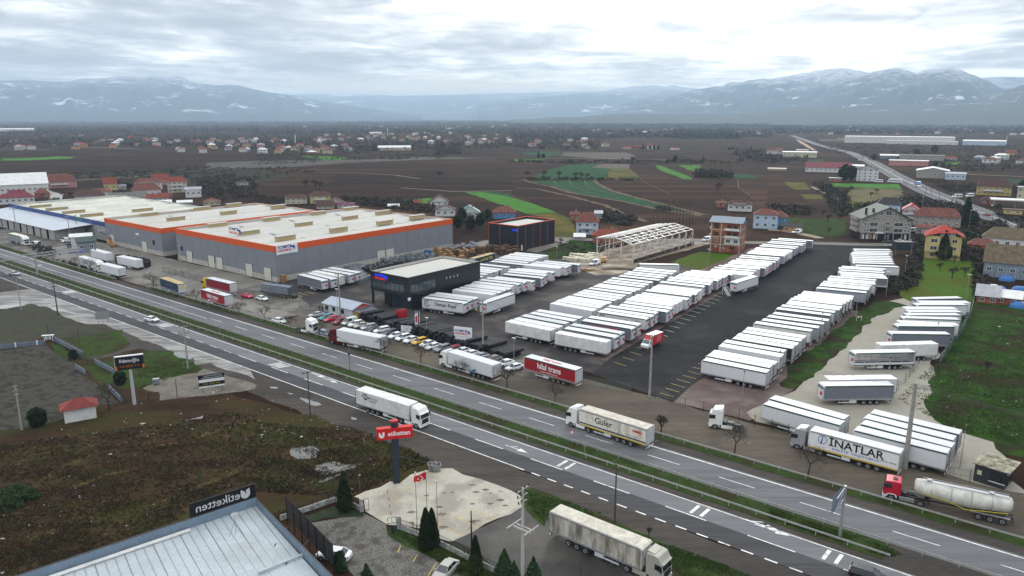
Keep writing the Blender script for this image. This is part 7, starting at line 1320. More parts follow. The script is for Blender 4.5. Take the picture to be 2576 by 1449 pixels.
wirefence([G(*a4(1320,1230)),G(*a4(1480,1275)),G(*a4(1900,1290))],'dark fence between lawn and pale gravel');
# ---------------------------------------------------------------- black pipes behind the cars
pm = M('black corrugated pipe',(.014,.015,.017),.5,.2,2)
def pipe_mesh():
 mb = MB(); k = 14; n = 10
 for j in range(k + 1):
  for q_ in range(2):
   r = .5 if q_ == 0 else .455; x = -3 + 6 * (j + q_ * .5) / (k + .5)
   for i in range(n): mb.v.append((x,cos(2 * pi * i / n) * r,sin(2 * pi * i / n) * r))
 for j in range(2 * k + 1):
  for i in range(n): mb.f.append([j * n + i,j * n + (i + 1) % n,(j + 1) * n + (i + 1) % n,(j + 1) * n + i]); mb.m.append(0)
 for x,s_ in ((-3.0,0),(3.0,2 * k + 1)):
  o_ = len(mb.v); b_ = s_ * n
  for i in range(n): mb.v.append((x * .985,cos(2 * pi * i / n) * .4,sin(2 * pi * i / n) * .4))
  for i in range(n): mb.f.append([b_ + i,b_ + (i + 1) % n,o_ + (i + 1) % n,o_ + i]); mb.m.append(0)
  mb.f.append([o_ + i for i in range(n)]); mb.m.append(1)
 return mb.mesh('pipe',[pm,dark])
PM_ = pipe_mesh(); P0,P1 = S(-151.5,124.5),S(-100.8,123.2); k = 58; rp_ = random.Random(3)
for i in range(k):
 base = P0.lerp(P1,i / (k - 1));
 for lv in range(3 if i % 11 > 0 else 2):
  if lv == 2 and rp_.random() < .4: continue
  tn_ = ('bottom','second','top')[lv]
  o = ob('pipe',PM_,None,L3(base + TX * (.55 * (lv % 2)) + NX * (3.2 + rp_.uniform(-.5,.5)),.5 + lv * .9),TH + radians(78) + rp_.uniform(-.07,.07),f'black corrugated pipe, {tn_} tier, {ordw(i)} from the gatehouse end of the stack','pipe','black corrugated pipes behind the cars'); o.rotation_euler[1] = rp_.uniform(-.01,.01)
# ---------------------------------------------------------------- clutter of the factory yard
wood = M('pallet wood',(.3,.17,.075),.85,.3,1.5); woodd = M('dark crate wood',(.09,.05,.03),.85,.3,1.5); bluep = P('blue plastic',(.02,.12,.35)); cagem = P('zinc cage',(.2,.22,.24),.5)
def crate(mat_,w_,d_,h_,k=4):
 key = ('crate',mat_.name,w_,d_,h_)
 if key in TM: return TM[key]
 mb = MB()
 for i in range(k):
  z = h_ * i / k; mb.box(-w_ / 2,w_ / 2,-d_ / 2,d_ / 2,z + .06,z + h_ / k - .03)
 for x in (-w_ / 2,w_ / 2 - .1):
  for y in (-d_ / 2 - .02,d_ / 2 - .08): mb.box(x,x + .1,y,y + .1,0,h_)
 TM[key] = mb.mesh('crate',mat_); return TM[key]
def cage(w_,d_,h_,nb_=4,mt_=None):
 mt_ = mt_ or cagem; key = ('cage',w_,d_,h_,mt_.name)
 if key in TM: return TM[key]
 mb = MB()
 for x in (-w_ / 2,w_ / 2):
  for y in (-d_ / 2,d_ / 2): mb.beam((x,y,0),(x,y,h_),.06)
 for i in range(nb_ + 1):
  z = h_ * i / nb_
  for y in (-d_ / 2,d_ / 2): mb.beam((-w_ / 2,y,z),(w_ / 2,y,z),.04)
  for x in (-w_ / 2,w_ / 2): mb.beam((x,-d_ / 2,z),(x,d_ / 2,z),.04)
  if i < nb_: mb.box(-w_ / 2 + .1,w_ / 2 - .1,-d_ / 2 + .1,d_ / 2 - .1,z + .05,z + h_ / nb_ * .45)
 TM[key] = mb.mesh('cage',mt_); return TM[key]
rq = random.Random(17)
def scatter(nm,cat,grp,lab,mesh_fn,f,poly,n_,z=0,sp=1.6):
 xs = [p[0] for p in poly]; ys = [p[1] for p in poly]; pts = []; t = 0
 while len(pts) < n_ and t < 4000:
  t += 1; x,y = rq.uniform(min(xs),max(xs)),rq.uniform(min(ys),max(ys)); inside = False
  for (x0,y0),(x1,y1) in zip(poly,poly[1:] + poly[:1]):
   if (y0 > y) != (y1 > y) and x < (x1 - x0) * (y - y0) / (y1 - y0) + x0: inside = not inside
  if not inside: continue
  q = G(*f(x,y))
  if all((q - p).length > sp for p in pts): pts.append(q)
 pts.sort(key=lambda p: p.x / max(p.y,1))
 for i_,q in enumerate(pts): ob(nm,mesh_fn(),None,L3(q,z),TH + rq.uniform(-.15,.15),f'{lab}, {ordw(i_)} from its office side' if n_ > 1 else lab,cat,grp)
scatter('wooden_crate','crate','brown crates beyond the black office','brown wooden crate among the stacks beyond the black office',lambda: crate(wood if rq.random() < .6 else woodd,1.6,1.2,rq.choice((1.4,2.1,2.6))),a2,[(1750,790),(2000,760),(2200,760),(2330,760),(2200,830),(2050,880),(1850,850)],34,0,1.9)
scatter('wooden_crate','crate','dark stacked crates beside the black hall','dark wooden crate stacked beside the black hall',lambda: crate(woodd,2.2,1.6,rq.choice((2.2,3.0))),a2,[(2250,770),(2420,740),(2576,775),(2700,800),(2560,830),(2420,800)],18,0,2.4)
scatter('steel_cage','cage','zinc cages by the long factory wall','zinc storage cage in the jumble by the long factory wall',lambda: cage(1.5,1.2,rq.choice((1.2,1.9))),a2,[(1240,880),(1600,810),(1800,820),(1780,860),(1500,890),(1400,905)],30,0,1.8)
scatter('steel_cage','cage','tangled steel racks before the black hall','empty steel rack in the tangle before the black hall',lambda: cage(1.6,1.6,1.6),a2,[(1950,740),(2170,700),(2240,740),(2100,770),(1960,770)],18,0,2)
def drums():
 if 'drum' not in TM: TM['drum'] = MB().box(-.6,.6,-.6,.6,0,1.3,0).tube((0,0,1.3),(0,0,1.42),.5,n=8,m=1).tube((0,0,1.42),(0,0,1.44),.36,n=8,m=2).mesh('tyre_stack',[dark,tyre,steel])
 return TM['drum']
scatter('tyre_stack','tyre stack','rows of dark wheel stacks behind the office','dark stack of wheels in the rows behind the office',drums,a2,[(1060,960),(1240,910),(1420,880),(1460,900),(1250,960),(1160,985)],60,0,1.35)
scatter('steel_bundle','steel bundle','galvanised bundles beside the five trailers','galvanised steel bundle stacked beside the five trailers',lambda: cage(1.4,2.6,1.6,5),a2,[(820,930),(1000,905),(1070,950),(1060,990),(1140,1060),(1050,1090),(1030,1000)],26,0,1.6)
def blackbox():
 if 'bb' not in TM: TM['bb'] = MB().box(-.58,.58,-.48,.48,0,.9).box(-.6,.6,-.5,.5,.92,1.0).box(-.58,.58,-.48,.48,1.02,1.9).box(-.6,.6,-.5,.5,1.92,2.0).box(-.56,-.2,-.4,.4,2.0,2.1).box(.1,.5,-.4,.4,2.0,2.1).mesh('black_crate',P('black crate plastic',(.013,.014,.018)))
 return TM['bb']
scatter('black_crate','crate','stacked black plastic crates','stack of black plastic crates behind the white box trailers',blackbox,a1,[(1140,880),(1180,850),(1300,850),(1500,900),(1510,930),(1440,950),(1200,900)],44,0,1.25)
for x,y,c_,l_ in ((1725,800,bluep,'blue plastic tub stack by the factory wall'),(1700,780,bluep,'second blue tub stack by the factory wall, behind the first'),(1730,760,red,'small red container behind the blue tubs'),(1580,800,P('dark green cover',(.02,.05,.04)),'dark green covered crate by the factory gate')):
 ob('container',crate(c_,2.0,1.6,1.8,2),None,L3(G(*a2(x,y))),TH,l_,'container')
for i in range(4): ob('timber_stack',crate(wood,2.6,1.4,.6,1),None,L3(G(*a2(270,1075)) ,i * .62),TH,f'wooden crate at the warehouse corner, {ORD[i]} from the ground in its pile','crate','crates piled at the warehouse corner')
scatter('panel_pack','panel pack','pale wrapped panel packs','long pale wrapped panel pack beside the steel frame',lambda: TM.setdefault('pp',MB().box(-3.2,3.2,-.6,.6,.15,.75,0).box(-3.2,3.2,-.6,.6,.8,1.4,0).box(-2,-1.8,-.62,.62,0,1.42,1).box(1.8,2,-.62,.62,0,1.42,1).mesh('panel_pack',[P('cream wrapped panels',(.52,.49,.38)),wood])),a3,[(540,860),(640,820),(840,815),(890,850),(760,885),(600,870)],10,0,3.2)
# flatbed with steel racks
c_,a_ = two(cC,(410,420),(60,375),1.0); rt = thing('flatbed_trailer','low flatbed stacked with bluish steel racks by the factory','trailer',c_ + NX * 1.2,a_); part('deck',MB().box(-7,6.5,-1.25,1.25,.9,1.1),dark,rt)
for i in range(5): part('steel_rack',MB().box(-4.5,6.3,-1.1,1.1,1.15 + i * .5,1.3 + i * .5).box(-4.5,6.3,-1.15,-1.05,1.3 + i * .5,1.6 + i * .5).box(-4.5,6.3,1.05,1.15,1.3 + i * .5,1.6 + i * .5),P('bluish steel',(.26,.31,.36),.4,.3,.5),rt)
for x in (-5.8,-4.6,-3.4):
 for s_ in (-1,1): ob('wheel',WH,rt,(x,s_ * 1.0,.5))
part('red_part',MB().box(-2.5,-1,-1.2,-.9,1.1,1.4),red,rt)
# steps on the asphalt, platform lift, orange barrier, green shed, yellow machine
q = G(*r3(1280,920)); rt = thing('access_stairs','mobile zinc access stairs beside the lone white trailer','stairs',q,.4); st = MB()
for i in range(8): st.box(-.5,.5,i * .35,i * .35 + .25,.3 + i * .28,.34 + i * .28)
part('steps',st,signw,rt); part('frame',MB().beam((-.5,0,0),(-.5,2.8,2.5),.06).beam((.5,0,0),(.5,2.8,2.5),.06).beam((-.5,2.8,0),(-.5,2.8,3.4),.06).beam((.5,2.8,0),(.5,2.8,3.4),.06).beam((-.5,0,1),(-.5,2.8,3.4),.05).beam((.5,0,1),(.5,2.8,3.4),.05),signw,rt); part('wheel',MB().tube((.6,.3,.3),(.8,.3,.3),.3,n=10),tyre,rt)
q = G(*a3(905,880)); rt = thing('platform_lift','orange scissor lift beside the white minibus','scissor lift',q,.2); ol = P('lift orange',(.55,.24,.02)); part('base',MB().box(-1.5,1.5,-.8,.8,.3,1.0),ol,rt); part('platform',MB().box(-1.5,1.5,-.8,.8,1.8,1.9).beam((-1.5,-.8,2.8),(1.5,-.8,2.8),.06).beam((-1.5,.8,2.8),(1.5,.8,2.8),.06).beam((-1.5,-.8,1.8),(-1.5,-.8,2.8),.06).beam((1.5,-.8,1.8),(1.5,-.8,2.8),.06),ol,rt); part('scissor',MB().beam((-1.2,-.6,1),(1.2,-.6,1.8),.1).beam((1.2,-.6,1),(-1.2,-.6,1.8),.1),dark,rt)
for x in (-1,1):
 for s_ in (-1,1): part('wheel',MB().tube((x,s_ * .7,.35),(x,s_ * .9,.35),.35,n=10),tyre,rt)
q = G(*r4(1700,1120)); rt = thing('barrier','small red and white striped barrier at the pale gravel edge','barrier',q,.2)
for i in range(4): part('plank',MB().box(-.9 + i * .45,-.55 + i * .45,-.04,.04,.9,1.3),signw if i % 2 else orange_l,rt)
part('post',MB().box(-.8,-.72,-.04,.04,0,.9).box(.72,.8,-.04,.04,0,.9),signw,rt)
u,v = a1(830,740); house(u,v,42,26,6,8,'white','white','white tent like shed at the roadside before the blue hall',None,'gx',1,'shed','sheds by the road',False,0,False,name='shed'); u,v = a1(880,775); house(u,v,38,22,4,6,'bwood','green','dark green roofed stall before the white shed',None,'shed',1,'shed','sheds by the road',True,0,False,name='shed'); u,v = a1(735,745); house(u,v,22,10,2,4,'bwood','green','little green box stall beside the white shed',None,'flat',1,'shed','sheds by the road',False,0,False,name='shed')
q = G(*a1(1120,700)); rt = thing('yellow_machine','yellow machine with crates at the corner of the grey warehouse','machine',q,TH); part('body',MB().box(-1.2,1.2,-.8,.8,.4,1.6),ol,rt); part('tank',MB().tube((0,0,1.6),(0,0,3.2),.6,.7,n=8),P('brown tank',(.3,.14,.08)),rt); ob('wooden_crate',crate(wood,3.5,1.6,1.2,3),None,L3(G(*a1(1145,725))),TH,'wooden crate beside the yellow machine','crate')
q = G(*a4(1370,810)); rt = thing('container','dark container at the far end beside the hedge','container',q,-.1); part('body',MB().box(-3.5,3.5,0,4,2.2,5.4),P('navy container',(.02,.028,.04)),rt); part('leg',MB().box(-3.4,-3.2,.2,.4,0,2.2).box(3.2,3.4,.2,.4,0,2.2),steel,rt)
for x,y,c_ in ((2320,1170,bluep),(2400,1060,bluep),(2530,1170,bluep),(2520,1330,bluep),(2250,1150,signw),(2560,1330,P('mustard sheet',(.4,.28,.04)))):
 q = G(*a4(x,y)); mb = MB(); k = 14
 for j in range(4):
  for i in range(k): a = 2 * pi * i / k; r = (2.6,2.3,1.5,.2)[j] * (1 + .2 * noise.noise(Vector((i,j,x)))); mb.v.append((cos(a) * r,sin(a) * r * .8,(0,.8,1.5,1.7)[j]))
 for j in range(3):
  for i in range(k): mb.f.append([j * k + i,j * k + (i + 1) % k,(j + 1) * k + (i + 1) % k,(j + 1) * k + i]); mb.m.append(0)
 ob('covered_heap',mb.mesh('covered_heap',c_),None,L3(q),0,{'blue plastic': 'heap under a crumpled blue tarpaulin in the junk yard, ' + {2320: 'nearest the boarded barn',2400: 'under the barn wall',2530: 'behind the plank roofed shed',2520: 'beside the mustard sheet'}.get(x,''),'sign white': 'pale crumpled heap in the junk yard'}.get(c_.name,'mustard sheeted heap at the picture edge'),'tarpaulin','covered heaps in the junk yard')
q = G(*a3(745,965)); mb = MB()
for i in range(26): a = rq.uniform(-.5,.5); x,y = rq.uniform(-2.5,2.5),rq.uniform(-1,1); mb.beam((x - cos(a) * 1.6,y - sin(a) * 1.6,.1 + rq.random() * .5),(x + cos(a) * 1.6,y + sin(a) * 1.6,.1 + rq.random() * .6),.1)
ob('timber_heap',mb.mesh('timber_heap',wood),None,L3(q),0,'loose heap of timber boards behind the trailers','timber heap');
for i in range(5): q = G(*a3(1070 + i * 12,945 + (i % 2) * 10)); ob('steel_beam',MB().box(-6,6,-.2,.2,0,.4).mesh('steel_beam',P('mossy steel beam',(.14,.13,.1))),None,L3(q,.02),radians(-4 + i),'long beam lying on the worn ground before the steel frame','beam','beams lying before the steel frame')
# ---------------------------------------------------------------- people
def person(f,x,y,label,coat,trousers,pose=0,ang=0):
 q = G(*f(x,y)); rt = thing('person',label,'person',q,ang)
 me = bpy.data.meshes.new('body'); J = [(0,0,.95),(0,0,1.2),(0,0,1.42),(0,.01,1.55),(0,.02,1.68),(.2,0,1.4),(.27,.03,1.12),(.26 if not pose else .1,.12,.88),(-.2,0,1.4),(-.27,.03,1.12),(-.26,.12 + .1 * pose,.88),(.1,0,.9),(.11,.03 + .06 * pose,.5),(.12,0,.08),(-.1,0,.9),(-.11,-.04 * pose,.5),(-.12,0,.08),(.12,.14,.04),(-.12,.14,.04)]
 E_ = [(0,1),(1,2),(2,3),(3,4),(2,5),(5,6),(6,7),(2,8),(8,9),(9,10),(0,11),(11,12),(12,13),(0,14),(14,15),(15,16),(13,17),(16,18)]; rad = [.17,.16,.17,.065,.115,.08,.06,.045,.08,.06,.045,.1,.075,.055,.1,.075,.055,.05,.05]
 me.from_pydata(J,E_,[]); o = bpy.data.objects.new('body',me); col.objects.link(o); sk_ = o.modifiers.new('s','SKIN')
 for i,sv in enumerate(me.skin_vertices[0].data): sv.radius = (rad[i],rad[i]); sv.use_root = i == 0
 o.modifiers.new('u','SUBSURF').levels = 1; dg = bpy.context.evaluated_depsgraph_get(); dg.update(); m2 = bpy.data.meshes.new_from_object(o.evaluated_get(dg)); bpy.data.objects.remove(o)
 m2.materials.clear()
 for c in (P('skin tone',(.35,.2,.14)),coat,trousers,dark): m2.materials.append(c)
 for p_ in m2.polygons:
  c = p_.center; p_.material_index = 3 if c.z < .1 or c.z > 1.72 else 2 if c.z < .92 and abs(c.x) < .2 else 0 if c.z > 1.5 or (c.z < .9 and abs(c.x) > .2) else 1
 m2.name = 'body'; ob('body',m2,rt)
dk = P('dark clothes',(.02,.022,.028),.8); person(cA,768,362,'guard in dark clothes standing at the yard gate, nearer the car',dk,dk,0,.4); person(cA,815,368,'guard in dark clothes beside the gatehouse wall',dk,dk,1,-.6)
person(r1,950,985,'man in a bright yellow vest beside the crosswise trailer',P('hi vis yellow',(.55,.75,.02),.7),dk,0,0); person(r1,397,1222,'man in dark clothes walking behind the pipe stacks',dk,dk,1,0)
# ---------------------------------------------------------------- trees
bark = M('bark',(.0385,.0294,.0238),.95,.3,3); twigm = M('bare twigs',(.0465,.0345,.03),.95,.35,.8); ever = M('evergreen foliage',(.0135,.03,.012),.9,.5,1.2,c3=(.0225,.0413,.015)); cyp = M('cypress foliage',(.012,.027,.009),.9,.5,2.2,c3=(.03,.045,.0135)); bushm = M('bush foliage',(.021,.0385,.014),.9,.5,1.5)
farw = M('bare woodland',(.0465,.042,.042),.95,.3,.02,c3=(.0375,.0435,.0338),small=.5); scrubm = M('bare brush',(.0422,.0322,.026),.95,.4,.3,c3=(.031,.031,.0174),small=.4)
def bare_tree(seed,H_=4.2,spread=1.,trunk_h=.42,depth=5,minr=.011,nbr=3):
 rn = random.Random(seed); tr_,cr = MB(),MB()
 def grow(p,d,L_,r,lv):
  q = p + d * L_; (tr_ if lv < 1 else cr).tube(p,q,r,r * .68,n=5 if lv < 2 else 3,cap=False)
  if lv >= depth: return
  k = nbr + (rn.random() < .5) + (1 if lv == 0 else 0)
  for i in range(k):
   a = 2 * pi * (i + rn.random() * .6) / k; ax = d.orthogonal().normalized(); ax.rotate(Matrix.Rotation(a,3,d)); nd = (d * (1 - .25 * spread) + ax * rn.uniform(.45,.95) * spread + Vector((0,0,.12))).normalized()
   grow(q - d * L_ * rn.uniform(0,.35) * (lv > 0),nd,L_ * rn.uniform(.55,.8),max(r * .56,minr),lv + 1)
 grow(Vector((0,0,0)),Vector((rn.uniform(-.08,.08),rn.uniform(-.08,.08),1)).normalized(),H_ * trunk_h,H_ * .028,0)
 return tr_.mesh('trunk',bark),cr.mesh('crown',twigm)
def tree(nm,meshes,p,label,cat='tree',group=None,sc_=1.,rz=0):
 rt = thing(nm,label,cat,p,rz,group); rt.scale = (sc_,) * 3
 for n_,me in meshes: ob(n_,me,rt)
 return rt
BT = [[('trunk',a),('crown',b)] for a,b in (bare_tree(1,4.4,1.05),bare_tree(2,4.0,1.2),bare_tree(3,4.6,.9),bare_tree(4,4.2,1.1))]
BT5 = [('trunk',None),('crown',None)]; a,b = bare_tree(9,5.4,.6,.22,5,.012); BT5 = [('trunk',a),('crown',b)]
bg = 'leafless trees on the verge'
for i,(f,x,y,s_,l_) in enumerate([(b2,88,215,.95,'round leafless tree left of the parked white saloon'),(b2,345,290,.95,'dark leafless tree between white saloon and white tractor unit'),(b2,640,370,.85,'leafless tree right of the white tractor unit'),(b2,1298,560,1.05,'leafless tree in front of the box lorry doors'),(b2,1658,665,1.15,'wide leafless tree between box lorry and white lorry'),(b2,2060,780,.95,'dense leafless tree in front of the parked white lorry'),(b2,2525,905,1.15,'leafless tree at the rear doors of the white lorry'),(b3,430,1030,.85,'small leafless tree before the big red trailer end'),
  (d3,2235,230,1.15,'wide fan shaped leafless tree below the white tractor unit'),(d4,400,440,1.2,'slender leafless tree before the lettered silver lorry'),(cL,2205,990,1.15,'leaning leafless tree beside the navy trailer'),(cL,2245,1000,.8,'thin leafless tree touching the navy trailer'),(a1,1980,1275,.85,'small leafless tree between navy and red trailers'),(a1,2405,1400,.95,'leafless tree at the tail of the small red trailer'),(cL,1300,760,1.1,'leafless bush tree before the white lorry near the gantry'),(cL,1065,690,.9,'leafless bush at the gantry foot'),(b1,1105,1115,1.2,'bare tree beside the billboard pole')]):
 tree('bare_tree',BT[i % 4],G(*f(x,y)),l_,'tree',bg,s_,i * 1.3)
tree('bare_tree',BT5,G(*b3(1500,1350)),'upright many stemmed leafless tree behind the cream lorry','tree',bg,1.05,.5); tree('bare_tree',BT5,G(*d3(1375,1065)),'sparse leafless sapling at the grass edge by the filthy lorry','tree',bg,.45,2); tree('bare_tree',BT5,G(*b4(2195,730)),'thin leafless tree in the rough meadow','tree',bg,.8,1)
def foliage(n,shape,sz,seed,m_,up=.3):
 rn = random.Random(seed); mb = MB()
 for _ in range(n):
  c = Vector(shape(rn)); a = Vector((rn.gauss(0,1),rn.gauss(0,1),rn.gauss(0,1) + up)).normalized(); b_ = a.orthogonal().normalized(); b_.rotate(Matrix.Rotation(rn.random() * 6.3,3,a)); c2_ = a.cross(b_); s_ = sz * rn.uniform(.5,1.4)
  mb.add([c + b_ * s_,c - b_ * s_ * .6 + c2_ * s_ * .7,c - b_ * s_ * .5 - c2_ * s_ * .8],[(0,1,2)])
 return mb.mesh('crown',m_)
def cone_shape(H_,r0,pw=.75,lump=.16,base=.25):
 def f(rn):
  t = rn.random() ** 1.3; a = rn.random() * 2 * pi; prof = (1 - t) ** pw * min(1,.55 + t * 5) if t > 0 else .5
  r = r0 * prof * (1 + lump * noise.noise(Vector((cos(a) * 2.2,sin(a) * 2.2,t * 7)))) * rn.uniform(.72,1.04); return (cos(a) * r,sin(a) * r,base + t * H_)
 return f
def blob_shape(rx,rz_,z0,lump=.45,seed=0,fill=.6):
 def f(rn):
  d = Vector((rn.gauss(0,1),rn.gauss(0,1),rn.gauss(0,1))).normalized(); r = (1 + lump * noise.noise(d * 2.1 + Vector((seed,0,0)))) * (rn.random() ** (1 / 3) * fill + (1 - fill)); return (d.x * rx * r,d.y * rx * r,max(.05,z0 + d.z * rz_ * r))
 return f
trk = lambda h_,r_: MB().tube((0,0,0),(0,0,h_),r_,r_ * .5,n=6).mesh('trunk',bark)
core = lambda H_,r0: None
CY = [('trunk',trk(3.5,.12)),('crown',foliage(9000,cone_shape(5.6,1.12,.62),.13,5,cyp,.5))]
cyg = 'clipped cypresses along the car park'
for f,x,y,s_,l_ in ((d2,895,790,1.03,'tall dark cypress beside the low wall and apron corner'),(d2,1715,1180,1.0,'broad cypress in front of the flagpoles'),(d2,2210,1425,.88,'cypress nearest the side road in the corner'),):
 tree('cypress',CY,G(*f(x,y)),l_,'tree',cyg,s_,x)
tree('cypress',CY,G(*d2(1775,1150)),'narrow second cypress top merged with the broad one','tree',cyg,.93,2)
CS = [('trunk',trk(1.5,.06)),('crown',foliage(3500,cone_shape(3.0,1.1,.9,.5),.12,8,M('young fir foliage',(.03,.06,.02),.9,.4,3),.6))]
for f,x,y,s_,l_ in ((d2,2500,1470,1.2,'small green fir at the picture foot beside the cypress'),(d3,215,1500,1.0,'yellowish little fir beside the white concrete pole'),(d2,1115,1490,.7,'tip of a small fir in the block paved car park'),(d2,860,1400,.7,'low evergreen at the half hidden white saloon'),(d3,20,1490,.8,'small dry fir left of the white concrete pole')): tree('fir_tree',CS,G(*f(x,y)),l_,'tree','young firs in the corner',s_,x)
BU = [('trunk',trk(.8,.12)),('crown',foliage(6000,blob_shape(1.5,1.75,1.7,.35,3),.14,12,M('laurel foliage',(.0112,.0272,.0112),.85,.5,3),.6))]
for f,x,y,s_,l_ in ((b1,385,1270,1.0,'round dark evergreen bush left of the white hut'),(b1,745,590,.62,'dark bush inside the blue grey wall corner'),(b1,1215,850,.8,'dark spreading bush at the billboard'),(d2,845,1330,.5,'small dark bush at the rear of the half hidden saloon')): tree('evergreen_bush',BU,G(*f(x,y)),l_,'bush','evergreen bushes in front',s_,x)
LB = foliage(7000,blob_shape(3.2,.8,.5,.6,9),.16,13,M('bramble leaves',(.021,.045,.012),.85,.5,3),.8); LB.name = 'bramble'; ob('bramble_bush',LB,None,L3(G(*d1(110,690))),0,'low green bramble thicket at the edge of the waste ground','bush')
# mid distance evergreens and bare trees
EV = [('trunk',trk(3,.3)),('crown',foliage(1500,blob_shape(3.4,4.2,5.2,.45,5),.55,21,ever,.5))]; CN = [('trunk',trk(5,.25)),('crown',foliage(1600,cone_shape(11,3.3,.9,.5,.8),.5,22,ever,.5))]; DB = [('trunk',trk(1,.2)),('crown',foliage(700,blob_shape(2.6,1.8,1.6,.5,7),.4,23,bushm,.5))]
BM = []
for sd in (31,32,33): a,b = bare_tree(sd,8.5,.75,.25,5,.035); BM.append([('trunk',a),('crown',b)])
PO = [('trunk',trk(13,.16)),('crown',foliage(150,cone_shape(11,1.0,.5,.3,2.5),.16,26,M('pale twigs',(.14,.12,.1),.95,.3),0))]
eg = 'evergreens of the near village'
for f,x,y,mdl,s_,l_ in [(a4,1760,850,CN,.95,'tall dark conifer in front of the yellow block'),(a4,1985,520,CN,1.25,'big dark conifer beside the far road'),(a4,2060,500,EV,.7,'dark evergreen beside the big roadside conifer'),(a1,445,125,EV,.6,'round evergreen beside the pink house'),(a2,2075,470,EV,.75,'dark evergreens behind the teal roofed house'),(a2,2160,560,EV,.75,'dark evergreen nearest the black hall corner'),(a2,2330,450,EV,.6,'dark evergreen beside the blue house'),(a2,2030,540,EV,.7,'evergreen at the warehouse back corner'),(a2,2260,520,EV,.7,'evergreen between warehouse and black hall'),(a2,1895,410,CN,.3,'small pointed fir before the white villa'),(a1,870,315,DB,1.3,'rounded green bush behind the blue hall'),
  (h4,765,1200,EV,1.5,'huge round evergreen beside the white apartment house'),(h4,835,1185,EV,1.3,'second round evergreen touching the white apartment house'),(h4,1670,920,EV,1.3,'lone round evergreen among the far workshops'),(h4,1480,930,EV,.9,'dark evergreen behind the pink workshop'),(h4,1515,930,CN,.7,'pointed conifer behind the pink workshop'),(h4,1060,985,EV,.8,'evergreen beside the little billboard house'),(h4,1680,1055,EV,.7,'low evergreen before the pink workshop'),(h4,1750,1060,CN,.5,'small conifer beside the low evergreen'),(h4,1820,1065,CN,.5,'second small conifer by the workshops'),
  (a4,2555,190,EV,1.0,'dark evergreen at the picture edge above the canopy'),(a4,1960,740,DB,1.2,'dark hedge bush right of the yellow block'),(a4,2090,700,DB,1.2,'dark bush beside the mossy roofed house'),(a4,2000,660,DB,1.3,'dark bush behind the yellow block'),(a1,700,285,DB,.8,'yellow green bush by the village street'),(a1,1290,130,DB,1.2,'green bush right of the yellow house')]:
 tree('evergreen_tree' if mdl is not DB else 'bush',mdl,G(*f(x,y)),l_,'tree' if mdl is not DB else 'bush',eg,s_,x)
rt_ = random.Random(99)
for i,(f,x,y,s_,l_) in enumerate([(a1,720,250,1.0,'big grey leafless tree beside the village street'),(a1,640,240,.9,'leafless tree before the pink house'),(a1,1180,250,.7,'leafless tree left of the orange plastered house'),(a3,490,700,.5,'small leafless tree on the forecourt of the black hall'),(a3,2210,800,.6,'leafless tree before the brick block'),(a4,1870,900,.6,'leafless garden tree at the yellow block door'),(a4,1730,970,.6,'leafless fruit tree on the lawn, nearest the conifer'),(a4,1850,1045,.75,'leafless fruit tree in the middle of the lawn'),(a4,1980,1030,.65,'leafless fruit tree on the lawn toward the barn'),(a4,1520,1010,.6,'leafless shrub tree on the lawn by the hedge'),(a4,130,580,.6,'leafless tree beside the orange garage'),
  (a4,600,480,.8,'dark leafless tree in the meadow behind the trailers'),(a4,560,420,.7,'second dark leafless tree in that meadow'),(a4,610,590,.5,'low dark shrub tree in that meadow'),(a4,790,230,1.1,'big bare tree before the dry grassland'),(a4,830,180,.9,'bare tree on the dry grassland edge'),(a4,1090,200,.8,'bare tree on the dry grassland'),(a4,1030,230,.7,'small bare tree on the dry grassland'),(h2,1855,1180,1.4,'lone pale leafless tree in the ploughed plain'),(h2,505,1275,1.3,'grey leafless tree, first of three in the ploughed plain'),(h2,600,1285,1.4,'grey leafless tree, second of three in the ploughed plain'),(h2,640,1290,1.3,'grey leafless tree, third of three in the ploughed plain'),
  (h3,150,1165,1.2,'faint leafless tree at the corner of the green field'),(h3,320,1170,1.3,'leafless tree over the teal field edge, toward the corner'),(h3,480,1175,1.3,'leafless tree at the middle of the teal field edge'),(h3,640,1180,1.2,'leafless tree before the ivy clad one in the teal field'),(h3,700,1185,1.2,'leafless tree beside the ivy clad one'),(h3,750,1185,1.1,'dark ivy clad leafless tree at the olive field'),(h3,1210,1020,1.5,'twin leafless trees on the far hedge line'),(h3,2070,1310,1.3,'tall leafless tree in the brown slope')]):
 tree('bare_tree',BM[i % 3],G(*f(x,y)),l_,'tree','leafless trees in the fields',s_,i)
for i in range(13): tree('poplar_tree',PO,G(*a3(1420 + i * 33,520 - i * 2 + (i % 3) * 10)),f'slender leafless poplar behind the steel frame, {ordw(i)} from the brown roofed house','tree','young poplars behind the steel frame',.8 + .1 * (i % 3),i)
for i in range(12): tree('poplar_tree',[('trunk',PO[0][1]),('crown',EV[1][1] if 0 else PO[1][1])],G(*h3(1890 + i * 28,1150 + (i % 4) * 8)),f'ivy dark leafless poplar on the brown slope, {ordw(i)} from the bright green strip','tree','poplar clump on the brown slope',1.1 + .15 * (i % 3),i)
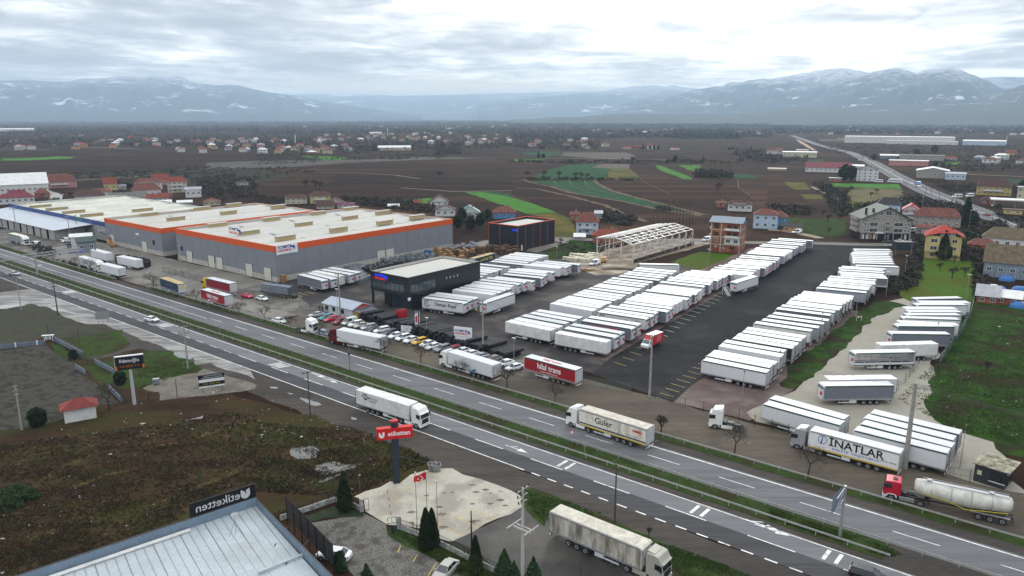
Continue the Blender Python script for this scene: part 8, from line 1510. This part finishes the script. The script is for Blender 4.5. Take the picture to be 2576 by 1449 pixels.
# minarets and pylons on the plain
for f,x,y,h_,l_ in ((h2,95,760,24,'white minaret rising behind the dark firs'),(h2,398,825,24,'white minaret in front of the village roofs'),(h2,1325,725,26,'slim minaret in the middle of the far village'),(h2,1915,690,26,'minaret at the far end of the village'),(h3,497,645,40,'dark mast standing on the plain'),(h4,2395,825,22,'pale tank tower beside the blue crates')):
 q = G(*f(x,y)); rt = thing('minaret' if 'minaret' in l_ else 'tower',l_,'minaret' if 'minaret' in l_ else 'mast',q,0); part('shaft',MB().tube((0,0,0),(0,0,h_ * .8),1.1 if 'minaret' in l_ else .8,.9 if 'minaret' in l_ else .4,n=8),WC['white'] if 'dark' not in l_ else dark,rt)
 if 'minaret' in l_: part('balcony',MB().tube((0,0,h_ * .62),(0,0,h_ * .66),1.5,n=8),WC['white'],rt); part('spire',MB().tube((0,0,h_ * .8),(0,0,h_),1.0,.05,n=8),RC['bluegrey'],rt)
for i,(u,v) in enumerate(((2092,178),(2124,174),(2028,184),(2506,196))):
 D_ = 25000 if i < 3 else 31500; x = u - 1288; az_ = atan2(x,F * cos(PITCH) - (v - 724.5) * sin(PITCH)); z0 = CAMH + (HOR - v) / F * D_ - 45; rt = thing('wind_turbine',['wind turbine on the highest crest of the big mountain','second wind turbine right beside it on the crest','wind turbine on the shoulder of the big mountain','wind turbine on the pale ridge at the edge'][i],'wind turbine',(sin(az_) * D_,cos(az_) * D_),-az_,'wind turbines on the mountains',z0)
 part('tower',MB().tube((0,0,0),(0,0,170),4.6,3,n=6),RC['white'],rt)
 for k in range(3): part('blade',MB().tube((0,-3,170),(cos(k * 2.1 + i) * 85,-3,170 + sin(k * 2.1 + i) * 85),3.5,.8,n=4),RC['white'],rt)
# ---------------------------------------------------------------- far villages: every house its own
rv = random.Random(41); taken = []; cnt = 0
wcs = ['white'] * 8 + ['cream'] * 3 + ['pink','lblue','orange','yellow','brick']; rcs = ['red'] * 6 + ['brick'] * 6 + ['white'] * 2 + ['scarlet','maroon','dark','grey']
FM = {}
def farhouse(q,wl,rf,W_,D_,H_,label,grp,rz):
 k = (wl,rf,W_,D_,H_)
 if k not in FM:
  wb = MB().box(-W_ / 2,W_ / 2,-D_ / 2,D_ / 2,-.2,H_)
  e = .7; i_ = min(W_,D_) / 2; r_ = MB().add([(-W_ / 2 - e,-D_ / 2 - e,H_),(W_ / 2 + e,-D_ / 2 - e,H_),(W_ / 2 + e,D_ / 2 + e,H_),(-W_ / 2 - e,D_ / 2 + e,H_),(-W_ / 2 + i_ - e,0,H_ + 2.4),(W_ / 2 - i_ + e,0,H_ + 2.4)],[(0,1,5,4),(1,2,5),(2,3,4,5),(3,0,4),(3,2,1,0)])
  wi = MB(); fl = int(H_ / 2.8)
  for f_ in range(fl):
   for j in range(3): wi.box(-W_ / 2 + W_ * (j + .3) / 3,-W_ / 2 + W_ * (j + .7) / 3,-D_ / 2 - .06,-D_ / 2,2.8 * f_ + .9,2.8 * f_ + 2.1); wi.box(W_ / 2,W_ / 2 + .06,-D_ / 2 + D_ * (j + .3) / 3,-D_ / 2 + D_ * (j + .7) / 3,2.8 * f_ + .9,2.8 * f_ + 2.1)
  FM[k] = (wb.mesh('wall',WC[wl]),r_.mesh('roof',RC[rf]),wi.mesh('windows',P('far window',(.06,.06,.07))))
 rt = thing('house',label,'house',q,rz,grp)
 for n_,me in zip(('wall','roof','window'),FM[k]): ob(n_,me,rt)
 return rt
regs = [('on the open plain edge',h1,[(0,830),(500,870),(1100,780),(1150,860),(300,890),(0,890)],8,1.1),('among thin trees',h1,[(0,740),(1500,740),(1900,830),(1600,860),(0,800)],14,1.),('in village below the firs',h1,[(1350,830),(1880,790),(2576,770),(2576,915),(1900,915),(1700,890)],30,1.),('in village around the minaret',h2,[(0,780),(480,800),(880,800),(1000,890),(700,925),(0,925)],30,1.),
  ('in village past the minarets',h2,[(500,730),(1100,720),(1900,700),(2576,740),(2576,830),(1900,840),(1600,800),(1000,800),(600,790)],62,.9),('scattered along the tree belt',h3,[(0,790),(180,800),(860,770),(860,870),(0,860)],12,1.1),('along the lane of white houses',h3,[(900,840),(1780,850),(1780,885),(900,890)],6,1.2),('far out beneath the foothills',h3,[(800,680),(1700,680),(2576,700),(2576,740),(1700,720),(800,730)],22,1.2),('beneath the mountain foot',h4,[(0,690),(1100,640),(2576,640),(2576,740),(1100,720),(0,730)],30,1.3),
  ('near the far road bend',h4,[(0,890),(140,880),(140,950),(0,950)],3,1.1),('in the fields beyond the workshops',h4,[(1750,950),(2576,930),(2576,1040),(1750,1000)],8,1.1),('in the misty tree belt',h2,[(0,640),(2576,610),(2576,680),(0,700)],16,1.3)]
for rn_,f,poly,n_,sc0 in regs:
 lst = []; t = 0
 while len(lst) < n_ and t < 3000:
  t += 1; x = rv.uniform(min(p[0] for p in poly),max(p[0] for p in poly)); y = rv.uniform(min(p[1] for p in poly),max(p[1] for p in poly)); ins = False
  for (x0,y0),(x1,y1) in zip(poly,poly[1:] + poly[:1]):
   if (y0 > y) != (y1 > y) and x < (x1 - x0) * (y - y0) / (y1 - y0) + x0: ins = not ins
  if not ins: continue
  q = G(*f(x,y)); gap = 13 + q.length * .006
  if any((q - p).length < gap for p in taken): continue
  taken.append(q); lst.append((x,q,rv.choice(wcs),rv.choice(rcs)))
 lst.sort(key=lambda a: a[0]); seen = {}
 for x,q,wl,rf in lst:
  seen.setdefault((wl,rf),[]).append((x,q))
 for (wl,rf),L_ in seen.items():
  for i,(x,q) in enumerate(L_):
   tag_ = '' if len(L_) == 1 else f', {ordw(i)} from left'
   wn = {'lblue': 'pale blue','brick': 'brick'}.get(wl,wl); rnm = {'brick': 'rusty','grey': 'grey sheet','white': 'white sheet'}.get(rf,rf)
   farhouse(q,wl,rf,rv.choice((9,11,13)) * sc0,rv.choice((8,9)) * 1.,rv.choice((3.2,5.8,5.8)),f'small {wn} house, {rnm} roof, {rn_}{tag_}','houses of the far villages',rv.uniform(-.6,.6))
# dark fir groups of the village
fi = 0; FT = sorted([f(x,y) for f,pts in ((h1,[(1290,740),(1330,745),(1370,745),(1410,745),(1450,745),(1520,748),(1550,750),(575,790),(565,800),(740,780),(830,785),(800,790),(1860,780),(1960,770),(2020,775),(2080,775),(2130,770),(2180,772),(2240,775),(2300,770),(2360,772),(2410,768),(2480,820)]),(h2,[(20,820),(60,825),(100,828),(150,825),(190,822),(230,825),(265,820),(310,815),(350,815),(400,790),(460,790),(500,785),(540,780),(1050,870),(1340,790),(1190,890),(1760,660),(2160,780),(1380,660),(1430,665)]),(h3,[(268,960),(315,962),(1320,870),(1390,875),(1430,875),(1470,872),(1925,1000),(2400,900),(780,845),(1640,1000),(1240,690),(1280,690),(1180,680)]),(h4,[(640,700),(60,700),(770,690),(700,700)])) for x,y in pts])
for p_ in FT:
  fi += 1; tree('fir_tree',CN if fi % 3 else EV,G(*p_),f'dark evergreen among the far villages, {ordw(fi - 1)} from the left','tree','dark evergreens of the far villages',(.62 if fi % 2 else .8),fi)
# ---------------------------------------------------------------- masses nobody could count
def mass(name,label,regions,mat_,tri=9,seed=1):
 rn = random.Random(seed); V = []; Fc = []
 for f,poly,n_,w_,h_ in regions:
  xs = [p[0] for p in poly]; ys = [p[1] for p in poly]; c_ = 0; t = 0
  while c_ < n_ and t < n_ * 20:
   t += 1; x,y = rn.uniform(min(xs),max(xs)),rn.uniform(min(ys),max(ys)); ins = False
   for (x0,y0),(x1,y1) in zip(poly,poly[1:] + poly[:1]):
    if (y0 > y) != (y1 > y) and x < (x1 - x0) * (y - y0) / (y1 - y0) + x0: ins = not ins
   if not ins: continue
   c_ += 1; q = G(*f(x,y)); ww = w_ * rn.uniform(.5,1.3); hh = h_ * rn.uniform(.5,1.25)
   for _ in range(tri):
    a = rn.random() * 6.28; r = ww * rn.random() ** .6; z = hh * (.12 + .8 * rn.random() * (1 - .5 * (r / ww) ** 2)); cx,cy_ = q.x + cos(a) * r,q.y + sin(a) * r; s_ = (ww + hh) * .21
    o_ = len(V)
    for k in range(3): V.append((cx + rn.uniform(-1,1) * s_,cy_ + rn.uniform(-1,1) * s_,max(0,z + rn.uniform(-1,1) * s_ * .75)))
    Fc.append((o_,o_ + 1,o_ + 2))
 me = bpy.data.meshes.new(name); me.from_pydata(V,[],Fc); me.materials.append(mat_); return ob(name,me,kind='stuff',label=label)
Pg = lambda *p: list(p)
mass('woodland','hazy bare woodland covering the far plain',[(h1,[(0,568),(2576,568),(2576,610),(0,610)],1500,45,10),(h1,[(0,600),(2576,600),(2576,700),(0,720)],2400,16,8),(h2,[(0,572),(2576,580),(2576,620),(0,620)],1500,42,10),(h2,[(0,610),(2576,610),(2576,720),(0,720)],2600,14,8),(h3,[(0,600),(1300,590),(2576,600),(2576,650),(0,640)],1500,36,9),(h3,[(0,640),(2576,650),(2576,760),(1620,760),(0,780)],2200,13,8),(h4,[(0,640),(2576,600),(2576,720),(0,720)],1900,20,9),(h3,[(1620,690),(2200,680),(2300,770),(1620,770)],800,9,12)],farw,8,3)
mass('village_trees','bare trees and hedges between the far houses',[(h1,[(0,700),(2576,720),(2576,880),(1700,850),(0,860)],1500,5,6),(h2,[(0,720),(2576,700),(2576,860),(1100,900),(0,900)],2000,5,6),(h3,[(0,720),(900,760),(860,890),(0,870)],500,5,6),(h2,[(1800,830),(2040,830),(2060,930),(1840,930)],110,6,9),(h4,[(500,810),(2576,830),(2576,1090),(1600,1090),(900,960),(500,870)],700,5,3),(h4,[(0,950),(400,960),(400,1010),(0,1020)],90,4,5),(h3,[(2200,880),(2576,900),(2576,1010),(2300,1000)],120,5,6),(h2,[(0,900),(1100,900),(1900,930),(1900,970),(900,990),(0,1040)],320,5,2.5)],M('village brush',(.0462,.0364,.0336),.95,.35,.05,c3=(.0315,.0385,.0224),small=.6),9,4)
mass('hedgerow','brown scrub and hedges between the fields',[(h1,[(0,1130),(900,1110),(2000,1050),(2500,1060),(2350,1120),(2420,1200),(2250,1280),(2000,1300),(1900,1160),(800,1180),(0,1200)],420,2.2,1.8),(h2,[(0,1060),(480,1045),(700,1130),(350,1120),(0,1180)],60,2.4,1.6),(a1,[(1950,60),(2576,20),(2576,250),(2250,260),(2000,200)],160,2.5,3.2),(a2,[(0,200),(300,240),(300,290),(0,290)],40,2,2),(a2,[(880,230),(1500,260),(1700,300),(2000,400),(1400,350),(900,280)],220,2.2,2.4),(h3,[(160,1160),(800,1165),(1300,1175),(1300,1190),(160,1185)],110,2,2),(h3,[(0,985),(1900,985),(2400,1010),(1400,1025),(0,1010)],190,3,2.4),(h3,[(1850,1120),(2220,1130),(2220,1160),(1850,1160)],60,3,6),(a3,[(850,380),(1250,430),(1200,520),(900,480)],90,2.2,3),(a3,[(1450,325),(1600,325),(1600,365),(1450,365)],26,2,1.6),(a4,[(430,60),(620,110),(820,240),(830,420),(680,420),(560,200)],130,2.4,3.2),(a4,[(0,300),(460,330),(440,410),(0,400)],110,2.2,2),(a4,[(820,330),(1500,230),(1980,330),(1950,440),(1500,400),(1200,330)],260,2.6,3.0),(a4,[(1350,180),(1560,240),(1900,350),(1500,330)],70,2,2.5),(a4,[(1500,600),(1570,700),(1480,1100),(1340,1200),(1420,900)],130,1.6,3.2),(a4,[(1160,1100),(1330,1000),(1300,1200),(1180,1220)],60,1.2,1.2),(a4,[(2000,560),(2350,480),(2380,560),(2200,640),(2200,760),(1960,900)],210,2.4,3),(a4,[(2060,850),(2200,900),(2200,1200),(2100,1280)],70,1.5,3),(a4,[(1600,60),(2576,130),(2576,200),(1800,160)],160,3,1.6),(a4,[(2300,400),(2576,450),(2576,560),(2400,460)],40,2,2),(cL,[(420,350),(760,420),(800,520),(560,520)],40,1.2,1.6),(cL,[(540,540),(1400,700),(1500,760),(800,600)],36,.8,1.2),(a1,[(1150,90),(1400,120),(1380,280),(1130,300)],40,2,3.5),(a1,[(380,240),(620,260),(560,290),(380,285)],24,2,2.5),(a3,[(420,660),(840,690),(840,780),(560,830)],90,.8,.7)],scrubm,26,6)
def tufts(name,label,regions,mat_,seed,hgt=.22):
 rn = random.Random(seed); V = []; Fc = []
 for f,poly,n_ in regions:
  xs = [p[0] for p in poly]; ys = [p[1] for p in poly]; c_ = 0; t = 0
  while c_ < n_ and t < n_ * 20:
   t += 1; x,y = rn.uniform(min(xs),max(xs)),rn.uniform(min(ys),max(ys)); ins = False
   for (x0,y0),(x1,y1) in zip(poly,poly[1:] + poly[:1]):
    if (y0 > y) != (y1 > y) and x < (x1 - x0) * (y - y0) / (y1 - y0) + x0: ins = not ins
   if not ins: continue
   c_ += 1; q = G(*f(x,y));
   if noise.noise(Vector((q.x * .16,q.y * .3,seed))) + rn.uniform(-.6,.6) < 0: continue
   for _ in range(5):
    a = rn.random() * 6.3; r = rn.random() * .3; w_ = .05 + rn.random() * .06; b_ = rn.random() * 6.3; h_ = hgt * rn.uniform(.5,1.6); o_ = len(V); cx,cy_ = q.x + cos(a) * r,q.y + sin(a) * r
    V += [(cx - cos(b_) * w_,cy_ - sin(b_) * w_,0),(cx + cos(b_) * w_,cy_ + sin(b_) * w_,0),(cx + rn.uniform(-.15,.15),cy_ + rn.uniform(-.15,.15),h_)]; Fc.append((o_,o_ + 1,o_ + 2))
 me = bpy.data.meshes.new(name); me.from_pydata(V,[],Fc); me.materials.append(mat_); return ob(name,me,kind='stuff',label=label)
wpoly = [(0,120),(1000,0),(2300,-200),(2576,-160),(2576,500),(1900,750),(1800,880),(150,1449),(0,1449)]
tufts('dry_weeds','dry brown weeds over the waste ground',[(d1,wpoly,12000),(d2,[(0,-100),(1100,0),(1800,290),(1500,400),(1100,590),(800,650),(0,600)],5500)],M('dry weed stems',(.06,.036,.018),.95,.4,.5,c3=(.028,.02,.011)),3)
tufts('grass','green grass tufts in waste ground, verges and meadow',[(d1,wpoly,5000),(d2,[(0,-100),(1100,0),(1800,290),(1500,400),(1100,590),(0,600)],3500),(b1,[(1350,620),(1900,600),(2020,690),(1440,880)],1500),(d3,[(1500,1100),(2400,1449),(1700,1449),(1400,1150)],2500),(d3,[(60,590),(400,640),(900,820),(300,900)],1500),(b4,[(1900,400),(2576,100),(2576,1449),(1950,1340),(1300,1000)],9000),(d4,[(0,760),(1300,1200),(1350,1260),(1150,1250),(0,870)],3000),(d2,[(1330,960),(2120,1290),(2400,1449),(2100,1449),(1700,1230)],1500)],M('green tuft',(.04,.075,.012),.9,.4,.6),9,.17)
def litter():
 rn = random.Random(77); mb = MB();
 for f,poly,n_,s_ in ((d1,wpoly,120,.1),(d2,[(0,-100),(1100,0),(1800,290),(1500,400),(1100,590),(0,600)],80,.1),(b1,[(300,1300),(2500,800),(2576,1449),(0,1449)],90,.14),(b4,[(1900,400),(2576,100),(2576,1449),(1950,1340),(1400,1000)],60,.16),(b2,[(0,900),(700,1150),(1200,1449),(0,1449)],70,.12),(b3,[(0,960),(2500,1449),(1500,1449)],40,.09)):
  xs = [p[0] for p in poly]; ys = [p[1] for p in poly]; c_ = 0
  while c_ < n_:
   x,y = rn.uniform(min(xs),max(xs)),rn.uniform(min(ys),max(ys)); ins = False
   for (x0,y0),(x1,y1) in zip(poly,poly[1:] + poly[:1]):
    if (y0 > y) != (y1 > y) and x < (x1 - x0) * (y - y0) / (y1 - y0) + x0: ins = not ins
   if not ins: continue
   c_ += 1; q = G(*f(x,y)); r = s_ * rn.uniform(.5,1.5) * (3 if rn.random() < .03 else 1); a = rn.random() * 3; mi_ = 0 if rn.random() < .93 else rn.choice((1,2))
   vs = [(q.x + cos(a + i * 1.57 + rn.uniform(-.4,.4)) * r * rn.uniform(.6,1.2),q.y + sin(a + i * 1.57) * r * rn.uniform(.5,1.1),.06 + rn.random() * .12) for i in range(4)]; mb.add(vs,[(0,1,2),(0,2,3)],mi_)
 ob('litter',mb.mesh('litter',[P('litter white',(.36,.36,.35),.8),P('litter blue',(.1,.25,.45)),P('litter red',(.5,.05,.08))]),kind='stuff',label='scraps of white litter strewn over the waste ground')
litter()
bpy.context.view_layer.update()
dg = bpy.context.evaluated_depsgraph_get()
for o in [o for o in col.objects if o.type == 'FONT']:
 me = bpy.data.meshes.new_from_object(o.evaluated_get(dg)); n_ = o.name; c = bpy.data.objects.new('lettering',me); col.objects.link(c); c.parent = o.parent; c.location = o.location; c.rotation_euler = o.rotation_euler; c.scale = o.scale
 bpy.data.objects.remove(o)
